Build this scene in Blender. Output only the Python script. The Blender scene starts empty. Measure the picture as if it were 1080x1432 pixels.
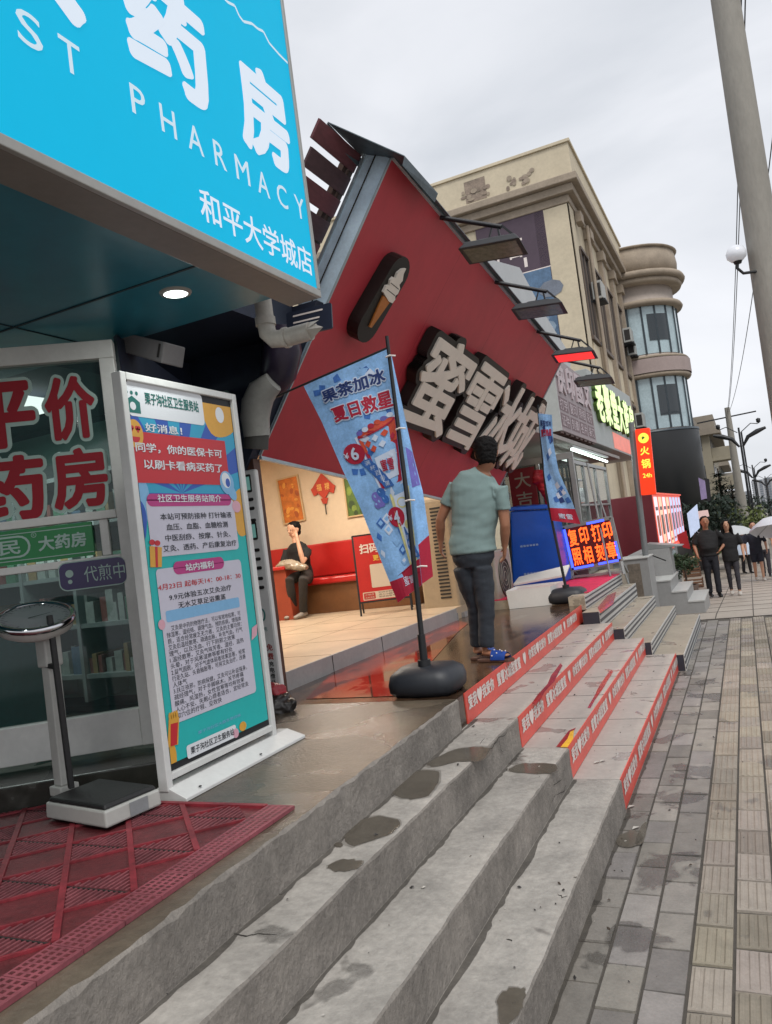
import bpy, bmesh, math, random
from mathutils import Vector as V, Matrix
rnd = random.Random(7)
SC = bpy.context.scene
COL = SC.collection
# ------------------------------------------------------------------ camera
F = 1080.0; CX, CY = 540.0, 716.0          # focal length and centre in photograph pixels
HC = 1.65                                  # eye height over the pavement
CAMP = V((0, 0, HC))
_y = V((500.0, -18.0, F)).normalized()     # street direction (+Y) seen by the lens
_c = (0.13 * 500.0 - 18.0) / F
_u = V((-0.13, -1.0, _c)).normalized(); _u = (_u - _y * _u.dot(_y)).normalized()
_x = _y.cross(_u)
RW = Matrix((_x, _y, _u))                  # lens -> world
cam = bpy.data.cameras.new('camera'); co = bpy.data.objects.new('camera', cam); COL.objects.link(co)
ex, ey, ez = RW @ V((1, 0, 0)), RW @ V((0, -1, 0)), RW @ V((0, 0, -1))
co.matrix_world = Matrix(((ex.x, ey.x, ez.x, 0), (ex.y, ey.y, ez.y, 0), (ex.z, ey.z, ez.z, HC), (0, 0, 0, 1)))
cam.sensor_fit = 'HORIZONTAL'; cam.sensor_width = 36; cam.lens = 36.0
cam.clip_start = 0.05; cam.clip_end = 3000
SC.camera = co
# ------------------------------------------------------------------ sky, sun, exposure
SUN_EL, SUN_AZ = math.radians(55), math.radians(120)
w = bpy.data.worlds.new('World'); SC.world = w; w.use_nodes = True
nt = w.node_tree; nt.nodes.clear()
def wn(t, **k):
    n = nt.nodes.new(t)
    for a, b in k.items(): setattr(n, a, b)
    return n
out = wn('ShaderNodeOutputWorld'); bg = wn('ShaderNodeBackground')
sky = wn('ShaderNodeTexSky', sky_type='NISHITA', sun_disc=False, sun_elevation=SUN_EL, sun_rotation=SUN_AZ, air_density=1.0, dust_density=3.0)
tc = wn('ShaderNodeTexCoord'); mp = wn('ShaderNodeMapping'); mp.inputs['Scale'].default_value = (1.0, 1.0, 2.6)
nz = wn('ShaderNodeTexNoise'); nz.inputs['Scale'].default_value = 1.7; nz.inputs['Detail'].default_value = 7; nz.inputs['Roughness'].default_value = 0.5
nz.inputs['Distortion'].default_value = 0.6
cr = wn('ShaderNodeValToRGB')
cr.color_ramp.elements[0].position = 0.34; cr.color_ramp.elements[0].color = (5.3, 5.55, 5.95, 1)
cr.color_ramp.elements[1].position = 0.66; cr.color_ramp.elements[1].color = (7.5, 7.6, 7.95, 1)
mx = wn('ShaderNodeMix', data_type='RGBA'); mx.inputs['Factor'].default_value = 0.93
L = nt.links.new
L(tc.outputs['Generated'], mp.inputs['Vector']); L(mp.outputs['Vector'], nz.inputs['Vector']); L(nz.outputs['Fac'], cr.inputs['Fac'])
L(sky.outputs['Color'], mx.inputs['A']); L(cr.outputs['Color'], mx.inputs['B']); L(mx.outputs['Result'], bg.inputs['Color'])
bg.inputs['Strength'].default_value = 0.080
L(bg.outputs['Background'], out.inputs['Surface'])
sl = bpy.data.lights.new('sun', 'SUN'); so = bpy.data.objects.new('sun', sl); COL.objects.link(so)
sl.energy = 1.3; sl.angle = math.radians(25); sl.color = (1.0, 0.97, 0.93)
so.rotation_euler = (math.radians(35), 0, math.radians(30))
SC.view_settings.view_transform = 'Standard'; SC.view_settings.look = 'None'
SC.view_settings.exposure = 0.72; SC.view_settings.gamma = 1.0
SC.cycles.max_bounces = 6; SC.cycles.use_denoising = True
# ------------------------------------------------------------------ measuring: photograph pixel -> point on a real plane
def ray(px, py): return RW @ V((px - CX, py - CY, F))
def PZ(px, py, z): r = ray(px, py); return CAMP + r * ((z - HC) / r.z)
def PX(px, py, x): r = ray(px, py); return CAMP + r * (x / r.x)
def PY(px, py, y): r = ray(px, py); return CAMP + r * (y / r.y)
def PP(px, py, o, n): r = ray(px, py); return CAMP + r * ((V(o) - CAMP).dot(n) / r.dot(n))
def gz(y): return 0.0 if y < 12.5 else max(-0.05 * (y - 12.5), -1.6)
def PG(px, py):                            # on the (sloping) pavement
    a, b = 0.5, 400.0
    r = ray(px, py)
    for _ in range(60):
        m = (a + b) / 2; p = CAMP + r * (m / r.y)
        if p.z > gz(p.y): a = m
        else: b = m
    return CAMP + r * (a / r.y)
# ------------------------------------------------------------------ materials
MATS = {}
def lin(c):
    if isinstance(c, str):
        c = [int(c[i:i + 2], 16) / 255 for i in (0, 2, 4)]
        return tuple(x / 12.92 if x <= 0.04045 else ((x + 0.055) / 1.055) ** 2.4 for x in c)
    return tuple(c)
def M(name, col, rough=0.6, var=0.12, scale=6.0, bump=0.0, bscale=40.0, metal=0.0, spec=0.5, emit=None, es=1.0, alpha=1.0, trans=0.0, attr=None, wet=None, stretch=(1, 1, 1), coat=0.0):
    if name in MATS: return MATS[name]
    m = bpy.data.materials.new(name); m.use_nodes = True; MATS[name] = m
    t = m.node_tree; b = t.nodes['Principled BSDF']
    col = lin(col)
    N = t.nodes.new
    b.inputs['Roughness'].default_value = rough; b.inputs['Metallic'].default_value = metal
    b.inputs['Specular IOR Level'].default_value = spec; b.inputs['Alpha'].default_value = alpha
    b.inputs['Transmission Weight'].default_value = trans
    b.inputs['Coat Weight'].default_value = coat
    geo = N('ShaderNodeNewGeometry'); mpg = N('ShaderNodeMapping'); mpg.inputs['Scale'].default_value = stretch
    t.links.new(geo.outputs['Position'], mpg.inputs['Vector'])
    def noise(sc, det=5, ro=0.6, dist=0.0):
        n = N('ShaderNodeTexNoise'); n.inputs['Scale'].default_value = sc; n.inputs['Detail'].default_value = det
        n.inputs['Roughness'].default_value = ro; n.inputs['Distortion'].default_value = dist
        t.links.new(mpg.outputs['Vector'], n.inputs['Vector']); return n
    cur = None
    if attr:
        a = N('ShaderNodeAttribute'); a.attribute_name = attr; cur = a.outputs['Color']
    if var and scale < 60:
        n2 = noise(scale * 8, 4, 0.7); r2 = N('ShaderNodeMapRange'); r2.inputs['From Min'].default_value = 0.3; r2.inputs['From Max'].default_value = 0.7
        r2.inputs['To Min'].default_value = 1 - var * .55; r2.inputs['To Max'].default_value = 1 + var * .45
        t.links.new(n2.outputs['Fac'], r2.inputs['Value']); mu2 = N('ShaderNodeMix'); mu2.data_type = 'RGBA'; mu2.blend_type = 'MULTIPLY'; mu2.inputs['Factor'].default_value = 1
        if cur: t.links.new(cur, mu2.inputs['A'])
        else: mu2.inputs['A'].default_value = (*col, 1)
        t.links.new(r2.outputs['Result'], mu2.inputs['B']); cur = mu2.outputs['Result']
    if var:
        n = noise(scale); r = N('ShaderNodeMapRange'); r.inputs['From Min'].default_value = 0.28; r.inputs['From Max'].default_value = 0.72
        r.inputs['To Min'].default_value = 1 - var; r.inputs['To Max'].default_value = 1 + var
        t.links.new(n.outputs['Fac'], r.inputs['Value'])
        mu = N('ShaderNodeMix'); mu.data_type = 'RGBA'; mu.blend_type = 'MULTIPLY'; mu.inputs['Factor'].default_value = 1
        if cur: t.links.new(cur, mu.inputs['A'])
        else: mu.inputs['A'].default_value = (*col, 1)
        t.links.new(r.outputs['Result'], mu.inputs['B']); cur = mu.outputs['Result']
    if wet:                                # (amount 0..1, scale, dark factor, wet roughness)
        n = noise(wet[1], 4, 0.55, 0.4); r = N('ShaderNodeMapRange')
        r.inputs['From Min'].default_value = 0.62 - wet[0] * 0.3; r.inputs['From Max'].default_value = 0.66 - wet[0] * 0.3
        r.interpolation_type = 'SMOOTHSTEP'
        t.links.new(n.outputs['Fac'], r.inputs['Value'])
        mu = N('ShaderNodeMix'); mu.data_type = 'RGBA'; mu.blend_type = 'MULTIPLY'
        if cur: t.links.new(cur, mu.inputs['A'])
        else: mu.inputs['A'].default_value = (*col, 1)
        mu.inputs['B'].default_value = (wet[2], wet[2], wet[2], 1); t.links.new(r.outputs['Result'], mu.inputs['Factor']); cur = mu.outputs['Result']
        rr = N('ShaderNodeMapRange'); rr.inputs['To Min'].default_value = rough; rr.inputs['To Max'].default_value = wet[3]
        t.links.new(r.outputs['Result'], rr.inputs['Value']); t.links.new(rr.outputs['Result'], b.inputs['Roughness'])
    if cur: t.links.new(cur, b.inputs['Base Color'])
    else: b.inputs['Base Color'].default_value = (*col, 1)
    if bump:
        n = noise(bscale, 6, 0.65); bp = N('ShaderNodeBump'); bp.inputs['Strength'].default_value = bump; bp.inputs['Distance'].default_value = 0.02
        t.links.new(n.outputs['Fac'], bp.inputs['Height']); t.links.new(bp.outputs['Normal'], b.inputs['Normal'])
    if emit is not None:
        b.inputs['Emission Color'].default_value = (*lin(emit), 1); b.inputs['Emission Strength'].default_value = es
    return m
# ------------------------------------------------------------------ geometry collector
_tc = {}
def glyphs(s, bold, mono=False):
    k = (s, bold)
    if k in _tc: return _tc[k]
    c = bpy.data.curves.new('lettering', 'FONT'); c.body = s; c.size = 1.0; c.offset = bold; c.fill_mode = 'BOTH'; c.resolution_u = 3
    o = bpy.data.objects.new('lettering', c); m = bpy.data.meshes.new_from_object(o)
    vs = [v.co.copy() for v in m.vertices]; fs = [tuple(p.vertices) for p in m.polygons]
    bpy.data.objects.remove(o); bpy.data.curves.remove(c); bpy.data.meshes.remove(m)
    x0 = min(v.x for v in vs); x1 = max(v.x for v in vs); y0 = min(v.y for v in vs); y1 = max(v.y for v in vs)
    _tc[k] = (vs, fs, (x0, x1, y0, y1)); return _tc[k]
class S:                                   # a surface: u right, v up, h out of it
    def __init__(s, o, r, u, warp=None):
        s.o = V(o); s.r = V(r).normalized(); s.u = V(u); s.u = (s.u - s.r * s.u.dot(s.r)).normalized(); s.n = s.r.cross(s.u); s.warp = warp
    def __call__(s, u, v, h=0.0):
        if s.warp: return s.warp(u, v, h)
        return s.o + s.r * u + s.u * v + s.n * h
    def px(s, x, y):
        p = PP(x, y, s.o, s.n) - s.o; return (p.dot(s.r), p.dot(s.u))
class G:
    def __init__(s): s.v = []; s.f = []; s.m = []; s.sm = []
    def add(s, vs, fs, m=0, smooth=False):
        b = len(s.v); s.v += [V(p) for p in vs]
        for f in fs: s.f.append(tuple(b + i for i in f)); s.m.append(m); s.sm.append(smooth)
        return s
    def box(s, x0, x1, y0, y1, z0, z1, m=0):
        p = [(x, y, z) for z in (z0, z1) for y in (y0, y1) for x in (x0, x1)]
        return s.add(p, [(0, 2, 3, 1), (4, 5, 7, 6), (0, 1, 5, 4), (1, 3, 7, 5), (3, 2, 6, 7), (2, 0, 4, 6)], m)
    def hexa(s, a, b, m=0):                # two matching quads a (bottom) and b (top)
        return s.add(list(a) + list(b), [(3, 2, 1, 0), (4, 5, 6, 7), (0, 1, 5, 4), (1, 2, 6, 5), (2, 3, 7, 6), (3, 0, 4, 7)], m)
    def bar(s, p, q, wx, wz, m=0, up=(0, 0, 1)):
        p, q = V(p), V(q); d = (q - p).normalized(); u = V(up); r = d.cross(u)
        if r.length < 1e-4: r = d.cross(V((0, 1, 0)))
        r.normalize(); u = r.cross(d)
        c = [(-1, -1), (1, -1), (1, 1), (-1, 1)]
        return s.hexa([p + r * a * wx / 2 + u * b * wz / 2 for a, b in c], [q + r * a * wx / 2 + u * b * wz / 2 for a, b in c], m)
    def quad(s, a, b, c, d, m=0): return s.add([a, b, c, d], [(0, 1, 2, 3)], m)
    def poly(s, pts, m=0): return s.add(pts, [tuple(range(len(pts)))], m)
    def prism(s, pts, vec, m=0):
        n = len(pts); vec = V(vec); a = [V(p) for p in pts]; b = [p + vec for p in a]
        return s.add(a + b, [tuple(reversed(range(n))), tuple(range(n, 2 * n))] + [(i, (i + 1) % n, n + (i + 1) % n, n + i) for i in range(n)], m)
    def tube(s, path, r, n=10, m=0, cap=True, smooth=True):
        path = [V(p) for p in path]; k = len(path); R = r if isinstance(r, (list, tuple)) else [r] * k
        vs = []; prev = None
        for i, p in enumerate(path):
            d = (path[min(i + 1, k - 1)] - path[max(i - 1, 0)]).normalized()
            if prev is None:
                a = d.cross(V((0, 0, 1)));
                if a.length < 1e-3: a = d.cross(V((1, 0, 0)))
            else: a = prev - d * prev.dot(d)
            a.normalize(); prev = a; b = d.cross(a)
            for j in range(n):
                t = 2 * math.pi * j / n; vs.append(p + (a * math.cos(t) + b * math.sin(t)) * R[i])
        fs = [(i * n + j, i * n + (j + 1) % n, (i + 1) * n + (j + 1) % n, (i + 1) * n + j) for i in range(k - 1) for j in range(n)]
        s.add(vs, fs, m, smooth)
        if cap:
            s.add(vs[:n], [tuple(reversed(range(n)))], m); s.add(vs[-n:], [tuple(range(n))], m)
        return s
    def lathe(s, prof, c=(0, 0, 0), n=24, m=0, smooth=True, ax=None, a0=0.0, a1=2 * math.pi):
        c = V(c); X, Y, Z = ax if ax else (V((1, 0, 0)), V((0, 1, 0)), V((0, 0, 1)))
        full = abs(a1 - a0 - 2 * math.pi) < 1e-6; k = n if full else n + 1
        vs = [c + (X * math.cos(t) + Y * math.sin(t)) * r + Z * z for r, z in prof for t in [a0 + (a1 - a0) * j / n for j in range(k)]]
        fs = [(i * k + j, i * k + (j + 1) % k, (i + 1) * k + (j + 1) % k, (i + 1) * k + j) for i in range(len(prof) - 1) for j in range(n)]
        return s.add(vs, fs, m, smooth)
    def ball(s, c, r, n=16, m=0, sc=(1, 1, 1)):
        c = V(c); k = n // 2
        vs = [c + V((r * sc[0] * math.sin(math.pi * i / k) * math.cos(2 * math.pi * j / n), r * sc[1] * math.sin(math.pi * i / k) * math.sin(2 * math.pi * j / n), r * sc[2] * math.cos(math.pi * i / k))) for i in range(k + 1) for j in range(n)]
        return s.add(vs, [(i * n + j, (i + 1) * n + j, (i + 1) * n + (j + 1) % n, i * n + (j + 1) % n) for i in range(k) for j in range(n)], m, True)
    # --- printing on a surface
    def rect(s, P, u0, v0, u1, v1, h=0.0, m=0, nu=1, nv=1):
        vs = [P(u0 + (u1 - u0) * i / nu, v0 + (v1 - v0) * j / nv, h) for j in range(nv + 1) for i in range(nu + 1)]
        return s.add(vs, [(j * (nu + 1) + i, j * (nu + 1) + i + 1, (j + 1) * (nu + 1) + i + 1, (j + 1) * (nu + 1) + i) for j in range(nv) for i in range(nu)], m)
    def pp(s, P, pts, h=0.0, m=0, t=0.0):
        a = [P(u, v, h) for u, v in pts]
        ar = sum(pts[i][0] * pts[(i + 1) % len(pts)][1] - pts[(i + 1) % len(pts)][0] * pts[i][1] for i in range(len(pts)))
        if ar < 0: a.reverse(); pts = pts[::-1]
        if not t: return s.poly(a, m)
        return s.prism(a, (P(*pts[0], h + t) - P(*pts[0], h)) if ar > 0 else (P(*pts[0], h + t) - P(*pts[0], h)), m)
    def rrect(s, P, u0, v0, u1, v1, r, h=0.0, m=0, t=0.0):
        pts = []
        for cx, cy, a in ((u1 - r, v1 - r, 0), (u0 + r, v1 - r, 90), (u0 + r, v0 + r, 180), (u1 - r, v0 + r, 270)):
            for k in range(5):
                t_ = math.radians(a + k * 22.5); pts.append((cx + r * math.cos(t_), cy + r * math.sin(t_)))
        return s.pp(P, pts, h, m, t)
    def disc(s, P, cu, cv, ru, rv=None, h=0.0, m=0, n=20, t=0.0, rot=0.0):
        rv = rv or ru; c_, s_ = math.cos(rot), math.sin(rot)
        return s.pp(P, [(cu + ru * math.cos(2 * math.pi * k / n) * c_ - rv * math.sin(2 * math.pi * k / n) * s_, cv + ru * math.cos(2 * math.pi * k / n) * s_ + rv * math.sin(2 * math.pi * k / n) * c_) for k in range(n)], h, m, t)
    def text(s, P, txt, u0, v0, u1=None, v1=None, h=0.001, m=0, bold=0.0, t=0.0, shear=0.0, rot=0.0):
        """ink box from (u0,v0) to (u1,v1); leave u1 out to keep the proportions"""
        vs, fs, (x0, x1, y0, y1) = glyphs(txt, min(bold, 0.0))
        b = max(bold, 0.0); x0 -= b; x1 += b; y0 -= b; y1 += b      # heavier strokes: the glyph is laid several times round a small circle
        if v1 is None: sx = sy = (u1 - u0) / (x1 - x0)
        else:
            sy = (v1 - v0) / (y1 - y0); sx = sy if u1 is None else (u1 - u0) / (x1 - x0)
        cs, sn = math.cos(rot), math.sin(rot)
        offs = [(0, 0)]
        if b:
            n_ = 10 if b < .018 else 26
            offs += [(b * math.cos(2 * math.pi * k / n_), b * math.sin(2 * math.pi * k / n_)) for k in range(n_)]
            if b > .07: offs += [(b * .5 * math.cos(2 * math.pi * k / 8), b * .5 * math.sin(2 * math.pi * k / 8)) for k in range(8)]
        ed = {}
        if t:
            for f in fs:
                for i in range(len(f)): ed[(f[i], f[(i + 1) % len(f)])] = 1
        n = len(vs); sides = [(a, c, c + n, a + n) for a, c in ed if (c, a) not in ed]
        for k, (ox, oy) in enumerate(offs):
            q = [((v.x + ox - x0) * sx, (v.y + oy - y0) * sy) for v in vs]
            q = [(u0 + a * cs - c * sn + shear * c, v0 + a * sn + c * cs) for a, c in q]
            e = k * .00005
            s.add([P(a, c, h + t + e) for a, c in q], fs, m)
            if t: s.add([P(a, c, h) for a, c in q] + [P(a, c, h + t + e) for a, c in q], sides, m)
        return s
    def obj(s, name, mats, parent=None, bevel=0.0, label=None, kind=None):
        me = bpy.data.meshes.new(name); me.from_pydata(s.v, [], s.f)
        for x in (mats if isinstance(mats, (list, tuple)) else [mats]): me.materials.append(x)
        me.polygons.foreach_set('material_index', s.m); me.polygons.foreach_set('use_smooth', s.sm); me.update()
        return link(name, me, parent, bevel, label, kind)
def link(name, me, parent=None, bevel=0.0, label=None, kind=None):
    o = bpy.data.objects.new(name, me); COL.objects.link(o)
    if parent:
        o.parent = parent
        if parent.type == 'EMPTY' and parent.location.length > 0: o.matrix_parent_inverse = Matrix.Translation(-parent.location)
    if bevel:
        b = o.modifiers.new('bevel', 'BEVEL'); b.width = bevel; b.segments = 2; b.limit_method = 'ANGLE'; b.angle_limit = math.radians(40)
    if label: o['label'] = label
    if kind: o['kind'] = kind
    return o
def tag(o, label, cat, group=None):
    o['label'] = label; o['category'] = cat
    if group: o['group'] = group
    return o
def thing(name, label, cat, loc=(0, 0, 0), group=None):
    o = bpy.data.objects.new(name, None); COL.objects.link(o); o.location = loc; o.empty_display_size = 0.1
    return tag(o, label, cat, group)
def dup(o, loc=None, rotz=0.0, label=None, parent=None, scale=1.0):
    c = o.copy(); COL.objects.link(c)
    if parent: c.parent = parent
    if loc is not None: c.location = loc; c.rotation_euler = (0, 0, rotz); c.scale = (scale,) * 3
    if label: c['label'] = label
    for ch in list(o.children): dup(ch, parent=c)
    return c
def setkind(o): o['kind'] = 'structure'; return o
def paint(o, name, fn):                    # a colour per face
    me = o.data; at = me.color_attributes.new(name, 'FLOAT_COLOR', 'CORNER')
    for p in me.polygons:
        c = fn(p)
        for li in p.loop_indices: at.data[li].color = (*c, 1)
# --- soft bodies: lofted rings fused into one skin by a voxel remesh
def fuse(name, g, mats, parent, vox=0.012, smooth=4, pick=None, wr=0.0, wscale=6.0):
    me = bpy.data.meshes.new(name); me.from_pydata(g.v, [], g.f); me.update()
    o = bpy.data.objects.new(name, me); COL.objects.link(o)
    r = o.modifiers.new('r', 'REMESH'); r.mode = 'VOXEL'; r.voxel_size = vox
    if smooth:
        sm = o.modifiers.new('s', 'SMOOTH'); sm.factor = 0.5; sm.iterations = smooth
    dg = bpy.context.evaluated_depsgraph_get(); dg.update()
    nm = bpy.data.meshes.new_from_object(o.evaluated_get(dg)); bpy.data.objects.remove(o); bpy.data.meshes.remove(me)
    nm.name = name; nm.materials.clear()
    for x in (mats if isinstance(mats, (list, tuple)) else [mats]): nm.materials.append(x)
    if wr:
        from mathutils import noise as nz_
        nm.update()
        nrm = [v.normal.copy() for v in nm.vertices]
        for v, n_ in zip(nm.vertices, nrm):
            p = v.co
            v.co = p + n_ * wr * (nz_.noise(V((p.x * wscale, p.y * wscale, p.z * wscale * 1.7))) + 0.6 * nz_.noise(V((p.x * wscale * 2 + 5, p.y * wscale * 2, p.z * wscale * 4))))
    for p in nm.polygons:
        p.use_smooth = True
        p.material_index = pick(p.center) if pick else 0
    nm.update()
    return link(name, nm, parent)
def limb(g, pts, n=14):
    """pts: (centre, half width, half depth) with optional width axis; closed ends"""
    k = len(pts); C = [V(p[0]) for p in pts]; vs = []
    for i in range(k):
        d = (C[min(i + 1, k - 1)] - C[max(i - 1, 0)]).normalized()
        ax = V(pts[i][3]) if len(pts[i]) > 3 else V((1, 0, 0))
        a = ax - d * ax.dot(d)
        if a.length < 0.05: a = V((0, 1, 0)) - d * d.y
        a.normalize(); b = d.cross(a)
        for j in range(n):
            t = 2 * math.pi * j / n; vs.append(C[i] + a * math.cos(t) * pts[i][1] + b * math.sin(t) * pts[i][2])
    fs = [(i * n + j, i * n + (j + 1) % n, (i + 1) * n + (j + 1) % n, (i + 1) * n + j) for i in range(k - 1) for j in range(n)]
    g.add(vs, fs + [tuple(reversed(range(n))), tuple(range((k - 1) * n, k * n))])
    return g
# ================================================================== GROUND
P0 = 0.72                                   # height of the shop platform
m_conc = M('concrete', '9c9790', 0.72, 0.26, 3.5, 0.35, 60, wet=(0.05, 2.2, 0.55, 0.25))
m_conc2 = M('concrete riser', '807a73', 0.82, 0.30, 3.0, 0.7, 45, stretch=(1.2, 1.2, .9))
m_plat = M('damp concrete', '5f5548', 0.34, 0.32, 2.6, 0.2, 60, wet=(0.5, 1.1, 0.80, 0.2))
m_joint = M('joint dirt', '4b4640', 0.9, 0.2, 20)
m_gp = M('grey paver', (0.3, 0.3, 0.3), 0.6, 0.16, 9, 0.25, 90, attr='tint', wet=(0.20, 2.6, 0.52, 0.22))
m_bp = M('tactile paver', (0.4, 0.33, 0.25), 0.72, 0.14, 9, 0.25, 90, attr='tint', wet=(0.02, 2.9, 0.62, 0.3))
m_pave = M('plain paving', '9d9388', 0.6, 0.12, 1.2, 0.2, 30, wet=(0.10, 0.8, 0.8, 0.3))
m_earth = M('ground', '7c776d', 0.9, 0.15, 0.3)
m_asph = M('asphalt', '4a4a4b', 0.8, 0.15, 1.5, 0.3, 60)
m_white = M('white paint', 'c9c8c4', 0.5, 0.08, 4)

g = G()
ys = [-12, 0, 6, 12.5, 20, 28, 36, 44.5, 70, 120, 250, 900]; xs = [-400, -60, -12, -2, 3.4, 12, 60, 400]
g.add([(x, y, gz(y) - 0.022 - (0.0 if x <= 3.4 else 0.12)) for y in ys for x in xs], [(j * 8 + i, j * 8 + i + 1, j * 8 + i + 9, j * 8 + i + 8) for j in range(len(ys) - 1) for i in range(7)])
setkind(g.obj('ground', m_earth))
g = G()
ys2 = [y for y in ys if y <= 250]
g.add([(x, y, gz(y) - 0.135) for y in ys2 for x in (3.55, 11.0)], [(2 * j, 2 * j + 1, 2 * j + 3, 2 * j + 2) for j in range(len(ys2) - 1)])
setkind(g.obj('road', m_asph))
g = G()
for a, b in zip(ys2[:-1], ys2[1:]):
    g.hexa([(3.4, a, gz(a) - .2), (3.55, a, gz(a) - .2), (3.55, b, gz(b) - .2), (3.4, b, gz(b) - .2)], [(3.4, a, gz(a) + .004), (3.55, a, gz(a) + .004), (3.55, b, gz(b) + .004), (3.4, b, gz(b) + .004)])
setkind(g.obj('kerb', m_conc))
# paving stones near by: every stone its own chamfered face, slightly uneven
g = G(); tint = []
W_, L_ = 0.1465, 0.28
for c in range(-1, 29):
    x0 = -0.842 + (c) * W_ if c < 3 else -0.4015 + (c - 3) * W_
    beige = 3 <= c < 11
    off = (c % 2) * 0.14 + (0.05 if beige else 0)
    r = -14
    while True:
        y0 = r * L_ + off; r += 1
        if y0 > 11.7: break
        ga = 0.0035; dz = rnd.uniform(-0.0038, 0.0030); tx, ty = rnd.uniform(-.0016, .0016), rnd.uniform(-.0016, .0016)
        xa, xb, ya, yb = x0 + ga, x0 + W_ - ga, y0 + ga, y0 + L_ - ga; ch = 0.003
        n0 = len(g.f)
        lo = [(xa, ya, -.02), (xb, ya, -.02), (xb, yb, -.02), (xa, yb, -.02)]
        hi = [(xa + ch, ya + ch, dz - tx - ty), (xb - ch, ya + ch, dz + tx - ty), (xb - ch, yb - ch, dz + tx + ty), (xa + ch, yb - ch, dz - tx + ty)]
        g.add(lo + hi, [(4, 5, 6, 7), (0, 1, 5, 4), (1, 2, 6, 5), (2, 3, 7, 6), (3, 0, 4, 7)], 1 if beige else 0)
        if beige:
            for k in range(4):
                u = xa + 0.012 + k * 0.0325; z = dz + 0.0005
                g.add([(u, ya + .012, z), (u + .02, ya + .012, z), (u + .02, yb - .012, z), (u, yb - .012, z), (u + .005, ya + .018, z + .0045), (u + .015, ya + .018, z + .0045), (u + .015, yb - .018, z + .0045), (u + .005, yb - .018, z + .0045)],
                      [(4, 5, 6, 7), (0, 1, 5, 4), (1, 2, 6, 5), (2, 3, 7, 6), (3, 0, 4, 7)], 1)
        q = rnd.uniform(0.72, 1.18)
        if beige: t = (0.290 * q, 0.250 * q * rnd.uniform(.98, 1.02), 0.210 * q * rnd.uniform(.9, 1.03))
        else: t = (0.235 * q, 0.215 * q, 0.195 * q * rnd.uniform(.95, 1.04))
        tint += [t] * (len(g.f) - n0)
o = setkind(g.obj('pavement', [m_gp, m_bp]))
it = iter(tint); paint(o, 'tint', lambda p: tint[p.index])
g = G().box(-0.85, 3.4, -4.2, 12.0, -0.021, -0.0075)
setkind(g.obj('pavement', m_joint))
g = G()
for a, b in zip((12.0, 12.5, 16, 20, 28, 36), (12.5, 16, 20, 28, 36, 44.5)):
    g.hexa([(-3.2, a, gz(a) - .02), (3.4, a, gz(a) - .02), (3.4, b, gz(b) - .02), (-3.2, b, gz(b) - .02)], [(-3.2, a, gz(a) - .001), (3.4, a, gz(a) - .001), (3.4, b, gz(b) - .001), (-3.2, b, gz(b) - .001)])
for k in range(34):
    y = 12.0 + k * 0.9; g.box(-3.0, 3.3, y, y + 0.02, gz(y) - .006, gz(y + .01) + .0022, 1)
for k in range(8):
    x = -0.6 + k * .5
    for a, b in zip((12.0, 12.5, 28), (12.5, 28, 44.5)): g.hexa([(x, a, gz(a) - .006), (x + .014, a, gz(a) - .006), (x + .014, b, gz(b) - .006), (x, b, gz(b) - .006)], [(x, a, gz(a) + .0015), (x + .014, a, gz(a) + .0015), (x + .014, b, gz(b) + .0015), (x, b, gz(b) + .0015)], 1)
setkind(g.obj('pavement', [m_pave, m_joint]))

# ================================================================== CONCRETE STEPS IN FRONT OF THE PHARMACY
from mathutils import noise as NZ
def edge(y, k):                              # outer edge of step k (0 = platform)
    return (-1.515 - 0.029 * y, -1.372 - .001 * y, -1.095 - .001 * y, -0.826)[k]
def cast(name, k, xin, ytop, ybot, parent, mat, rag, y0=-4.0):
    g = G(); zt = P0 - 0.18 * k; zb = zt - 0.18 - (0.0 if k < 3 else 0.03)
    n = int((ytop - y0) / 0.045); rows = []
    for i in range(n + 1):
        y = y0 + (ytop - y0) * i / n; xe = edge(y, k)
        d = rag * (0.7 * NZ.noise(V((y * 2.3, k * 7.1, 0))) + NZ.noise(V((y * 9, k * 3.3, 4))) * .6)
        e = abs(rag * 1.2 * NZ.noise(V((y * 14, k, 9)))) + 0.006
        x2 = xe + min(d, 0.004)
        f2 = 0.004 * NZ.noise(V((y * 6, k, 3)))
        rows.append([(xin(y), y, zt), (x2 - 0.05, y, zt), (x2 - e, y, zt - .001), (x2, y, zt - e), (xe + f2, y, (zt + zb) / 2), (xe + 0.002, y, zb)])
    w = 6
    g.add([p for r in rows for p in r], [(i * w + j, i * w + j + 1, (i + 1) * w + j + 1, (i + 1) * w + j) for i in range(n) for j in range(w - 1)])
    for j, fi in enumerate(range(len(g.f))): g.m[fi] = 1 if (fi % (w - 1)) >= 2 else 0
    e1 = rows[-1] + [(xin(ytop), ytop, zb)]; g.poly(list(reversed(e1)), 1)
    return g.obj(name, mat, parent)
steps = thing('concrete_steps', 'bare grey cracked concrete steps below the pharmacy, with dark wet patches', 'steps', (-1.2, 2, 0))
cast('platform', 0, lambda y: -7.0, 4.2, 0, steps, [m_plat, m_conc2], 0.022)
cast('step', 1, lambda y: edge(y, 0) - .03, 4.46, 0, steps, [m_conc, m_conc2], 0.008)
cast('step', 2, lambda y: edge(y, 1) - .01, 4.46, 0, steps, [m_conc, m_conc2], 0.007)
cast('step', 3, lambda y: edge(y, 2) - .01, 4.46, 0, steps, [m_conc, m_conc2], 0.006)
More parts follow.
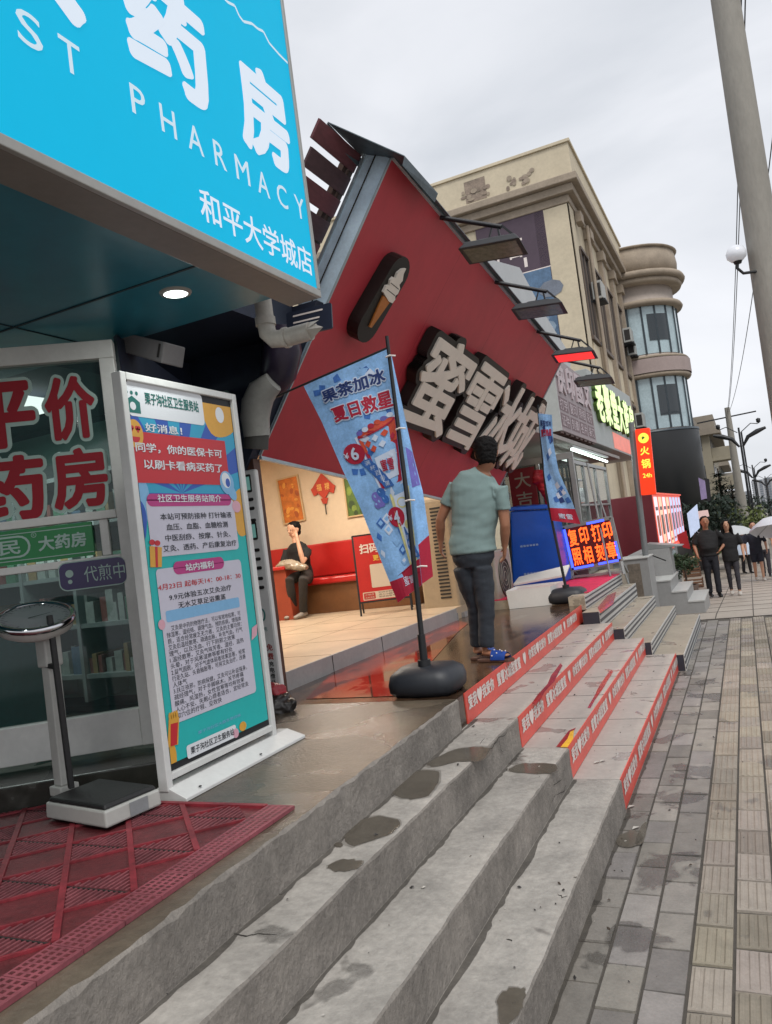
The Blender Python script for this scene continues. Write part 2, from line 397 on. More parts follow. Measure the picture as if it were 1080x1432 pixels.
# cracks: thin dark gaps on the damaged risers and treads
m_crack = M('crack', '26221e', 0.95, 0.2, 30)
def crack(pts, wd, on, val):
    g = G(); q = [PX(x, y, val) if on == 'x' else PZ(x, y, val) for x, y in pts]; wd *= .62
    off = V((.0025, 0, 0)) if on == 'x' else V((0, 0, .0015)); qq = [q[0]]
    for a, b in zip(q[:-1], q[1:]):
        for t in (.33, .66): qq.append(a.lerp(b, t) + V((0 if on == 'x' else rnd.uniform(-.006, .006), rnd.uniform(-.006, .006), rnd.uniform(-.006, .006) if on == 'x' else 0)))
        qq.append(b)
    k = len(qq); sd = (qq[-1] - qq[0]).cross(off).normalized()
    ws_ = [wd / 2 * (.25 + math.sin(math.pi * i / (k - 1))) * rnd.uniform(.6, 1.3) for i in range(k)]
    g.add([p + off - sd * w for p, w in zip(qq, ws_)] + [p + off + sd * w for p, w in zip(qq, ws_)], [(i, i + 1, k + i + 1, k + i) for i in range(k - 1)])
    g.obj('crack', m_crack, steps)
R1 = [((668, 1068), (677, 1050), (688, 1047), (697, 1031), (706, 1028), (712, 1012)), ((677, 1050), (671, 1040), (678, 1032)), ((697, 1031), (700, 1048), (704, 1052))]
for c in R1: crack(c, .006, 'x', -1.372)
R2 = [((768, 1130), (776, 1112), (774, 1098), (786, 1090), (790, 1068)), ((776, 1112), (787, 1108), (792, 1098))]
for c in R2: crack(c, .0055, 'x', -1.095)
for c in (((320, 1303), (345, 1310), (362, 1306), (388, 1308)), ((380, 1248), (392, 1252), (400, 1247))): crack(c, .007, 'z', .54)
for c in (((780, 1250), (786, 1256), (794, 1252)), ((708, 1314), (716, 1317))): crack(c, .008, 'z', .18)
# puddles lying on the treads
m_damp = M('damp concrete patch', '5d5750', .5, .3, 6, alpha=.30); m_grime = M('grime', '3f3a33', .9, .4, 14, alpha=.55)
HALO = G()
m_pud = M('wet puddle', '5b554c', 0.16, 0.2, 4, spec=0.3, alpha=0.86)
g = G()
def puddle(pts, z, g=g):
    c = V((0, 0, 0)); q = [PZ(x, y, z) for x, y in pts]
    r = []
    n = len(q); cc = sum(q, V((0, 0, 0))) / n
    for i in range(n):
        a, b, p0, p3 = q[i], q[(i + 1) % n], q[i - 1], q[(i + 2) % n]
        for t in (0, .25, .5, .75):
            p = 0.5 * ((2 * a) + (b - p0) * t + (2 * p0 - 5 * a + 4 * b - p3) * t * t + (3 * a - p0 - 3 * b + p3) * t ** 3)
            r.append(p + V((rnd.uniform(-.004, .004), rnd.uniform(-.008, .008), .0018)))
    if z > .1: HALO.poly([cc + (p - cc) * (1.10 + .10 * NZ.noise(V((p.x * 9, p.y * 9, 3)))) + V((0, 0, -.0008)) for p in r])
    g.poly(r)
puddle([(545, 1100), (560, 1085), (590, 1078), (613, 1080), (612, 1095), (600, 1112), (575, 1118), (552, 1112)], .54)
puddle([(482, 1168), (500, 1150), (530, 1142), (560, 1150), (548, 1165), (520, 1176), (492, 1183)], .54)
puddle([(458, 1212), (475, 1204), (498, 1203), (508, 1208), (495, 1216), (470, 1219)], .54)
puddle([(598, 1070), (615, 1058), (640, 1048), (668, 1045), (686, 1048), (672, 1064), (640, 1066), (615, 1072)], .54)
puddle([(712, 1078), (728, 1069), (755, 1068), (778, 1070), (774, 1081), (745, 1082)], .36)
puddle([(697, 1400), (708, 1386), (728, 1382), (735, 1392), (728, 1415), (712, 1434), (698, 1432)], .18)
puddle([(466, 1181), (472, 1179), (480, 1183), (470, 1186)], .54)
setkind(g.obj('puddle_water', m_pud))
g = G()
puddle([(895, 1160), (905, 1150), (900, 1175), (888, 1180)], .003, g)
puddle([(872, 1165), (892, 1163), (900, 1178), (880, 1185), (862, 1180)], .003, g)
setkind(g.obj('pavement_water', m_pud))

HALO.obj('damp_patch', m_damp, steps)
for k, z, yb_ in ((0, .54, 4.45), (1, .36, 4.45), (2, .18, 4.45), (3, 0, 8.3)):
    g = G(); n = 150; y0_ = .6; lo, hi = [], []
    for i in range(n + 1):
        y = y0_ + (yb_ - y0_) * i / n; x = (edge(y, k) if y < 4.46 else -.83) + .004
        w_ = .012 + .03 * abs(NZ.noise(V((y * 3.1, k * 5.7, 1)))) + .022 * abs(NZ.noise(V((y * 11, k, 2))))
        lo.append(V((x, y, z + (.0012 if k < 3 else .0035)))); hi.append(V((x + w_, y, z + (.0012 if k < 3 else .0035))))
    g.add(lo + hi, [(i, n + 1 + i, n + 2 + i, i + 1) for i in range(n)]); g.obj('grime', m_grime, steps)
# ================================================================== TILED STEPS WITH RED BANDS
m_tile = M('pale step tile', 'a59f98', 0.5, 0.12, 3, 0.05, 60, wet=(0.05, 3, 0.6, 0.2))
m_red = M('red riser film', 'cf4a3e', 0.38, 0.14, 4)
m_film = M('torn red film', '9a2622', 0.22, 0.35, 9, alpha=.85)
m_yel = M('yellow film', 'd8a52a', 0.4, 0.2, 9)
m_letw = M('white print', 'd9cfc9', 0.5, 0.05, 5)
m_dark = M('dark trim', '24211f', 0.6, 0.2, 10)
m_wet = M('wet brown tile', '4e3b2d', 0.14, 0.5, 2.2, 0.05, 30, wet=(0.35, 1.6, 0.6, 0.05), stretch=(2.2, .7, 1))
t2 = thing('tiled_steps', 'pale tiled steps with red slogan bands on the risers before the red drinks shop', 'steps', (-1.3, 6.4, 0))
YA, YB = 4.464, 8.36
def redge(y, k): return (-1.515 - 0.029 * y, -1.372 - .012 * (y - 4.46), -1.100 - .006 * (y - 4.46), -0.83)[k]
for k in range(4):
    zt = P0 - .18 * k; zb = 0 if k == 3 else zt - .18
    g = G(); ya = 4.204 if k == 0 else YA
    xin = (lambda y: -7.0) if k == 0 else (lambda y: redge(y, k - 1) + .0)
    a, b = ya, (8.9 if k == 0 else YB)
    e = lambda y: redge(y, k) - .006
    g.hexa([(xin(a), a, zb - .01), (e(a), a, zb - .01), (e(b), b, zb - .01), (xin(b), b, zb - .01)], [(xin(a), a, zt), (e(a), a, zt), (e(b), b, zt), (xin(b), b, zt)], 0)
    if k:
        for j in range(1, 6):
            y = YA + j * 0.66; g.box(redge(y, k - 1) + .002, redge(y, k) - .006, y, y + .004, zt - .002, zt + .0012, 1)
    g.obj('step' if k else 'platform', [m_wet if k == 0 else m_tile, m_dark], t2)
    # red band, a printed board on the riser
    g = G(); n = 2
    fr = lambda y, z: (redge(y, k), y, z)
    b2 = YB if k else 8.62
    ya2 = YA if k else 4.33
    g.hexa([(redge(ya2, k) - .006, ya2, zt - .178), fr(ya2, zt - .178), fr(b2, zt - .178), (redge(b2, k) - .006, b2, zt - .178)], [(redge(ya2, k) - .006, ya2, zt + .002), fr(ya2, zt + .002), fr(b2, zt + .002), (redge(b2, k) - .006, b2, zt + .002)])
    Pn = S(fr(ya2, zt - .178), V(fr(b2, 0)) - V(fr(ya2, 0)), (0, 0, 1))
    u = .04; L2 = b2 - ya2
    txts = ['爱我♥我爱你', '蜜雪冰城甜蜜蜜', '♥', '你爱我♥我爱你', '蜜雪冰城甜蜜蜜', '♥']
    q = 0
    while u < L2 - .5:
        tx = txts[q % 6]; wd = .095 * len(tx); q += 1
        g.text(Pn, tx, u, .062, u + wd, .155, .002, 1, .03); u += wd + .09
    g.obj('riser_band', [m_red, m_letw], t2)
g = G()
for z, col, pts in ((.54, 0, [(744, 984), (752, 972), (766, 957), (771, 945), (784, 928), (787, 931), (779, 946), (776, 953), (762, 968), (757, 978), (748, 986)]),
                    (.36, 0, [(822, 990), (832, 973), (837, 962), (847, 947), (854, 937), (858, 940), (849, 954), (844, 963), (832, 980), (826, 991)]),
                    (.36, 1, [(784, 1046), (794, 1034), (798, 1024), (803, 1022), (802, 1034), (794, 1046)]),
                    (.36, 0, [(778, 1045), (796, 1022), (806, 1018), (792, 1038), (786, 1046)])):
    q = [PZ(x, y, z) + V((0, 0, .0025 + .0012 * col)) for x, y in pts]; g.poly(q, col)
g.obj('torn_film', [m_film, m_yel], t2)
# red patch painted in for the red sign's reflection on the wet floor
m_redrefl = M('painted red reflection', '8e3420', 0.13, 0.55, 2.6, wet=(0.4, 2.2, 0.45, 0.06), stretch=(1.6, .8, 1))
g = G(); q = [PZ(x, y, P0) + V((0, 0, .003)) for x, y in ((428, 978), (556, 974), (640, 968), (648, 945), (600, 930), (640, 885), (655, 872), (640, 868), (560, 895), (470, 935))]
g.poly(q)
(tag(g.obj('painted_reflection', m_redrefl), 'soaked red plastic sheet lying on the wet floor before the drinks shop step', 'painted reflection')); 
# ================================================================== STRIPED STEPS, next shop
m_sw = M('striped white', 'b9b9b6', 0.4, 0.08, 5); m_sd = M('striped dark', '2d2f38', 0.4, 0.1, 5)
m_tan = M('tan step', '9a9080', 0.55, 0.16, 3, 0.1, 50, wet=(0.08, 3, 0.7, 0.25))
m_pink = M('pink carpet', 'cc2a50', 0.85, 0.2, 14, 0.4, 200)
t3 = thing('striped_steps', 'steps with black and white striped risers and a pink carpet on top', 'steps', (-1.3, 9.8, 0))
zl = [.82, .667, .47, .31, .166]; xe = [-1.72, -1.54, -1.31, -1.06, -.76]
for k in range(5):
    g = G(); zb = zl[k + 1] if k < 4 else -.03; xi = -3.6 if k == 0 else xe[k - 1]
    ya, yb = (8.90, 12.6) if k == 0 else (8.365, 11.4)
    if k == 0: g.box(xi, xe[k], 8.905, yb, -.03, zl[k], 0); g.box(-1.9, xe[k], 8.625, 8.90, zb, zl[k], 0)
    else: g.box(xi + (.004 if k else 0), xe[k], ya, yb, zb if k < 4 else -.03, zl[k], 0)
    h = zl[k] - max(zb, 0); ys_ = 8.63 if k == 0 else ya
    g.box(xe[k], xe[k] + .008, ys_, 11.4, zb + .003, zl[k] + .002, 1)
    for f0, f1 in ((.12, .22), (.42, .58), (.78, .88)):
        g.box(xe[k] + .004, xe[k] + .011, ys_, 11.4, max(zb, 0) + h * f0, max(zb, 0) + h * f1, 2)
    if k: g.box(xi + .006, xe[k] - .002, ya - .004, ya + .002, max(zb, 0), zl[k] - .004, 2)
    g.obj('step', [m_tan, m_sw, m_sd], t3)
G().box(-2.9, -1.72, 8.95, 11.35, .821, .829).obj('carpet', m_pink, t3, .003)
g = G(); q = [PZ(x, y, .667) + V((0, 0, .004)) for x, y in ((836, 850), (850, 833), (862, 828), (858, 845), (840, 858))]; g.poly(q)
q = [PZ(x, y, .31) + V((0, 0, .05)) for x, y in ((862, 905), (880, 893), (885, 900), (870, 912))]
g.obj('torn_film', m_film, t3)
g = G().box(-1.97, -1.74, 11.42, 11.75, -.02, .85)
tag(g.obj('stone_block', M('grey stone block', '77746c', .7, .15, 4, .2, 40), bevel=.006), 'small square grey stone pier at the top of the striped steps', 'block')
# white tiled stair beyond
m_wt = M('white stair tile', 'aeaeab', 0.4, 0.06, 3); m_wg = M('grey stair tile', '8b8b8a', 0.45, 0.08, 3)
t4 = thing('tiled_stair', 'white tiled stair climbing sideways to the left beyond the striped steps', 'steps', (-1.2, 13.6, 0))
for k, (x0, x1, z) in enumerate(((-1.0, -.765, .17), (-1.225, -1.0, .34), (-1.62, -1.225, .53))):
    g = G().box(x0, x1 + .012, 13.0, 14.6, z - .02, z, 0).box(x0, x1, 13.012, 14.59, -.25, z - .02, 1); g.obj('step', [m_wt, m_wg], t4)
g = G().box(-1.8, -1.626, 12.75, 14.6, -.1, .985, 1).box(-1.82, -1.4, 12.05, 12.74, -.05, .965, 1).box(-1.84, -1.39, 12.03, 12.745, .965, .985, 0)
g.box(-1.7, -1.52, 12.035, 12.05, .3, .9, 2); g.box(-1.62, -1.25, 14.0, 14.6, .53, .99, 1)
g.obj('side_wall', [m_wt, m_wg, M('rusty panel', '6f655a', .6, .4, 4)], t4, .004)
# ================================================================== PHARMACY
m_teal = M('teal soffit', '1f7083', 0.3, 0.12, 1.2)
m_navy = M('dark painted wall', '20283a', 0.6, 0.25, 2.0)
m_alu = M('grey aluminium', '9a9994', 0.42, 0.08, 3, metal=0.25)
m_alud = M('sign underside', '75706a', 0.5, 0.10, 3)
m_door = M('white door frame', 'd2d1cc', 0.4, 0.08, 3)
m_glass = M('dark window glass', '2c4543', 0.06, 0, alpha=0.60, spec=0.7)
m_glass2 = M('clear window glass', '5b6e72', 0.04, 0, alpha=0.22, spec=0.8)
m_lcd = M('lit cyan sign face', '00809f', 0.6, 0.03, 1.5, emit='00b2dc', es=0.40, spec=.15)
m_lwh = M('lit white letters', '8f98a0', 0.6, 0, emit='dfe9f6', es=0.42, spec=.1)
m_lwh2 = M('lit thin letters', '7f8f98', 0.6, 0, emit='cfe4f0', es=0.42, spec=.1)
ph = thing('pharmacy_building', 'pharmacy shop front with a dark teal canopy over its glazed entrance', 'shop', (-3.5, 2, 0))
g = G()
g.box(-7.2, -7.0, -4, 4.4, .72, 3.4); g.prism([(-2.70, 2.92, .72), (-2.66, 2.90, .72), (-3.30, 4.36, .72), (-3.38, 4.36, .72)], (0, 0, 2.13))
g.obj('wall', m_navy, ph)
g = G(); g.box(-7.2, -1.766, -4, 3.06, 2.862, 2.90)
for y in (-.4, 1.2, 2.5): g.box(-7.0, -1.77, y, y + .012, 2.858, 2.863, 1)
for x in (-2.9, -4.1): g.box(x, x + .008, -4, 3.05, 2.8585, 2.863, 1)
g.obj('canopy', [m_teal, M('soffit joint', '08222b', .6, 0)], ph)
G().box(-7.0, -1.75, -4, 3.06, 2.90, 4.6).obj('canopy_fascia', m_navy, ph)
m_lamp = M('lamp disc', 'ffffff', 0.4, 0, emit='f1fff6', es=3.0)
for x, y in ((-2.10, 2.68), (-2.10, .9)):
    g = G().lathe([(0, 0), (.052, 0)], (x, y, 2.853), 24, 0).lathe([(.052, -.002), (.066, 0), (.07, .009)], (x, y, 2.853), 24, 1)
    g.obj('downlight', [m_lamp, m_alu], ph)
    l = bpy.data.lights.new('downlight_glow', 'AREA'); l.shape = 'DISK'; l.size = .1; l.energy = 2.2; l.color = (.95, 1, .97)
    lo = bpy.data.objects.new('downlight_glow', l); COL.objects.link(lo); lo.location = (x, y, 2.84)
G().box(-7.0, -2.52, 3.07, 4.405, 3.12, 3.3).box(-7.0, -3.4, 3.07, 4.4, 2.9, 3.11).obj('link_roof', m_navy, ph)
# dark threshold step
dd = V((.82588, .56384, 0)); dn = V((.56384, -.82588, 0)); A = V((-3.249, 2.466, 0))
def dp(u, h, z): return A + dd * u + dn * h + V((0, 0, z))
g = G(); g.hexa([dp(-3, .28, .7), dp(.82, .28, .7), dp(.82, -.9, .7), dp(-3, -.9, .7)], [dp(-3, .28, .835), dp(.82, .28, .835), dp(.82, -.9, .835), dp(-3, -.9, .835)])
g.obj('threshold', M('dark wet threshold', '45453f', 0.3, .25, 2.5, .1, 50, wet=(.4, 2, .6, .12)), ph, .008)
# glazed entrance
DP = S(dp(0, 0, 0), dd, (0, 0, 1))
door = G(); ul, ur = -.62, .715
def frame(u0, u1, v0, v1, t=.035): door.hexa([DP(u0, v0, -t), DP(u1, v0, -t), DP(u1, v0, t), DP(u0, v0, t)], [DP(u0, v1, -t), DP(u1, v1, -t), DP(u1, v1, t), DP(u0, v1, t)])
frame(ul, ur, 2.722, 2.81); frame(.645, ur, .865, 2.721); frame(ul, ul + .07, .865, 2.721)
frame(ul + .071, .644, .866, 1.04, .03); frame(ul + .071, .644, 1.95, 1.99, .031); frame(ul + .071, .644, 1.74, 1.775, .031)
frame(.56, .60, 1.776, 1.949, .022)
door_o = door.obj('entrance_door', m_door, ph, .004)
g = G(); g.rect(DP, ul + .07, 1.99, .645, 2.722, 0); g.rect(DP, ul + .07, 1.04, .645, 1.74, 0); g.rect(DP, .53, 1.775, .645, 1.95, -.005); g.obj('pane', m_glass, door_o)
m_redv = M('red vinyl', '961a28', .75, .05, 5); m_whv = M('white vinyl', 'a4bbb3', .7, .05, 5)
m_grn = M('green sign', '0d7a3c', .4, .06, 4); m_pur = M('purple sign', '35285a', .4, .06, 4)
g = G()
for ch, u0, v0, u1, v1 in (('平', .0, 2.335, .325, 2.655), ('价', .37, 2.345, .60, 2.655), ('药', .0, 1.99, .335, 2.30), ('房', .365, 2.015, .62, 2.305)):
    g.text(DP, ch, u0 - .016, v0 - .016, u1 + .016, v1 + .016, .0030, 1, .10)
    g.text(DP, ch, u0, v0, u1, v1, .0055, 0, .036)
g.obj('lettering', [m_redv, m_whv], door_o)
g = G(); g.rrect(DP, -.42, 1.785, .525, 1.945, .004, .004, 0, .024)
g.rect(DP, -.42, 1.925, .525, 1.929, .0295, 1); g.rect(DP, -.42, 1.80, .525, 1.804, .0295, 1)
g.text(DP, '大药房', .28, 1.832, .495, 1.902, .0295, 1, .03)
g.rrect(DP, -.10, 1.815, .245, 1.918, .05, .0295, 1); g.rrect(DP, -.09, 1.824, .235, 1.909, .042, .0302, 0); g.text(DP, '惠民', .0, 1.832, .20, 1.902, .031, 1, .02)
g.disc(DP, .264, 1.912, .012, h=.0295, m=1); g.disc(DP, .264, 1.912, .0095, h=.0302, m=0); g.text(DP, 'R', .2605, 1.9065, .2685, 1.9175, .031, 1)
g.obj('name_strip', [m_grn, m_whv], door_o)
g = G(); g.rrect(DP, .355, 1.63, .66, 1.765, .035, .034, 1, .004); g.rrect(DP, .36, 1.635, .66, 1.76, .032, .0385, 0); g.text(DP, '代煎中', .47, 1.66, .655, 1.735, .0395, 1, .0); g.disc(DP, .405, 1.71, .018, h=.0395, m=1); g.disc(DP, .405, 1.672, .01, h=.0395, m=1)
g.obj('hanging_sign', [m_pur, m_whv], door_o)
# inside, behind the glass
g = G(); g.box(-7.0, -6.98, -4, 3.2, .8, 2.85, 0)
g.box(-7.0, -3.1, 4.37, 4.405, .8, 2.85, 0)
for z in (1.0, 1.35, 1.7, 2.05, 2.4): g.box(-6.9, -3.15, 3.98, 4.36, z, z + .03, 1)
for k in range(8): g.box(-6.9 + k * .52, -6.87 + k * .52, 3.97, 4.365, .84, 2.6, 1)
g.box(-4.9, -4.0, 3.0, 3.4, .84, 1.5, 2)
g.obj('shelving', [M('greenish wall', '5f7f78', .6, .1, 2), M('shelf metal', '7c8a88', .5, .1, 4), M('teal counter', '2f7d78', .4, .15, 3)], ph)
g = G(); rr = random.Random(3)
for z in (1.03, 1.38, 1.73, 2.08):
    y = -6.8
    while y < -3.3:
        w = rr.uniform(.03, .10); g.box(y, y + w - .006, 4.0 + rr.uniform(0, .06), 4.3, z, z + rr.uniform(.07, .22), rr.choice((0, 0, 0, 1, 2, 3, 4))); y += w + rr.choice((0, 0, .02))
b = g.obj('stock', [M('box white', '8f9c97', .5, .2, 30), M('box green', '4d7a62', .5, .2, 30), M('box blue', '4f6a80', .5, .2, 30), M('box amber', '8a7a58', .5, .2, 30), M('box red', '7a4f4a', .5, .2, 30)], ph); b['kind'] = 'stuff'
l = bpy.data.lights.new('shop_light', 'AREA'); l.size = 1.0; l.energy = 16; l.color = (.88, 1, .96)
lo = bpy.data.objects.new('shop_light', l); COL.objects.link(lo); lo.location = (-4.4, 3.2, 2.8)
G().box(-4.9, -3.9, 2.7, 3.7, 2.81, 2.858).obj('ceiling_lamp', M('ceiling lamp', 'ffffff', .5, 0, emit='eafff8', es=1.5), ph)
# the big lit sign
sg = thing('shop_sign', 'huge lit cyan pharmacy sign box with white lettering above the entrance', 'sign', (-1.65, 1, 2.8))
y0, y1, z0, z1 = -4.0, 3.065, 2.80, 4.75
g = G().box(-1.762, -1.612, y0, y1, z0, z1, 0)
g.box(-1.612, -1.592, y0, y1, z0, z0 + .034, 1); g.box(-1.612, -1.592, y1 - .022, y1, z0 + .035, z1 - .036, 1); g.box(-1.612, -1.592, y0, y1, z1 - .035, z1, 1)
g.obj('sign_frame', [m_alud, m_alu], sg, .003)
PS = S((-1.6, 0, 0), (0, 1, 0), (0, 0, 1))
G().rect(PS, y0, z0 + .034, y1 - .022, z1 - .035, 0).obj('sign_face', m_lcd, sg)
g = G()
g.text(PS, '大', 1.30, 3.30, 1.77, 3.74, .002, 0, .055); g.text(PS, '药', 1.945, 3.325, 2.395, 3.745, .002, 0, .044); g.text(PS, '房', 2.575, 3.305, 2.96, 3.725, .002, 0, .044)
x = 2.24
g.text(PS, '和平大学城店', 2.235, 2.885, 3.02, 3.01, .002, 0, .012)
g.obj('lettering', m_lwh, sg)
for i, ch in enumerate('ST'): G().text(PS, ch, (1.50, 1.645)[i], 3.138, (1.585, 1.725)[i], 3.24, .002, 0, .004).obj('letter', m_lwh2, sg)
for i, ch in enumerate('PHARMACY'): wd = (.068, .078, .086, .072, .092, .086, .082, .08)[i]; c = 1.965 + i * .1443; G().text(PS, ch, c - wd / 2, 3.138, c + wd / 2, 3.238, .002, 0, .004).obj('letter', m_lwh2, sg)
g = G()
pts = [PS.px(*p) for p in ((302, -14), (318, 3), (328, 8), (334, 22), (340, 30), (352, 33), (360, 40), (368, 44), (376, 60), (390, 76), (402, 88))]
for a, b in zip(pts[:-1], pts[1:]):
    d = V((b[0] - a[0], b[1] - a[1], 0)).normalized() * .006
    g.pp(PS, [(a[0] + d.y, a[1] - d.x), (b[0] + d.y, b[1] - d.x), (b[0] - d.y, b[1] + d.x), (a[0] - d.y, a[1] + d.x)], .002)
g.obj('skyline_print', m_lwh2, sg)
# bits under the canopy
m_pvc = M('dirty white pipe', 'a8a39a', .5, .15, 6)
pi = G().tube([(-2.05, 3.3, 3.1), (-2.05, 3.3, 2.86), (-2.045, 3.3, 2.79), (-2.01, 3.3, 2.75), (-1.95, 3.3, 2.742), (-1.80, 3.3, 2.742)], .045, 16).tube([(-1.95, 3.3, 2.742), (-1.93, 3.3, 2.742)], .052, 16).tube([(-2.05, 3.3, 2.87), (-2.05, 3.3, 2.83)], .052, 16)
pi.add([(-1.80, 3.3, 2.742 + .045), (-1.80, 3.257, 2.742), (-1.80, 3.343, 2.742), (-1.80, 3.3, 2.697), (-1.72, 3.285, 2.74), (-1.745, 3.3, 2.785)], [(0, 1, 4), (0, 4, 2), (1, 3, 4), (3, 2, 4), (0, 1, 5)])
tag(pi.obj('drain_pipe', m_pvc), 'dirty white plastic elbow pipe with a broken end under the lit sign corner', 'pipe')
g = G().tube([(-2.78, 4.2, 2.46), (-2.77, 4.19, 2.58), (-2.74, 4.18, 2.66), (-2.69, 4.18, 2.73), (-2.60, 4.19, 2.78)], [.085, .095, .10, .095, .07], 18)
g.tube([(-2.80, 4.2, 2.38), (-2.78, 4.2, 2.47)], .08, 18, 1)  # lower tube of the hood in a darker grey
tag(g.obj('vent_hood', [M('grey hood', '8f8f89', .45, .12, 4), M('dark hood part', '3d3c38', .6, .1, 4)]), 'grey rounded vent hood beside the sloping end of the red shop sign', 'vent')
g = G(); q = [PY(*p, 3.0) for p in ((162, 462), (230, 478), (226, 508), (165, 490))]
g.hexa([q[3], q[2], q[2] + V((0, .16, 0)), q[3] + V((0, .16, 0))], [q[0], q[1], q[1] + V((0, .16, 0)), q[0] + V((0, .16, 0))])
q2 = [PY(*p, 2.997) for p in ((222, 480), (225, 481), (222, 500), (219, 499))]; g.poly(q2[::-1], 1)
tag(g.obj('wall_box', [M('grey box', '6d6a6a', .5, .08, 4), m_dark], bevel=.006), 'plain grey box mounted under the canopy above the poster', 'box')
g = G().tube([(-2.52, 4.25, 3.15), (-2.56, 4.28, 3.0), (-2.62, 4.3, 2.86), (-2.72, 4.34, 2.78)], [.10, .13, .12, .09], 14)
tag(g.obj('air_duct', M('dark purple duct', '2b2335', .35, .2, 6)), 'dark bent duct wrapped in plastic beneath the end of the lit sign', 'duct')
Pq = S((-2.10, 3.62, 2.87), (1, .1, 0), (0, .2, 1))
g = G(); g.rrect(Pq, -.02, -.03, .25, .12, .01, -.012, 0, .012)
for i in range(3): g.rrect(Pq, .02, .085 - i * .04, .20 - .02 * i, .095 - i * .04, .004, .002, 1)
tag(g.obj('notice_board', [M('navy notice', '1d2436', .4, .1, 4), m_letw]), 'small navy notice board tucked behind the lit sign corner', 'sign')
# dark partition between the two shops
g = G(); g.prism([(-7.0, 4.41, .72), (-3.07, 4.41, .72), (-3.05, 4.41, 2.3), (-2.33, 4.41, 3.3), (-7.0, 4.41, 3.3)], (0, .10, 0)); g.box(-3.05, -2.995, 4.44, 4.52, .72, 2.36, 1)
tag(g.obj('partition_wall', [m_navy, M('brown post', '54362a', .6, .2, 8)]), 'dark partition wall between the pharmacy and the red drinks shop', 'wall')

# ================================================================== POSTER STAND
m_pf = M('white stand metal', 'd6d6d3', .35, .06, 4)
ps = thing('poster_stand', 'tall white framed poster stand with a teal health notice on the platform', 'poster stand', (-2.3, 2.9, .72))
g = G(); X0, X1 = -2.335, -2.285; ya, yb, zt = 2.485, 3.305, 2.525
g.box(X0, X1, ya, ya + .034, .76, zt); g.box(X0, X1, yb - .034, yb, .76, zt); g.box(X0, X1, ya + .035, yb - .035, zt - .034, zt); g.box(X0, X1, ya + .035, yb - .035, .80, .83)
g.obj('frame', m_pf, ps, .004)
G().box(X0 + .004, X1 - .018, ya + .03, yb - .03, .825, zt - .03).obj('backing', M('black backing', '14161c', .5, .1, 4), ps)
g = G(); yA, yB = 2.47, 3.43
g.add([(-2.20, yA + .02, .722), (-2.20, yB, .722), (-2.20, yB, .735), (-2.20, yA + .02, .735), (-2.29, yB - .02, .775), (-2.29, yA + .02, .775), (-2.345, yA + .02, .775), (-2.345, yB - .02, .775), (-2.43, yA + .02, .735), (-2.43, yB, .735), (-2.43, yA + .02, .722), (-2.43, yB, .722)],
      [(0, 1, 2, 3), (3, 2, 4, 5), (5, 4, 7, 6), (6, 7, 9, 8), (8, 9, 11, 10), (0, 3, 5, 6, 8, 10), (1, 11, 9, 7, 4, 2)])
g.obj('base', m_pf, ps, .003)
G().lathe([(0, .004), (.006, .003), (.007, 0)], (-2.215, 3.05, .748), 10).lathe([(0, .004), (.006, .003), (.007, 0)], (-2.215, 2.6, .748), 10).obj('screw', m_dark, ps)
PO = S((X1 - .016, 0, 0), (0, 1, 0), (0, 0, 1))
c4 = lambda x, y: PO.px(140 + x / 3.768, 520 + y / 3.768)
c5 = lambda x, y: PO.px(180 + x / 4.154, 840 + y / 4.154)
pu0, pu1, pv0, pv1 = 2.535, 3.262, .86, 2.455
def clip(pts):
    for ax, lim, s_ in ((0, pu0, 1), (0, pu1, -1), (1, pv0, 1), (1, pv1, -1)):
        o = []
        for i in range(len(pts)):
            a, b = pts[i - 1], pts[i]; ia, ib = (a[ax] - lim) * s_ >= 0, (b[ax] - lim) * s_ >= 0
            if ia != ib:
                t = (lim - a[ax]) / (b[ax] - a[ax]); o.append((a[0] + (b[0] - a[0]) * t, a[1] + (b[1] - a[1]) * t))
            if ib: o.append(b)
        pts = o
        if len(pts) < 3: return None
    return pts
pm = [M('print teal', '1fb5b2', .35, .04, 4), M('print blue', '2a55b0', .35, .03, 4), M('print cyan', '2a9fc4', .35, .03, 4), M('print red', 'c4252f', .35, .03, 4), M('print card', 'cbc8d6', .35, .03, 4),
      M('print magenta', 'b8357f', .35, .03, 4), M('print white', 'e2e5e9', .35, .02, 4), M('print ink', '1f2430', .4, 0), M('print amber', 'dba23c', .35, .05, 6), M('print sky', '7fb4dc', .35, .05, 5), M('print green ink', '176e66', .4, 0), M('print skin pink', 'd9a6b4', .35, .04, 5)]
g = G(); hh = .0
g.rect(PO, pu0, pv0, pu1, pv1, .001, 0)
def cp(pts, h, m):
    q = clip(pts)
    if q: g.pp(PO, q, h, m)
cu, cv = c4(430, 640)
vs_ = c4(240, 640)[1]
pv0_, pv0 = pv0, vs_ - .02
for k in range(26):
    a0, a1 = math.radians(k * 360 / 26), math.radians((k + 1) * 360 / 26)
    cp([(cu, cv), (cu + 2 * math.cos(a0), cv + 2 * math.sin(a0)), (cu + 2 * math.cos(a1), cv + 2 * math.sin(a1))], .0016, 1 if k % 2 else 2)
pv0 = pv0_
def blob(cx, cy, r, rv=None, n=26, wob=.12, ph_=0.): return [(cx + r * (1 + wob * math.sin(3 * t + ph_)) * math.cos(t), cy + (rv or r) * (1 + wob * math.sin(2 * t + ph_)) * math.sin(t)) for t in [2 * math.pi * k / n for k in range(n)]]
cp(blob(*c4(630, 200), .17, .14), .0022, 8); cp(blob(*c4(628, 228), .034, .04, wob=0), .0028, 6)
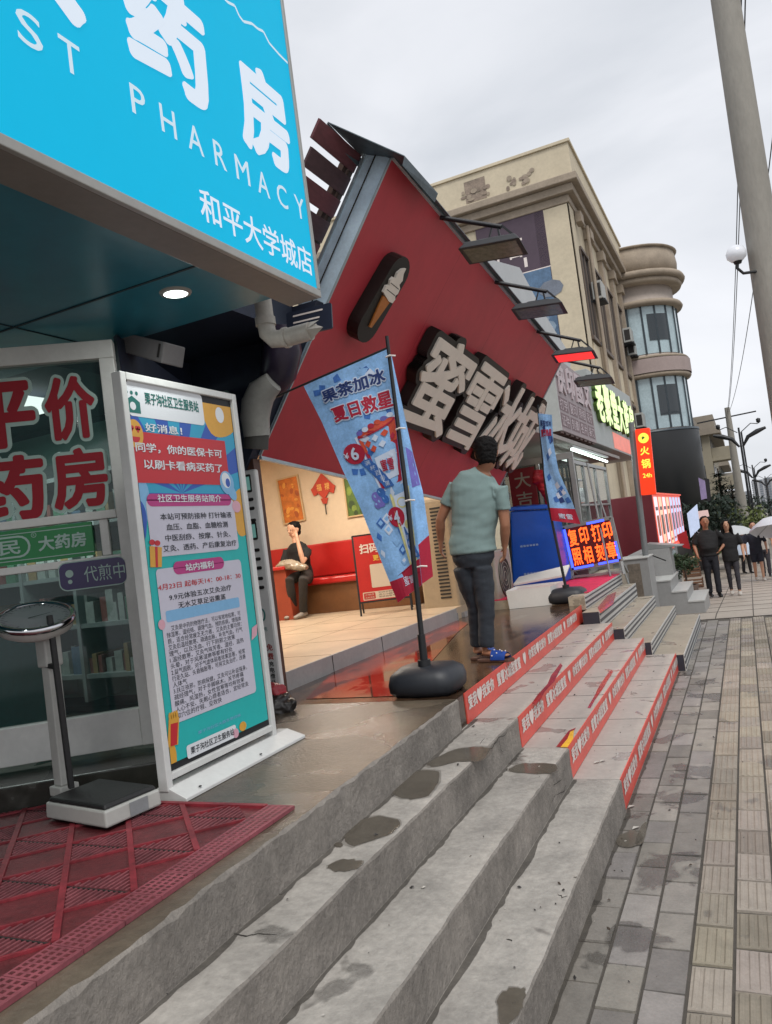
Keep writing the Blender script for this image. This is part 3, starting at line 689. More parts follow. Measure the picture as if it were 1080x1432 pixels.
cp(blob(*c4(190, 690), .08, .13), .0022, 9); cp(blob(*c4(745, 740), .09, .12), .0022, 8); cp(blob(*c4(210, 790), .04, .09), .0025, 1)
a = c4(150, 215); b = c4(520, 140); g.rrect(PO, a[0] + .0, a[1] - .012, b[0] + .02, b[1] + .02, .02, .0028, 6)
g.text(PO, '栗子沟社区卫生服务站', c4(235, 165)[0], c4(235, 170)[1] + .0, c4(515, 190)[0], c4(515, 165)[1] + .008, .0034, 10, .02)
u, v = c4(170, 180); g.pp(PO, [(u - .045, v - .03), (u + .045, v - .03), (u + .045, v + .02), (u, v + .045), (u - .045, v + .02)], .0034, 10); g.disc(PO, u, v, .018, h=.004, m=6)
for k in (-.03, 0, .03): g.disc(PO, u + k, v + .058, .009, h=.0034, m=10)
def av(c, p, q): return (c(*p)[1] + c(*q)[1]) / 2
def TX(c, tx, xl, yl, xr, yr, h_, z, m_, bold=0.0):
    v = av(c, (xl, yl), (xr, yr)); hh_ = c(xl, yl - h_)[1] - c(xl, yl)[1]; g.text(PO, tx, c(xl, yl)[0], v, c(xr, yr)[0], v + hh_, z, m_, bold)
def RR(c, ll, lr, ul, ur, r, z, m_): g.rrect(PO, (c(*ll)[0] + c(*ul)[0]) / 2, av(c, ll, lr), (c(*lr)[0] + c(*ur)[0]) / 2, av(c, ul, ur), r, z, m_)
TX(c4, '好消息！', 238, 325, 430, 325, 46, .0034, 6, .02)
RR(c4, (190, 605), (680, 580), (155, 345), (650, 335), .004, .0034, 3)
TX(c4, '同学，你的医保卡可', 188, 450, 638, 432, 52, .0042, 6, .018)
TX(c4, '以刷卡看病买药了', 232, 540, 640, 508, 52, .0042, 6, .018)
u, v = c4(180, 325); g.disc(PO, u, v, .05, .062, h=.0044, m=8)
for k in (-.02, .02):
    for e in (-.007, .007): g.disc(PO, u + k + e, v + .025, .0095, h=.005, m=3)
    g.pp(PO, [(u + k - .015, v + .022), (u + k, v + .002), (u + k + .015, v + .022)], .005, 3)
g.pp(PO, [(u - .028 + .056 * i / 8, v - .014) for i in range(9)] + [(u + .028 * math.cos(t), v - .014 - .026 * math.sin(t)) for t in [math.pi * i / 8 for i in range(1, 8)]], .005, 3)
u, v = c4(665, 585); g.disc(PO, u, v, .055, .06, h=.0046, m=9, rot=.4); g.disc(PO, u + .03, v - .045, .03, .05, h=.005, m=9, rot=.6); g.disc(PO, u - .005, v + .012, .034, .04, h=.0052, m=6, rot=.4); g.disc(PO, u + .006, v, .018, .022, h=.0056, m=1); g.disc(PO, u + .055, v - .12, .035, .03, h=.0046, m=11)
RR(c4, (262, 985), (735, 930), (250, 700), (690, 650), .02, .0034, 4)
RR(c4, (243, 722), (690, 695), (243, 650), (682, 640), .03, .0042, 5)
TX(c4, '社区卫生服务站简介', 302, 702, 635, 674, 42, .005, 6, .015)
for tx, a_ in (('本站可预防接种 打针输液', (315, 787, 690, 765)), ('血压、血脂、血糖检测', (348, 842, 670, 815)), ('中医刮痧、按摩、针灸、', (342, 897, 685, 868)), ('艾灸、透药、产后康复治疗', (330, 952, 717, 915))): TX(c4, tx, *a_, 36, .0045, 7, .008)
u, v = c4(288, 965)
g.pp(PO, [(u - .04, v - .05), (u + .03, v - .055), (u + .045, v + .03), (u - .03, v + .04)], .0048, 8); g.pp(PO, [(u - .008, v - .053), (u + .006, v - .054), (u + .018, v + .034), (u + .002, v + .036)], .0052, 3); g.disc(PO, u - .012, v + .055, .018, .012, h=.0052, m=3); g.disc(PO, u + .02, v + .05, .018, .012, h=.0052, m=3)
g.rrect(PO, c4(290, 1050)[0], av(c5, (250, 700), (738, 550)), c4(735, 1000)[0] + .005, av(c4, (285, 1045), (740, 985)), .02, .0034, 4)
RR(c4, (382, 1068), (650, 1040), (382, 1000), (650, 975), .03, .0042, 5)
TX(c4, '站内福利', 447, 1050, 595, 1034, 40, .005, 6, .02)
for tx, a_, m_ in (('4月23日 起每天14：00-18：30', (303, 1155, 738, 1087), 3), ('9.9元体验五次艾灸治疗', (362, 1205, 690, 1152), 7), ('无水艾草足浴熏蒸', (410, 1247, 660, 1200), 7)): TX(c4, tx, *a_, 34, .0045, m_, .008)
g.rrect(PO, c4(345, 1300)[0], av(c4, (345, 1305), (735, 1255)), c4(735, 1250)[0], av(c4, (345, 1250), (735, 1195)), .01, .0040, 9)
lines = ['　　艾灸是中药的物理疗法，可以有效地祛寒，可', '除湿寒，温经络、调理气血，预防疾病，增强体', '质，适合经常疲乏无力者、艾灸的主要功效：', '艾灸后温经散寒、疏通血脉，补充气血，行气', '理气，以及活血、行下阴邪之效果', '1.温经散寒，艾灸气味芳香、温经、温热', '头晕，对于风寒湿痹等都有好处', '2.益气固脱，对于气虚体弱者效果显著，经常', '行走久站、头昏脑胀等，可用艾灸治疗，改善', '人体气', '3.扶正祛邪，防病保健，艾灸可以补益强身，', '疏经理气，对于手脚麻木，关节疼痛', '酸痛、风湿热，女性宫寒等均有效果', '人心不安、失眠心烦者适合，宜经常灸', '和穴位的疗程、见效快']
va, vb = av(c4, (400, 1330), (745, 1265)), av(c5, (300, 705), (700, 520)); ua, ub = c5(230, 300)[0], c5(660, 200)[0]
for i, tx in enumerate(lines):
    v = va - (va - vb) * (i + .3) / len(lines); q = glyphs(tx, .0)[2]; wd = min(ub - ua, (q[1] - q[0]) * .0315)
    g.text(PO, tx, ua + (.03 if i == 0 else 0), v - .012, ua + wd, v + .012, .0045, 7, 0)
u, v = c5(188, 140); g.disc(PO, u, v, .022, h=.0045, m=11)
u, v = c5(725, 180); g.pp(PO, [(u - .03, v - .04), (u + .02, v - .02), (u + .035, v + .035), (u - .015, v + .02)], .0045, 11)
g.rrect(PO, c5(335, 880)[0], av(c5, (335, 900), (620, 815)), c5(625, 780)[0], av(c5, (335, 835), (620, 725)), .012, .0034, 6)
TX(c5, '栗子沟社区卫生服务站', 358, 882, 612, 790, 44, .0042, 7, .012)
TX(c5, '栗子沟社区大路东第四栋', 400, 768, 650, 680, 20, .0034, 9, 0)
u, v = c5(255, 760); g.pp(PO, [(u - .045, v - .055), (u + .02, v - .06), (u + .045, v + .05), (u - .02, v + .055)], .0048, 8); g.pp(PO, [(u - .028, v - .055), (u + .012, v - .058), (u + .034, v + .03), (u - .012, v + .034)], .0053, 3)
for k in range(4): g.disc(PO, u - .01 + k * .014, v + .062, .009, .02, h=.005, m=8)
cp(blob(*c5(235, 940), .045, .09), .003, 8); u, v = c5(660, 730); g.disc(PO, u, v, .028, .022, h=.004, m=8); g.disc(PO, *c5(620, 770), .022, .022, h=.0038, m=11)
g.obj('poster', pm, ps)

# ================================================================== WEIGHING SCALE
m_sw2 = M('cream white enamel', 'b4b4ae', .35, .06, 5); m_rub = M('black rubber', '1d1d1d', .55, .2, 12, .2, 80); m_chr = M('chrome', 'c9c9cb', .12, 0, metal=1.0)
ws = thing('weighing_scale', 'white column weighing scale with a round chrome dial, standing on the red mat', 'scale', (-2.46, 2.3, .72))
Fc, Lc, Rc = V((-2.286, 2.144, 0)), V((-2.688, 2.22, 0)), V((-2.246, 2.401, 0)); Bc = Lc + Rc - Fc
def inset(t, z): 
    c = (Fc + Bc) / 2
    return [p + (c - p).normalized() * t + V((0, 0, z)) for p in (Lc, Fc, Rc, Bc)]
G().hexa(inset(0, .742), inset(.004, .805)).obj('base', m_sw2, ws, .008)
G().hexa(inset(.012, .806), inset(.025, .824)).obj('platform', m_rub, ws, .008)
G().hexa(inset(.03, .733), inset(.03, .741)).obj('foot', m_rub, ws)
a, b = Fc.lerp(Rc, .42) + V((0, 0, 0)), Fc.lerp(Rc, .75)
nrm = (Rc - Fc).cross(V((0, 0, 1))).normalized(); g = G(); g.hexa([a + nrm * .0012 + V((0, 0, .748)), b + nrm * .0012 + V((0, 0, .748)), b + V((0, 0, .748)), a + V((0, 0, .748))], [a + nrm * .0012 + V((0, 0, .80)), b + nrm * .0012 + V((0, 0, .80)), b + V((0, 0, .8)), a + V((0, 0, .8))]); g.obj('plate', M('grey label', '8a8d8e', .4, .1, 30), ws)
cx_, cy_ = -2.70, 2.335
g = G(); ang = math.radians(-11)
def rbx(g, c, wx, wy, z0, z1, lean=(0, 0), m=0):
    e1, e2 = V((math.cos(ang), math.sin(ang), 0)) * wx / 2, V((-math.sin(ang), math.cos(ang), 0)) * wy / 2
    q = [V((c[0], c[1], 0)) + e1 * a + e2 * b for a, b in ((-1, -1), (1, -1), (1, 1), (-1, 1))]
    g.hexa([p + V((0, 0, z0)) for p in q], [p + V((lean[0], lean[1], z1)) for p in q], m)
rbx(g, (cx_, cy_), .085, .085, .80, .84); rbx(g, (cx_, cy_), .058, .055, .84, 1.36, (.0, 0)); g.obj('column', m_sw2, ws, .005)
g = G(); rbx(g, (cx_ - .002, cy_), .078, .075, 1.33, 1.48); g.obj('sleeve', m_sw2, ws, .008)
dz = V((.30, -.22, 1)).normalized(); dx = V((1, .2, 0)); dx = (dx - dz * dx.dot(dz)).normalized(); dy = dz.cross(dx); AX = (dx, dy, dz); dc = V((-2.745, 2.32, 1.50))
g = G().lathe([(0, -.02), (.11, -.02), (.145, 0.0), (.15, .03)], dc, 40, 1, ax=AX).lathe([(.15, .03), (.158, .032), (.16, .045), (.155, .056), (.142, .058), (.136, .05)], dc, 40, 0, ax=AX)
dial = g.obj('dial', [m_chr, m_sw2], ws)
g = G().lathe([(0, .046), (.137, .046)], dc, 40, 0, ax=AX)
for k in range(40):
    t = 2 * math.pi * k / 40; r0 = .105 if k % 5 == 0 else .118
    d_ = dx * math.cos(t) + dy * math.sin(t); s_ = dz.cross(d_) * .0016
    g.quad(dc + d_ * r0 - s_ + dz * .0475, dc + d_ * .13 - s_ + dz * .0475, dc + d_ * .13 + s_ + dz * .0475, dc + d_ * r0 + s_ + dz * .0475, 1)
d_ = (dx * .5 + dy * .86); s_ = dz.cross(d_) * .004; g.add([dc - d_ * .03 - s_ + dz * .049, dc - d_ * .03 + s_ + dz * .049, dc + d_ * .10 + dz * .049], [(0, 2, 1)], 1)
g.obj('dial_face', [M('dial paper', '9fa3a4', .3, .04, 8), m_dark], dial)
G().lathe([(0, .056), (.138, .056)], dc, 40, 0, ax=AX).obj('dial_glass', m_glass2, dial)
G().bar((-2.625, 2.29, 1.545), (-2.62, 2.30, .835), .026, .022).bar((-2.70, 2.31, 1.34), (-2.62, 2.295, 1.33), .02, .02).obj('rod', m_rub, ws, .004)
# ================================================================== RED DRAIN MAT
m_mat = M('worn red mat', '60262a', .45, .45, 5, .3, 90); m_mat2 = M('bright red mat', '7c262f', .5, .42, 5); m_matr = M('worn rib', '7a4247', .6, .4, 8); m_mpk = M('pink red edge', '80424a', .55, .34, 4)
mt = thing('drain_mat', 'worn red plastic drain mat with diamond ribs in front of the pharmacy door', 'mat', (-2.2, 1.5, .72))
G().box(-3.6, -1.777, -1.2, 2.448, .7215, .7265).obj('mat_base', m_mat, mt)
g = G(); T_ = .29; nx, ny = -1.772, 1.45
def clipb(a, b, xlo=-3.6, xhi=-1.78, ylo=-1.2, yhi=2.445):
    t0, t1 = 0., 1.; d = (b[0] - a[0], b[1] - a[1])
    for p, q in ((-d[0], a[0] - xlo), (d[0], xhi - a[0]), (-d[1], a[1] - ylo), (d[1], yhi - a[1])):
        if abs(p) < 1e-9:
            if q < 0: return None
        else:
            r = q / p
            if p < 0: t0 = max(t0, r)
            else: t1 = min(t1, r)
    return None if t1 - t0 < .02 else ((a[0] + d[0] * t0, a[1] + d[1] * t0), (a[0] + d[0] * t1, a[1] + d[1] * t1))
for k in range(-16, 18):
    for sgn, wd, m_ in ((-1, .020, 0), (1, .011, 0)):
        c = nx + T_ * k; q = clipb((c - 4, ny - 4 * sgn), (c + 4, ny + 4 * sgn))
        if q: g.bar((*q[0], .731), (*q[1], .731), wd, .009 if sgn < 0 else .0084, m_)
for j in range(-9, 4):
    q = clipb((-3.6, ny + T_ * j), (-1.78, ny + T_ * j));
    if q: g.bar((*q[0], .7275), (*q[1], .7275), .006, .004, 2)
g.box(-3.6, -1.777, 2.43, 2.452, .7266, .738, 0)
for i in range(-6, 1):
    for j in range(-9, 4):
        X_, Y_ = nx + T_ * i, ny + T_ * j
        for s_ in (1, -1):                    # comb of ribs in the triangles above and below each node row
            for k in range(1, 14):
                x = X_ - T_ + k * T_ / 14; hgt = (T_ / 2 - abs(x - (X_ - T_ / 2))) - .02
                if hgt < .02: continue
                a = (x, Y_ + s_ * .006); b = (x, Y_ + s_ * (.006 + hgt)); q = clipb(a, b)
                if q: g.bar((*q[0], .7288), (*q[1], .7288), .0075, .006, 1)
g.obj('mat_lattice', [m_mat2, m_matr, m_dark], mt)
g = G()
for k in range(-24, 1):
    y1_ = 2.452 + k * .145; y0_ = y1_ - .1425
    g.box(-1.775, -1.658, y0_, y1_, .7215, .7345, 0)
    for a in range(7):
        for b in range(4): g.box(-1.765 + b * .0265, -1.752 + b * .0265, y0_ + .008 + a * .0193, y0_ + .019 + a * .0193, .7346, .7352 if (a + b) % 9 else .7358, 1)
g.obj('edge_strip', [m_mpk, m_mat], mt)
# ================================================================== PHONE CHARGER RENTAL CABINET and a bag beside it
m_kw = M('white cabinet', 'e2e1de', .4, .06, 4)
kc = thing('charger_cabinet', 'slim white cabinet of dark slots and two small screens behind the poster stand', 'cabinet', (-3.02, 4.35, .72))
KP = S((-3.18, 4.30, 0), (1, .0, 0), (0, 0, 1))
KP.n = V((0, -1, 0))
G().box(-3.18, -2.895, 4.30, 4.345, .722, 2.27).obj('body', m_kw, kc, .015)
g = G()
for z in (2.12, 1.80): g.rrect(KP, .155, z, .245, z + .12, .01, .001, 0, .002); g.rect(KP, .165, z + .015, .235, z + .105, .0042, 1)
g.obj('screen', [m_dark, M('small screen', '5f8f86', .2, .1, 20, emit='6f9f98', es=.25)], kc)
for z in (2.06, 2.0, 1.92, 1.86, 1.72, 1.66, 1.60, 1.53, 1.47):
    g = G()
    for u in (.155, .205): g.rrect(KP, u, z, u + .042, z + .022, .01, .001, 0, .003)
    g.obj('slot', m_dark, kc)
g = G()
g.disc(KP, .20, 1.30, .03, .045, .001, 1); g.disc(KP, .20, 1.30, .018, .032, .0016, 3); g.text(KP, '充电', .175, 1.19, .23, 1.22, .001, 1)
for tx, u, z, w, m_ in (('免', .165, 1.06, .045, 2), ('费', .165, 1.0, .045, 2), ('充', .17, .955, .035, 0), ('电', .17, .915, .035, 0), ('借', .17, .875, .035, 0), ('还', .17, .835, .035, 0), ('扫', .10, 1.06, .03, 0), ('码', .10, 1.025, .03, 0), ('租', .10, .99, .03, 0), ('借', .10, .955, .03, 2), ('方', .10, .92, .03, 0), ('便', .10, .885, .03, 2)): g.text(KP, tx, u * .9 + .06, z, u * .9 + .06 + w, z + w, .001, m_, .02)
g.obj('print', [m_dark, M('teal print', '3f7f7c', .4, 0), M('red print', 'a8322c', .4, 0), m_kw], kc)
g = G(); limb(g, [(V((-2.90, 4.10, .73)), .10, .08), (V((-2.86, 4.08, .78)), .11, .09), (V((-2.80, 4.07, .82)), .08, .08), (V((-2.74, 4.06, .845)), .05, .05)]); limb(g, [(V((-2.86, 4.05, .74)), .12, .09), (V((-2.72, 4.03, .76)), .10, .07), (V((-2.64, 4.02, .735)), .05, .03)])
bgm = fuse('rubbish_bag', g, [M('dark grey bag', '2e2a28', .35, .2, 12), M('red bag top', '9c2731', .4, .2, 10)], None, .008, 2, lambda c: 1 if c.z > .825 and c.x > -2.84 else 0, .012, 14)
tag(bgm, 'crumpled dark grey rubbish bag on the floor at the foot of the white cabinet', 'bag')
# ================================================================== RED DRINKS SHOP
m_beige = M('warm beige wall', 'c4b196', .6, .06, 2); m_tanf = M('tan floor tile', 'b6a28a', .35, .14, 2.5, .03, 40); m_step = M('grey step tile', '9c9997', .5, .1, 4)
m_brown = M('brown panel', '6b4526', .55, .15, 5); m_bench = M('red bench vinyl', 'a8201d', .35, .08, 4); m_roof = M('dark roof', '3a3634', .8, .2, 3)
ds = thing('drinks_shop', 'open fronted drinks shop with warm beige walls behind the big tilted red sign', 'shop', (-5, 7, .85))
G().box(-8.0, -3.09, 4.55, 9.6, .60, .85).obj('floor', m_tanf, ds)
g = G()
for k in range(1, 8): g.box(-3.088 - .8 * k, -3.084 - .8 * k, 4.56, 9.5, .849, .8512)
for k in range(1, 7): g.box(-8, -3.1, 4.55 + .8 * k, 4.554 + .8 * k, .849, .8514)
g.obj('floor_joint', M('tile joint', '7d6650', .8, .1), ds)
g = G(); g.hexa([(-3.085, 4.56, .715), (-3.07, 4.56, .715), (-3.05, 8.15, .715), (-3.085, 8.15, .715)], [(-3.088, 4.56, .853), (-3.072, 4.56, .853), (-3.052, 8.15, .853), (-3.088, 8.15, .853)])
for y in (5.3, 6.2, 7.1): g.box(-3.07 + (y - 4.56) * .0056, -3.0668 + (y - 4.56) * .0056, y, y + .004, .725, .85, 1)
g.box(-3.088, -3.04 , 8.15, 8.16, .715, .80, 0); g.obj('doorstep', [m_step, m_dark], ds)
g = G(); g.box(-8.1, -3.35, 9.6, 9.75, .6, 3.2); g.box(-8.1, -8.0, 4.55, 9.6, .6, 3.2); g.box(-8.0, -3.12, 4.525, 4.549, .853, 3.0)
g.obj('wall', m_beige, ds)
G().box(-8.1, -3.36, 9.575, 9.598, .851, .94).obj('skirting', m_brown, ds)
G().box(-8.1, -2.62, 4.53, 9.75, 3.2, 3.3).obj('roof', m_roof, ds)
G().box(-8.0, -2.75, 4.55, 9.59, 3.12, 3.198).obj('ceiling', M('shop ceiling', 'cfc6b8', .7, .04), ds)
for x, y in ((-4.6, 6.2), (-4.6, 8.2), (-6.4, 7.2)):
    G().box(x - .3, x + .3, y - .3, y + .3, 3.09, 3.115).obj('ceiling_lamp', M('warm ceiling lamp', 'ffffff', .4, 0, emit='ffdcae', es=4), ds)
    l = bpy.data.lights.new('ceiling_glow', 'AREA'); l.size = .55; l.energy = 32; l.color = (1.0, .93, .83)
    lo = bpy.data.objects.new('ceiling_glow', l); COL.objects.link(lo); lo.location = (x, y, 3.08)
# tilted sign: a slab leaning out over the pavement
LLc, ULc, URc, BRc = V((-2.966, 4.5, 2.376)), V((-1.716, 4.5, 4.08)), V((-1.766, 9.5, 3.617)), V((-2.946, 9.5, 1.943))
MS = S(LLc, BRc - LLc, ULc - LLc); nb = -MS.n
WU = (BRc - LLc).length; WV = 2.113
m_sred = M('matt red sign', 'b43842', .5, .09, 1.1, .04, 8, stretch=(1, 1, .35)); m_blue = M('pale blue metal', 'd6ecfa', .4, .12, 5); m_black = M('black letter side', '17130f', .5, .1, 8); m_cream = M('cream letter face', 'e2d9cd', .5, .05, 5)
rs = thing('tilted_sign', 'large red signboard leaning out over the steps with cream and black lettering', 'sign', (-2.4, 7, 3))
th = .20
A0, B0, C0, D0 = LLc, BRc, URc, ULc
g = G(); g.hexa([p + nb * .012 for p in (D0, C0, B0, A0)][::-1], [p + nb * .0 for p in (D0, C0, B0, A0)][::-1])
g.obj('sign_face', m_sred, rs)
g = G(); g.hexa([p + nb * th for p in (A0, B0, C0, D0)], [p + nb * .013 for p in (A0, B0, C0, D0)]); g.obj('sign_body', m_blue, rs)
g = G(); ev = (ULc - LLc).normalized()
ofs = V((0, -.012, 0))
g.bar(A0 + nb * .004 + ofs * .4, D0 + nb * .004 + ofs * .4, .012, .012); g.bar(A0 + nb * th + ofs * .5, D0 + nb * th + ofs * .5, .014, .02); g.bar(A0 + nb * .118 + ofs, D0 + nb * .118 + ofs, .004, .008, 1)
g.bar(A0 + nb * .0 - ev * .012, B0 - ev * .012, .024, .024); g.bar(D0 + ev * .012, C0 + ev * .012, .024, .024); g.bar(B0, C0, .02, .02)
g.obj('edge_trim', [M('steel trim', 'a9b6bc', .4, .12, 8, metal=.3), m_dark], rs)
g = G()
for ch, u0, v0, u1, v1 in (('蜜', 1.37, .60, 2.33, 1.44), ('雪', 2.40, .60, 3.22, 1.44), ('冰', 3.26, .58, 4.06, 1.46), ('城', 4.02, .58, 4.86, 1.46)):
    d = .055
    g.text(MS, ch, u0 - d, v0 - d, u1 + d, v1 + d, .0, 1, .062, t=.10)
    g.text(MS, ch, u0, v0, u1, v1, .1015, 0, .019, t=.016)
g.obj('lettering', [m_cream, m_black], rs)
for u in (1.25, 2.5, 3.76): G().rect(MS, u, .0, u + .003, WV, .0012, 0).obj('panel_seam', M('seam gap', '6a1e28', .6, .1, 5), rs)
# ice cream cone emblem
g = G(); cu_, cv_ = .37, 1.36
def R_(u, v): a = -.12; u *= .74; v *= .74; return (cu_ + u * math.cos(a) - v * math.sin(a), cv_ + u * math.sin(a) + v * math.cos(a))
def rp(pts, h, m, t=0.): g.pp(MS, [R_(*p) for p in pts], h, m, t)
def cap_(w0, y0_, y1_, n=10): return [(w0 * math.cos(t), y0_ + w0 * math.sin(t)) for t in [math.pi + math.pi * i / n for i in range(n + 1)]] + [(w0 * math.cos(t), y1_ + w0 * math.sin(t)) for t in [math.pi * i / n for i in range(n + 1)]]
rp(cap_(.17, -.30, .26), 0.0, 1, .10)
rp([(-.075, .0), (.085, .02), (.03, -.30), (-.01, -.31)], .1015, 2, .012)
sw = [(-.12, .02), (-.13, .08), (-.085, .11), (-.115, .15), (-.10, .19), (-.055, .20), (-.07, .25), (-.035, .31), (.02, .345), (.03, .29), (.075, .24), (.06, .19), (.105, .17), (.12, .12), (.095, .085), (.13, .06), (.12, .015), (.05, .0)]
rp(sw, .1015, 0, .018)
for yy in (.06, .13): rp([(-.09, yy), (.09, yy + .02), (.088, yy + .028), (-.09, yy + .008)], .120, 1)
g.obj('cone_emblem', [m_cream, m_black, M('orange cone', 'b06a2c', .5, .1, 20)], rs)
# slatted timber apron behind the near end of the sign, sheet metal cap on top
tu, tl = V((-1.94, 4.5, 4.19)), V((-3.24, 4.5, 2.52)); dv = (tl - tu).normalized(); sn = dv.cross(V((0, 1, 0))).normalized()
m_wood = [M('wine stained board', '66363c', .6, .3, 7, stretch=(1, .25, 1)), M('dark stained board', '4f363a', .6, .3, 7, stretch=(1, .25, 1))]
sl_ = thing('slatted_apron', 'wine stained timber slats with gaps fixed behind the top end of the red sign', 'slats', (-2.4, 4.2, 3.4))
for k in range(8):
    a = tu + dv * (.155 * k + .0); b = a + dv * .118; y0_, y1_ = 4.0 + .02 * math.sin(k * 2.1) + (0 if k else -.02), 4.52
    if k > 2: b = a + dv * .14
    g = G(); q = [V((p.x, y, p.z)) for p in (a, b) for y in (y0_, y1_)]
    g.hexa([q[0], q[1], q[3], q[2]], [p + sn * .018 for p in (q[0], q[1], q[3], q[2])]); g.obj('slat', m_wood[k % 2], sl_, .002)
g = G()
for y in (4.44, 4.52): g.bar(V((tu.x, y, tu.z)) + sn * -.025, V((tl.x, y, tl.z)) + sn * -.025, .045, .04)
g.obj('batten', M('rusty brown batten', '3b2418', .7, .3, 9), sl_)
g = G(); bk = lambda y: V((-1.94, y, 4.215 - .0926 * max(0, y - 4.5))); fr_ = lambda y, e=0.: V((-1.615 - .0 + e, y, 4.045 - .0926 * max(0, y - 4.5)))
sh = [bk(4.10), fr_(4.46), fr_(5.0, .01), bk(5.0)]
up = V((.3, 0, 1)).normalized() * .006
g.hexa(sh, [p + up for p in sh]); sh = [bk(5.004) - up, V((-1.66, 5.004, 4.03)), V((-1.70, 9.5, 3.63)), bk(9.5)]; g.hexa(sh, [p + up for p in sh])
g.add([fr_(4.46), fr_(5.0, .01), fr_(5.0, .0) - V((.02, 0, .05)), fr_(4.46) - V((.02, 0, .05))], [(0, 1, 2, 3), (3, 2, 1, 0)])
sh = [bk(4.10), bk(4.10) + V((-.02, 0, -.06)), bk(9.5) + V((-.02, 0, -.06)), bk(9.5)]; g.hexa(sh, [p + V((-.004, 0, 0)) for p in sh])
tag(g.obj('metal_cap', M('weathered sheet metal', '5f6b72', .45, .22, 4, metal=.3)), 'bent grey sheet metal capping along the top edge of the red sign', 'roof cap')
# floodlights on arms: built once at the root of its arm, then copied
m_fl = M('black lamp housing', '1d1e21', .45, .15, 8); m_fg = M('lamp glass', '6f6f62', .15, .25, 30, spec=.7)
def flood(label, group):
    t = thing('floodlight', label, 'floodlight', (0, 0, 0), group)
    e = V((.44, .0, -.20))
    G().tube([(0, 0, 0), e * .5, e], .017, 8).bar(e + V((0, 0, .01)), e + V((.09, .0, -.10)), .016, .016).bar(e * .93, e + V((-.02, 0, -.10)), .014, .014).bar(e * .85, e + V((-.13, 0, -.12)), .01, .01).obj('arm', m_fl, t)
    c = e + V((-.08, .0, -.13)); rx = V((.97, 0, -.10)).normalized(); n = V((-.38, -.16, -.9)).normalized(); ry = n.cross(rx).normalized(); n = rx.cross(ry)
    q = lambda w, h, z: [c + rx * a * w + ry * b * h + n * z for a, b in ((-1, -1), (1, -1), (1, 1), (-1, 1))]
    G().hexa(q(.18, .10, -.03), q(.225, .13, .03)).hexa(q(.09, .05, -.06), q(.12, .07, -.036)).obj('housing', m_fl, t, .008)
    G().hexa(q(.19, .105, .0295), q(.19, .105, .0315)).obj('lens', m_fg, t)
    return t
FG = 'floodlights on arms along the red sign'
tops = [(5.34, 'floodlight nearest the apex of the red sign, in front of the purple banner'), (6.70, 'second floodlight along the sloping top of the red sign, below the purple banner'), (8.22, 'floodlight with a red glowing glass on the top edge of the red sign'), (9.38, 'last floodlight at the low right corner of the red sign')]
fl0 = flood(tops[0][1], FG)
for i, (y, lb) in enumerate(tops):
    p = V((-1.71 - .01 * (y - 4.5), y, 4.06 - .0926 * (y - 4.5)))
    o = fl0 if i == 0 else dup(fl0, p, 0, lb)
    if i == 0: o.location = p
    if i == 2:
        for ch in o.children:
            if ch.name.startswith('lens'): ch.data = ch.data.copy(); ch.data.materials[0] = M('red lit lens', 'd8302a', .3, .1, 40, emit='e8322c', es=.7); ch['label'] = 'glowing red lens'
# bench, pictures, knot
bn = thing('wall_bench', 'long red vinyl bench with a brown base along the back wall', 'bench', (-5.2, 9.3, .85))
G().box(-6.6, -3.9, 9.12, 9.55, .852, 1.24).obj('base', m_brown, bn); G().box(-6.62, -3.88, 9.06, 9.5, 1.242, 1.33).obj('seat', m_bench, bn, .02); G().box(-6.62, -3.88, 9.49, 9.58, 1.335, 1.80).obj('backrest', m_bench, bn, .02)
g = G(); q = PY(428, 795, 9.11); g.box(q.x - .06, q.x + .06, 9.108, 9.119, q.z - .06, q.z + .06); g.obj('socket', M('socket plate', 'c9bfae', .5, .05), bn)
def picture(pts, name, label, mats, fn):
    q = [PY(*p, 9.585) for p in pts]; P = S(q[3], q[2] - q[3], q[0] - q[3]); w_ = (q[2] - q[3]).length; h_ = (q[0] - q[3]).length
    t = thing(name, label, 'picture', q[3]); g = G(); 
    for a in ((-.02, -.02, w_ + .02, 0), (-.02, h_, w_ + .02, h_ + .02), (-.02, 0, 0, h_), (w_, 0, w_ + .02, h_)): g.pp(P, [(a[0], a[1]), (a[2], a[1]), (a[2], a[3]), (a[0], a[3])], -.01, 0, .03)
    g.obj('frame', mats[0], t); g = G(); fn(g, P, w_, h_); g.obj('print', mats[1:], t)
def pic1(g, P, w_, h_):
    g.rect(P, 0, 0, w_, h_, 0, 0); r2 = random.Random(5)
    for k in range(16): u, v, r = r2.uniform(.1, .9) * w_, r2.uniform(.1, .9) * h_, r2.uniform(.04, .1) * w_; g.disc(P, u, v, r, r * 1.6, .001 + k * .0002, 1 + k % 2, 10, rot=r2.uniform(0, 3))
picture([(390, 672), (420, 667), (426, 726), (399, 732)], 'wall_picture', 'orange framed picture on the beige wall above the seated person', [M('pale frame', 'b59a72', .5, .1), M('orange print', 'b8661c', .5, .3, 12), M('deep orange print', '9a4a14', .5, .2, 12), M('amber print', 'cc8a34', .5, .2, 12)], pic1)
def pic2(g, P, w_, h_):
    g.rect(P, 0, 0, w_, h_, 0, 0); r2 = random.Random(8)
    for k in range(22): u, v, r = r2.uniform(.05, .95) * w_, r2.uniform(.05, .95) * h_, r2.uniform(.05, .12) * w_; g.disc(P, u, v, r, r * 1.2, .001 + k * .0002, 1 + k % 2, 10)
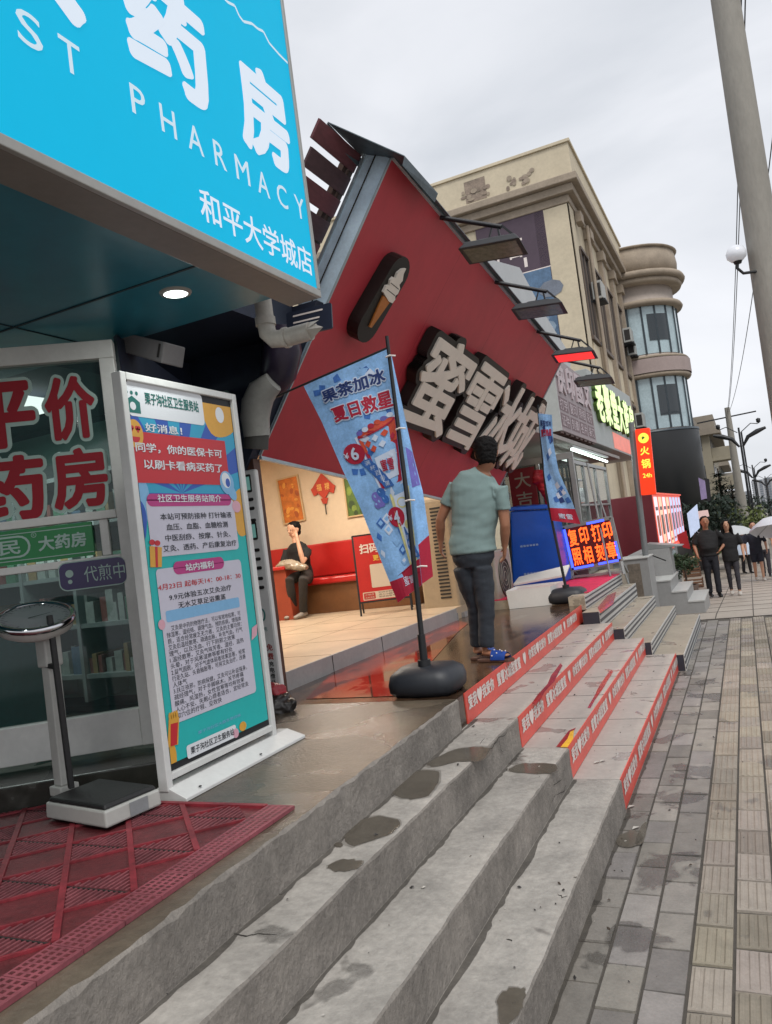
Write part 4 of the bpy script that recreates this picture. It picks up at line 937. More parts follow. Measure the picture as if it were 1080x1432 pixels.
picture([(478, 670), (520, 664), (528, 716), (488, 722)], 'wall_picture', 'green framed picture on the beige wall right of the red knot', [M('pale frame', 'b59a72', .5, .1), M('green print', '4b6422', .5, .3, 12), M('leaf print', '6f8430', .5, .3, 12), M('dark leaf print', '2e4218', .5, .2, 12)], pic2)
q = PY(452, 680, 9.58); P = S(q, (1, 0, 0), (0, 0, 1)); g = G()
g.pp(P, [(-.17, 0), (0, .19), (.17, 0), (0, -.19)], 0, 0, .015); g.pp(P, [(-.20, -.02), (-.13, .03), (-.10, -.10), (-.16, -.12)], .002, 0, .012); g.pp(P, [(.20, -.02), (.13, .03), (.10, -.10), (.16, -.12)], .002, 0, .012); g.pp(P, [(-.06, -.17), (.06, -.17), (.03, -.25), (-.03, -.25)], .001, 0, .012)
g.text(P, '福', -.10, -.06, -.02, .04, .017, 1, .02); g.text(P, '禄', .03, -.06, .11, .04, .017, 1, .02); g.pp(P, [(-.008, -.25), (.008, -.25), (.006, -.40), (-.006, -.40)], .002, 2, .008)
tag(g.obj('paper_knot', [M('red knot paper', 'a8331c', .6, .15, 12), M('gold print', 'd09a4c', .5, .05), m_dark]), 'red diamond shaped lucky paper knot hanging on the beige wall', 'decoration')
# red table end with the seated person
tb = thing('red_counter', 'low red counter end beside the seated person', 'counter', (-5.9, 8.4, .85))
q = [PY(*p, 8.6) for p in ((374, 800), (398, 793), (411, 866), (386, 870))]
g = G(); g.hexa([q[3], q[2], q[2] + V((0, .3, 0)), q[3] + V((0, .3, 0))], [q[0], q[1], q[1] + V((0, .3, 0)), q[0] + V((0, .3, 0))]); g.obj('side_panel', M('brick red panel', '8c3a24', .5, .12, 5), tb)
G().box(q[0].x - .9, q[0].x - .01, 8.62, 8.88, .852, q[0].z - .02).obj('front_panel', m_brown, tb); G().box(q[0].x - .92, q[1].x + .02, 8.55, 8.95, q[0].z + .004, q[0].z + .05).obj('top', m_bench, tb, .008)
# QR stand (its code left out)
A_ = V((-4.285, 8.22, .85)); B_ = V((-3.72, 8.45, .85)); QP = S(A_ + V((0, 0, 0)), B_ - A_, V((0, .12, 1)))
qs = thing('promo_stand', 'red promotional floor stand on thin black legs, behind the blue flag', 'stand', A_)
wq = (B_ - A_).length; g = G()
for u in (0, wq): g.bar(QP(u, 0), QP(u, .97), .022, .022); g.bar(QP(u, .9, -.03), QP(u, 0.02, -.40), .02, .02)
g.bar(QP(0, .965), QP(wq, .965), .022, .022); g.bar(QP(0, .16), QP(wq, .16), .02, .02); g.obj('frame', m_fl, qs)
G().rect(QP, .012, .17, wq - .012, .955, .012).rect(QP, .012, .17, wq - .012, .955, .004).obj('board', M('bright red board', 'b5201a', .4, .08, 5, emit='b5201a', es=0.0), qs)
g = G(); g.text(QP, '扫码点单', .07, .74, .54, .86, .014, 0, .03); g.text(QP, '更优惠', .22, .64, .44, .71, .014, 1, .03); g.rrect(QP, .17, .32, .56, .60, .015, .0135, 2)
g.rrect(QP, .05, .18, wq - .03, .275, .01, .0135, 2); g.rrect(QP, .06, .19, .20, .265, .01, .0142, 3); g.text(QP, '小程序', .075, .235, .185, .255, .015, 2); g.text(QP, '点单流程', .075, .20, .185, .22, .015, 2)
for i, tx in enumerate(('打开手机扫一扫', '进入小程序点单', '到店自取不排队')): g.text(QP, tx, .24, .248 - i * .026, .52, .266 - i * .026, .015, 4)
g.obj('print', [M('pale lettering', 'd8c9bd', .5, 0), M('yellow lettering', 'd6b03c', .5, 0), M('cream card', 'c7b7a2', .5, .03), M('red print', 'a8322c', .4, 0), m_dark], qs)
# air conditioners
ab = thing('floor_air_conditioner', 'tall beige floor standing air conditioner with vent slots behind the man', 'air conditioner', (-3.6, 8.9, .85))
m_ac = M('yellowed plastic', '9d8c74', .45, .08, 4); m_ac2 = M('pale plastic', 'a29c90', .45, .08, 4)
G().box(-3.56, -3.10, 8.45, 8.95, .73, 2.12).obj('body', m_ac, ab, .03)
g = G(); 
for k in range(26): z = .95 + k * .042; g.box(-3.33, -3.20, 8.440, 8.452, z, z + .02)
g.obj('vent', m_dark, ab); G().box(-3.58, -3.05, 8.40, 9.0, .721, .775).obj('plinth', m_step, ab)
ou = thing('outdoor_air_conditioner', 'cream outdoor air conditioner unit with a round fan grille beside the blue box', 'air conditioner', (-2.85, 9.3, .72))
G().box(-3.12, -2.82, 9.05, 9.75, .74, 1.42).obj('body', m_ac2, ou, .02)
g = G().lathe([(0, .0), (.24, .0), (.25, .01)], (-2.818, 9.40, 1.08), 28, 0, ax=(V((0, 1, 0)), V((0, 0, 1)), V((1, 0, 0)))); fan = g.obj('fan_grille', M('fan recess', '3a3734', .6, .2, 8), ou)
g = G()
for r in (.06, .12, .18, .24): g.tube([V((-2.808, 9.40 + r * math.cos(t), 1.08 + r * math.sin(t))) for t in [2 * math.pi * k / 28 for k in range(29)]], .004, 5)
g.obj('wire_guard', m_ac2, fan); G().box(-3.1, -2.84, 9.1, 9.15, .722, .739).box(-3.1, -2.84, 9.65, 9.7, .722, .739).obj('foot', m_dark, ou)
# blue box, foam box
m_blu = M('blue plastic', '0f50b4', .4, .08, 4)
bb = thing('blue_cabinet', 'tall bright blue plastic box with its lid ajar, standing by the white foam box', 'box', (-2.75, 10.9, .82))
q = [PY(*p, 10.6) for p in ((718, 830), (792, 826), (772, 712), (713, 715))]
z0_ = .83; q[0].z = q[1].z = z0_
g = G(); dpt = V((0, .5, 0)); g.hexa([q[0], q[1], q[1] + dpt, q[0] + dpt], [q[3], q[2], q[2] + dpt, q[3] + dpt]); g.obj('body', m_blu, bb, .025)
g = G(); o_ = V((0, -.012, 0)); lidz = V((0, 0, .05)); k0 = V((-.02, -.02, .004)); k1 = V((.02, -.02, .004)); k2 = V((.02, .53, .03)); k3 = V((-.02, .53, .03)); g.hexa([q[3] + k0, q[2] + k1, q[2] + k2, q[3] + k3], [q[3] + k0 + lidz, q[2] + k1 + lidz, q[2] + k2 + lidz, q[3] + k3 + lidz]); g.obj('lid', m_blu, bb, .012)
BP = S(q[0], q[1] - q[0], q[3] - q[0]); BP.n = V((0, -1, 0)); g = G(); wB = (q[1] - q[0]).length; hB = (q[3] - q[0]).length
[g.rrect(BP, (.26 + .06 * k) * wB, z * hB, (.26 + .06 * k + .045) * wB, (z + .025) * hB, .004, .004, 0) for z in (.51, .15) for k in range(6)]; g.obj('print', M('pale blue print', '7f9cc4', .4, 0), bb)
g = G(); 
for z in (.3, .75): g.bar(BP(0.02, z * hB, .003), BP(wB - .02, z * hB, .003), .02, .012)
fb = thing('foam_box', 'low white foam box on the wet floor in front of the blue box', 'box', (-2.4, 9.1, .72))
q = [PZ(*p, P0 + .002) for p in ((713, 852), (772, 846))]; q += [q[1] + V((.02, .62, 0)), q[0] + V((-.05, .62, 0))]
g = G(); h_ = V((0, 0, .215)); ou_ = [p + h_ + (p - (q[0] + q[2]) / 2).normalized() * .02 for p in q]; c_ = (q[0] + q[2]) / 2
inn = [p + (c_ - p).normalized() * .05 for p in ou_]; inb = [p + V((0, 0, .03)) + (c_ - p).normalized() * .06 for p in q]
g.add(q + ou_ + inn + inb, [(3, 2, 1, 0)] + [(i, (i + 1) % 4, 4 + (i + 1) % 4, 4 + i) for i in range(4)] + [(4 + i, 4 + (i + 1) % 4, 8 + (i + 1) % 4, 8 + i) for i in range(4)] + [(8 + i, 8 + (i + 1) % 4, 12 + (i + 1) % 4, 12 + i) for i in range(4)] + [(12, 13, 14, 15)])
g.obj('tray', M('white foam', 'd6d5d1', .7, .04, 8), fb)
g = G(); a, b = ou_[3] + V((-.03, -.02, .004)), ou_[2] + V((.04, -.02, .05)); g.hexa([a, b, b + V((0, .30, .10)), a + V((0, .30, .06))], [p + V((0, .0, .03)) for p in (a, b, b + V((0, .30, .10)), a + V((0, .30, .06)))]); g.obj('lid', M('white foam', 'd6d5d1', .7, .04, 8), fb, .006)
# flags
m_fb = M('ice blue cloth', '84b0de', .7, .22, 9); m_fd = M('deep blue cloth', '3566ae', .7, .3, 12); m_fr = M('crimson cloth', 'a51534', .7, .12, 8); m_fn = M('navy print', '1d3570', .6, 0); m_fw = M('white cloth print', 'c3cfe2', .6, .06, 6); m_fy = M('pale yellow print', 'c9c489', .6, .2, 10); m_fo = M('orange print 2', 'c4472c', .6, .25, 14); m_fp = M('violet print', '6a63b0', .6, .2, 12)
m_flg = [m_fb, m_fd, m_fr, m_fn, m_fw, m_fy, m_fo, m_fp]
def flag(name, label, base, mirror, uvp, wave, group):
    """feather banner: uvp gives left and right edge points from top (v=1) to bottom (v=0)"""
    t = thing(name, label, 'flag', base, group)
    bx, by, bz = base
    b = G(); pr = [(0, 0), (.20, 0), (.235, .03), (.24, .08), (.225, .13), (.17, .165), (.07, .175), (0, .175)]
    n = 8; vs = []
    for r, z in pr:
        for k in range(24):
            a = 2 * math.pi * k / 24; f_ = 1 / max(abs(math.cos(a)), abs(math.sin(a))) ** .55
            vs.append(V((bx + r * .95 * f_ * math.cos(a), by + r * .8 * f_ * math.sin(a), bz + z)))
    b.add(vs, [(i * 24 + j, i * 24 + (j + 1) % 24, (i + 1) * 24 + (j + 1) % 24, (i + 1) * 24 + j) for i in range(len(pr) - 1) for j in range(24)], 0, True)
    b.obj('water_base', M('dark plastic base', '23262c', .5, .12, 6, .05, 40), t)
    return t
def grid_surface(le, re, wave):
    def ev(L_, v):
        v = max(0., min(1., v)) * (len(L_) - 1); i = min(int(v), len(L_) - 2); return L_[i].lerp(L_[i + 1], v - i)
    def w_(u, v, h):
        a, b = ev(le, v), ev(re, v); d = b - a; p = a + d * u; n = V((d.y, -d.x, 0)); n = n.normalized() if n.length > 1e-6 else V((0, -1, 0))
        return p + n * (h + wave * math.sin(u * 5.0 + v * 7) * (.3 + .7 * (1 - abs(2 * u - 1))))
    return S((0, 0, 0), (1, 0, 0), (0, 0, 1), w_)
def flag_art(t, FS):
    g = G(); g.rect(FS, 0, 0, 1, 1, 0, 0, 10, 30); g.rect(FS, 0, 0, 1, 1, -.002, 0, 10, 30); g.obj('banner', m_fb, t)
    g = G(); r2 = random.Random(11)
    for k in range(26):
        u, v = r2.uniform(.1, .9), r2.choice([r2.uniform(.92, .985), r2.uniform(.2, .5), r2.uniform(.55, .9)])
        a = r2.uniform(0, 3); g.pp(FS, [(u + .07 * math.cos(a + q * 1.5) * r2.uniform(.5, 1.2), v + .022 * math.sin(a + q * 1.5) * r2.uniform(.6, 1.2)) for q in range(4)], .0015 + k * .00003, (1, 4, 0, 1)[k % 4])
    g.rect(FS, 0, 0, 1, .085, .003, 2, 8, 4); g.pp(FS, [(0.0, .08), (.35, .10), (.7, .13), (1, .155), (1, .08)], .003, 2)
    g.text(FS, '果茶加冰', .13, .875, .93, .945, .004, 4, .09); g.text(FS, '果茶加冰', .14, .88, .92, .94, .0055, 3, .035)
    g.text(FS, '夏日救星', .16, .775, .96, .855, .004, 4, .09); g.text(FS, '夏日救星', .17, .78, .95, .85, .0055, 2, .035)
    # a cup of red fruit tea with ice, then a cloudy lemon drink
    g.pp(FS, [(.34, .70), (.97, .75), (.90, .475), (.47, .455)], .0030, 4)
    g.pp(FS, [(.38, .692), (.94, .738), (.875, .485), (.50, .468)], .0036, 7); g.pp(FS, [(.385, .685), (.935, .73), (.915, .65), (.42, .625)], .0042, 6); g.pp(FS, [(.42, .63), (.916, .655), (.875, .485), (.50, .468)], .0040, 2)
    g.disc(FS, .66, .716, .28, .016, .0048, 2, rot=.07); g.disc(FS, .66, .718, .245, .012, .0052, 6, rot=.07)
    for k in range(6): g.disc(FS, .43 + .09 * k, .712 + .008 * k, .045, .010, .0056 + k * .0001, (7, 4, 2, 6)[k % 4])
    for k, (u, v, r) in enumerate(((.50, .66, .05), (.62, .675, .05), (.76, .685, .06), (.86, .665, .04), (.56, .635, .05), (.70, .645, .06))): g.pp(FS, [(u - r, v), (u, v - .014), (u + r, v + .004), (u + .01, v + .016)], .0058 + k * .0002, (6, 4, 6, 2)[k % 4])
    g.pp(FS, [(.53, .60), (.86, .615), (.845, .51), (.56, .495)], .0055, 4); g.text(FS, '蜜雪', .60, .535, .80, .585, .0066, 2, .02)
    g.pp(FS, [(.60, .44), (.97, .46), (.93, .10), (.72, .10)], .0032, 5); g.pp(FS, [(.66, .43), (.93, .445), (.90, .13), (.76, .13)], .0038, 4); g.disc(FS, .80, .40, .10, .022, .0046, 5); g.disc(FS, .80, .40, .075, .016, .0050, 4); g.disc(FS, .84, .31, .07, .018, .0046, 5)
    for k, (u, v, r) in enumerate(((.36, .44, .09), (.46, .455, .08), (.40, .415, .08), (.50, .425, .07), (.33, .405, .06))): g.disc(FS, u, v, r, r * .26, .0044 + .0003 * k, (7, 1, 7, 1, 7)[k]); g.disc(FS, u - .02, v + .006, r * .3, r * .08, .0047 + .0003 * k, 0)
    for k, (u, v) in enumerate(((.28, .33), (.40, .30), (.50, .25), (.60, .21), (.42, .345), (.58, .16))): g.pp(FS, [(u - .09, v), (u - .02, v - .026), (u + .09, v - .006), (u + .03, v + .024)], .0038 + .0002 * k, (1, 4, 0)[k % 3]); g.pp(FS, [(u - .05, v), (u - .01, v - .012), (u + .05, v - .002), (u + .02, v + .012)], .0050 + .0002 * k, (0, 0, 4)[k % 3])
    for nm, u, v, w_ in (('6', .20, .64, .16), ('4', .57, .345, .17)):
        g.disc(FS, u + .06, v, w_, .042, .0065, 2); g.text(FS, '¥', u - w_ * .6, v - .012, u - w_ * .15, v + .012, .0115, 4, .01); g.text(FS, nm, u + w_ * .05, v - .026, u + w_ * .75, v + .026, .0115, 4, .03)
    for u0, v0, tx in ((.36, .59, '满杯百香果'), (.66, .285, '冰鲜柠檬水')):
        for k, ch in enumerate(tx):
            uu, vv = u0 + .055 * k, v0 - .026 * k; g.pp(FS, [(uu - .07, vv + .012), (uu + .10, vv + .016), (uu + .15, vv - .014), (uu - .02, vv - .018)], .005, 1); g.text(FS, ch, uu, vv - .010, uu + .085, vv + .010, .006, 4, .0)
    g.text(FS, '蜜雪', .45, .04, .75, .085, .0045, 4, .0)
    g.obj('print', m_flg, t)
FG2 = 'feather flags beside the steps'
b1 = (-1.90, 4.42, .722); py_ = 4.42
f1 = flag('feather_flag', 'nearer blue feather flag on a dark pole and black water base, spread wide', b1, False, None, 0, FG2)
e1 = lambda L_: [PY(*p, py_) for p in L_]
le = e1([(557, 843), (530, 775), (505, 712), (478, 655), (450, 590), (425, 540)]); re = e1([(590, 818), (586, 770), (578, 700), (567, 628), (555, 560), (541, 487)])
le = [PY(*p, py_ - .02 * i) for i, p in enumerate([(557, 843), (530, 775), (505, 712), (478, 655), (450, 590), (425, 540)])]
flag_art(f1, grid_surface(le, re, .015))
bk_l = [p + V((-.02, .03, 0)) for p in re]; bk_r = [PY(*p, py_ + .10) for p in [(606, 806), (601, 755), (592, 690), (579, 640), (565, 575), (548, 497)]]
g = G(); FB = grid_surface(bk_l, bk_r, .006); g.rect(FB, 0, 0, 1, .22, 0, 2, 3, 6); g.rect(FB, 0, .22, 1, 1, 0, 0, 3, 16); g.rect(FB, .2, .45, .9, .62, .002, 3, 2, 4); g.obj('banner_back', [m_fb, m_fd, m_fr, m_fp], f1)
pb, pt_ = V((-1.885, 4.36, .88)), PY(541, 470, 4.33)
g = G().tube([pb, pb.lerp(pt_, .5) + V((.012, 0, 0)), pt_], [.017, .015, .011], 10).tube([pb, pb.lerp(pt_, .10)], .024, 10).tube([pb + V((0, 0, .0)), pb + V((0, 0, .05))], .04, 12)
a, b = PY(383, 556, 4.22), PY(543, 486, 4.33); g.tube([a, b], .007, 8); g.obj('pole', m_fl, f1)
g = G()
for p in ((548, 499), (562, 600), (575, 700), (592, 792)): c = PY(*p, 4.34); g.tube([c + V((-.03, -.02, .0)), c + V((0, -.03, .004)), c + V((.03, -.01, -.002))], .006, 6)
g.obj('cable_tie', m_letw, f1)
b2 = (-1.99, 9.05, .722)
f2 = flag('feather_flag', 'farther narrow blue feather flag blown sideways beside the blue box', b2, True, None, 0, FG2)
le = [PY(*p, 8.9) for p in ((772, 728), (768, 700), (762, 668), (757, 625), (753, 578))]; re = [PY(*p, 8.9) for p in ((812, 733), (800, 700), (782, 660), (774, 620), (772, 580))]
g = G(); FS = grid_surface(le, re, .02); g.rect(FS, 0, 0, 1, .16, 0, 2, 6, 6); g.rect(FS, 0, .16, 1, 1, 0, 0, 6, 24); g.obj('banner', [m_fb, m_fd, m_fr], f2)
g = G(); r2 = random.Random(4)
for k in range(16): u, v = r2.uniform(.1, .8), r2.uniform(.2, .95); g.pp(FS, [(u, v), (u + .2, v + .02), (u + .25, v - .03), (u + .03, v - .05)], .004, (1, 4, 1, 3)[k % 4])
g.text(FS, '果茶加冰', .1, .90, .9, .95, .006, 3, .03); g.text(FS, '夏日救星', .1, .82, .9, .88, .006, 2, .03)
g.text(FS, '蜜雪', .3, .04, .8, .10, .005, 4, .01)
g.obj('print', m_flg, f2)
pb, pt_ = V((-1.99, 9.0, .88)), PY(752, 566, 8.91)
G().tube([pb, PY(764, 690, 8.92), pt_], [.017, .015, .011], 10).tube([pb, pb + V((0, 0, .05))], .04, 12).obj('pole', m_fl, f2)
# ================================================================== PEOPLE
m_skin = M('skin', '9a6a50', .5, .06, 12); m_skin2 = M('light skin', 'b58a70', .5, .06, 12); m_hair = M('black hair', '0c0a0a', .7, .25, 50, .3, 200, spec=.2)
m_eye = M('dark eye', '120d0b', .2, 0); m_lip = M('lip', '8a4a42', .5, 0)
def hand(g, wp, d, side, fwd, s=1.0, curl=.5):
    """palm, four unequal fingers with a bend, and a thumb leaving the side of the palm; side = across the palm towards the thumb"""
    d = d.normalized(); side = (side - d * side.dot(d)).normalized(); n = d.cross(side).normalized()
    if n.dot(fwd) < 0: n = -n
    pe = wp + d * .085 * s
    limb(g, [(wp - d * .02 * s, .026 * s, .020 * s, side), (wp + d * .02 * s, .032 * s, .018 * s, side), (wp + d * .055 * s, .040 * s, .016 * s, side), (pe, .039 * s, .013 * s, side)], 12)
    for k, (off, L_) in enumerate(((.029, .070), (.010, .080), (-.010, .074), (-.029, .058))):
        b = pe + side * off * s - d * .012 * s; a1 = curl * (.5 + .08 * k); a2 = curl * (1.3 + .1 * k)
        d1 = d * math.cos(a1) + n * math.sin(a1); d2 = d * math.cos(a2) + n * math.sin(a2)
        p1 = b + (d1 + side * off * 1.2).normalized() * L_ * .55 * s; p2 = p1 + d2 * L_ * .5 * s
        limb(g, [(b, .0095 * s, .0095 * s, side), (p1, .009 * s, .009 * s, side), (p2, .0072 * s, .0072 * s, side)], 8)
    b = wp + d * .028 * s + side * .026 * s; p1 = b + (d * .7 + side * .75 + n * .3).normalized() * .038 * s; p2 = p1 + (d * .95 + side * .15 + n * .5).normalized() * .032 * s
    limb(g, [(b, .013 * s, .012 * s, n), (p1, .0105 * s, .0105 * s, n), (p2, .008 * s, .008 * s, n)], 8)
def figure(name, label, J, fw, mats, s=1.0, vox=.012, sleeve=.5, long_hair=False, female=False, leg='long', hemx=0.0, face=True, belly=0.0, curl=.5, group=None, fit=1.0, cap=None, shoes=True):
    """J: joints in world space; fw: facing; mats: skin, top, trousers, shoe, hair"""
    skin, top, trs, sho = mats[:4]; hair = mats[4] if len(mats) > 4 else m_hair
    fw = V(fw).normalized(); rt = fw.cross(V((0, 0, 1))).normalized()
    J = {k: V(p) for k, p in J.items()}
    gz0 = min(J['aL'].z, J['aR'].z) - .08
    t = thing(name, label, 'person', (J['pel'].x, J['pel'].y, gz0), group)
    hd, nk, ch, pe = J['head'], J['neck'], J['chest'], J['pel']; sw = 0.92 if female else 1.0
    hf = V(J.get('look', fw)).normalized(); hr = hf.cross(V((0, 0, 1))).normalized(); hu = hr.cross(hf).normalized()
    g = G()
    # head: rings from chin to crown
    prof = [(-.118, .030, .028, .042), (-.10, .048, .052, .030), (-.07, .062, .075, .014), (-.03, .072, .09, .004), (.01, .0765, .098, 0), (.05, .077, .100, -.004), (.085, .066, .086, -.006), (.105, .046, .06, -.006), (.117, .02, .026, -.006)]
    limb(g, [(hd + hu * z * s + hf * f_ * s, w_ * s, d_ * s, hr) for z, w_, d_, f_ in prof], 18)
    limb(g, [(hd + hf * .088 * s + hu * .012 * s, .010 * s, .012 * s, hr), (hd + hf * .108 * s - hu * .02 * s, .013 * s, .014 * s, hr), (hd + hf * .098 * s - hu * .034 * s, .016 * s, .010 * s, hr)], 8)
    for q in (-1, 1): limb(g, [(hd + hr * q * .078 * s - hu * .035 * s - hf * .008 * s, .006 * s, .012 * s, hr), (hd + hr * q * .085 * s + hf * -.012 * s, .008 * s, .02 * s, hr), (hd + hr * q * .080 * s + hu * .028 * s - hf * .012 * s, .006 * s, .013 * s, hr)], 8)
    limb(g, [(nk - V((0, 0, .05)) * s, .065 * s, .06 * s, rt), (nk, .054 * s, .055 * s, rt), (hd - hu * .07 * s - hf * .012 * s, .052 * s, .055 * s, rt)], 14)
    limb(g, [(pe, .14 * s, .09 * s, rt), (pe.lerp(ch, .5), .125 * s, .085 * s, rt), (ch, .15 * s, .09 * s, rt), (nk - V((0, 0, .04)) * s, .07 * s, .06 * s, rt)], 16)
    for q in 'LR':
        sg = -1 if q == 'L' else 1
        sh, el, wr = J['s' + q], J['e' + q], J['w' + q]
        limb(g, [(sh, .05 * s, .05 * s, rt), (sh.lerp(el, .5), .046 * s, .046 * s, rt), (el, .038 * s, .038 * s, rt), (el.lerp(wr, .35), .039 * s, .037 * s, rt), (wr, .026 * s, .022 * s, rt)], 12)
        hand(g, wr, J.get('h' + q, (wr - el)), J.get('t' + q, fw), J.get('n' + q, rt * -sg), s, curl)
        hp, kn, an = J['p' + q], J['k' + q], J['a' + q]
        limb(g, [(hp, .08 * s, .085 * s, rt), (hp.lerp(kn, .5), .068 * s, .072 * s, rt), (kn, .05 * s, .053 * s, rt), (kn.lerp(an, .35), .048 * s, .056 * s, rt), (an, .032 * s, .036 * s, rt)], 12)
        td = V(J.get('t_' + q, fw)); td.z = 0; td.normalize(); ax = td.cross(V((0, 0, 1)))
        limb(g, [(an + V((0, 0, .01)) - td * .01 * s, .032 * s, .034 * s, td), (an - V((0, 0, .04)) * s - td * .03 * s, .03 * s, .03 * s, ax), (an - V((0, 0, .055)) * s + td * .06 * s, .038 * s, .024 * s, ax), (an - V((0, 0, .062)) * s + td * .14 * s, .042 * s, .014 * s, ax), (an - V((0, 0, .066)) * s + td * .18 * s, .026 * s, .009 * s, ax)], 12)
    fuse('body', g, skin, t, vox, 3)
    # hair
    g = G(); b0 = -.005
    limb(g, [(hd + hu * (-.088 if not long_hair else -.11) * s - hf * .044 * s, .060 * s, .050 * s, hr), (hd + hu * -.05 * s - hf * .038 * s, .074 * s, .068 * s, hr), (hd + hu * -.02 * s - hf * .030 * s, .082 * s, .080 * s, hr), (hd + hu * .03 * s - hf * .030 * s, .089 * s, .090 * s, hr), (hd + hu * .07 * s - hf * .016 * s, .088 * s, .098 * s, hr), (hd + hu * .106 * s - hf * .012 * s, .070 * s, .082 * s, hr), (hd + hu * .126 * s - hf * .012 * s, .03 * s, .04 * s, hr)], 20)
    if long_hair:
        limb(g, [(hd + hu * .05 * s - hf * .05 * s, .08 * s, .06 * s, hr), (hd - hu * .08 * s - hf * .05 * s, .098 * s, .06 * s, hr), (hd - hu * .20 * s - hf * .05 * s, .115 * s, .055 * s, hr), (hd - hu * .29 * s - hf * .05 * s, .09 * s, .04 * s, hr)], 18)
        for q in (-1, 1): limb(g, [(hd + hr * q * .05 * s + hu * .08 * s + hf * .05 * s, .03 * s, .04 * s, hr), (hd + hr * q * .085 * s + hf * .03 * s, .02 * s, .04 * s, hr), (hd + hr * q * .10 * s - hu * .12 * s + hf * .01 * s, .03 * s, .04 * s, hr), (hd + hr * q * .11 * s - hu * .26 * s + hf * .01 * s, .025 * s, .03 * s, hr)], 10)
    fuse('hair', g, hair, t, max(.006, vox * .7), 2, None, .006, 38)
    if face:
        g = G()
        for q in (-1, 1): g.ball(hd + hr * q * .032 * s + hf * .086 * s + hu * .008 * s, .0085 * s, 8)
        g.obj('eyes', m_eye, t)
        g = G(); g.ball(hd + hf * .092 * s - hu * .062 * s, .02 * s, 10, 0, (1, .6, .28)); g.obj('mouth', m_lip, t)
    # top
    g = G(); sp = fit
    limb(g, [(pe + V((0, 0, -.06 - hemx)) * s, .175 * s * sp * sw, .125 * s * sp, rt), (pe + V((0, 0, .03)) * s, .172 * s * sp * sw, .125 * s * sp, rt), (pe.lerp(ch, .4) + fw * belly * .6, .165 * s * sp * sw, (.12 + belly) * s, rt), (pe.lerp(ch, .8) + fw * belly * .3, .185 * s * sp * sw, (.125 + belly * .4) * s, rt), (ch + V((0, 0, .06)) * s, .19 * s * sp * sw, .118 * s, rt), (ch.lerp(nk, .62), .165 * s * sw, .095 * s, rt), (ch.lerp(nk, .86), .10 * s, .082 * s, rt), (nk - V((0, 0, .015)) * s, .072 * s, .070 * s, rt)], 22)
    for q in 'LR':
        sh, el, wr = J['s' + q], J['e' + q], J['w' + q]; pts = [(sh + (J['chest'] - sh) * .25, .070 * s, .078 * s, rt), (sh, .060 * s, .068 * s, rt), (sh.lerp(el, .35), .056 * s, .062 * s, rt)]
        if sleeve <= 1: pts.append((sh.lerp(el, sleeve + .15), .057 * s, .060 * s, rt))
        else: pts += [(el, .055 * s, .055 * s, rt), (el.lerp(wr, sleeve - 1), .045 * s, .045 * s, rt)]
        limb(g, pts, 16)
    fuse('top', g, top, t, vox, 4, None, .0065, 6)
    g = G()
    limb(g, [(pe + V((0, 0, .07)) * s, .155 * s * sw, .105 * s, rt), (pe, .165 * s, .118 * s, rt), (pe - V((0, 0, .09)) * s, .16 * s, .118 * s, rt), (pe - V((0, 0, .15)) * s, .12 * s, .10 * s, rt)], 20)
    for q in 'LR':
        hp, kn, an = J['p' + q], J['k' + q], J['a' + q]
        pts = [(hp + V((0, 0, .02)), .085 * s, .10 * s, rt), (hp.lerp(kn, .5), .082 * s, .088 * s, rt), (kn, .066 * s, .07 * s, rt)]
        if leg == 'long': pts += [(kn.lerp(an, .4), .062 * s, .068 * s, rt), (an + V((0, 0, .0)), .058 * s, .062 * s, rt)]
        if leg == 'slim': pts = [(hp + V((0, 0, .02)), .08 * s, .09 * s, rt), (hp.lerp(kn, .5), .074 * s, .078 * s, rt), (kn, .055 * s, .058 * s, rt), (kn.lerp(an, .35), .053 * s, .06 * s, rt), (an + V((0, 0, .02)), .038 * s, .042 * s, rt)]
        if leg == 'short': pts = [(hp + V((0, 0, .02)), .09 * s, .10 * s, rt), (hp.lerp(kn, .5), .088 * s, .092 * s, rt), (hp.lerp(kn, .85), .085 * s, .09 * s, rt)]
        limb(g, pts, 16)
    fuse('trousers', g, trs, t, vox, 4, None, .005, 8)
    if shoes:
        for q in 'LR':
            an = J['a' + q]; td = V(J.get('t_' + q, fw)); td.z = 0; td.normalize(); ax = td.cross(V((0, 0, 1))); g = G(); o = an - V((0, 0, .05)) * s
            limb(g, [(o - td * .06 * s + V((0, 0, .0)), .034 * s, .030 * s, ax), (o - td * .03 * s + V((0, 0, .022)) * s, .040 * s, .045 * s, ax), (o + td * .03 * s + V((0, 0, .016)) * s, .042 * s, .042 * s, ax), (o + td * .11 * s, .047 * s, .030 * s, ax), (o + td * .18 * s - V((0, 0, .006)) * s, .040 * s, .022 * s, ax), (o + td * .205 * s - V((0, 0, .010)) * s, .02 * s, .014 * s, ax)], 14)
            fuse('shoe', g, sho, t, vox * .7, 2)
    return t
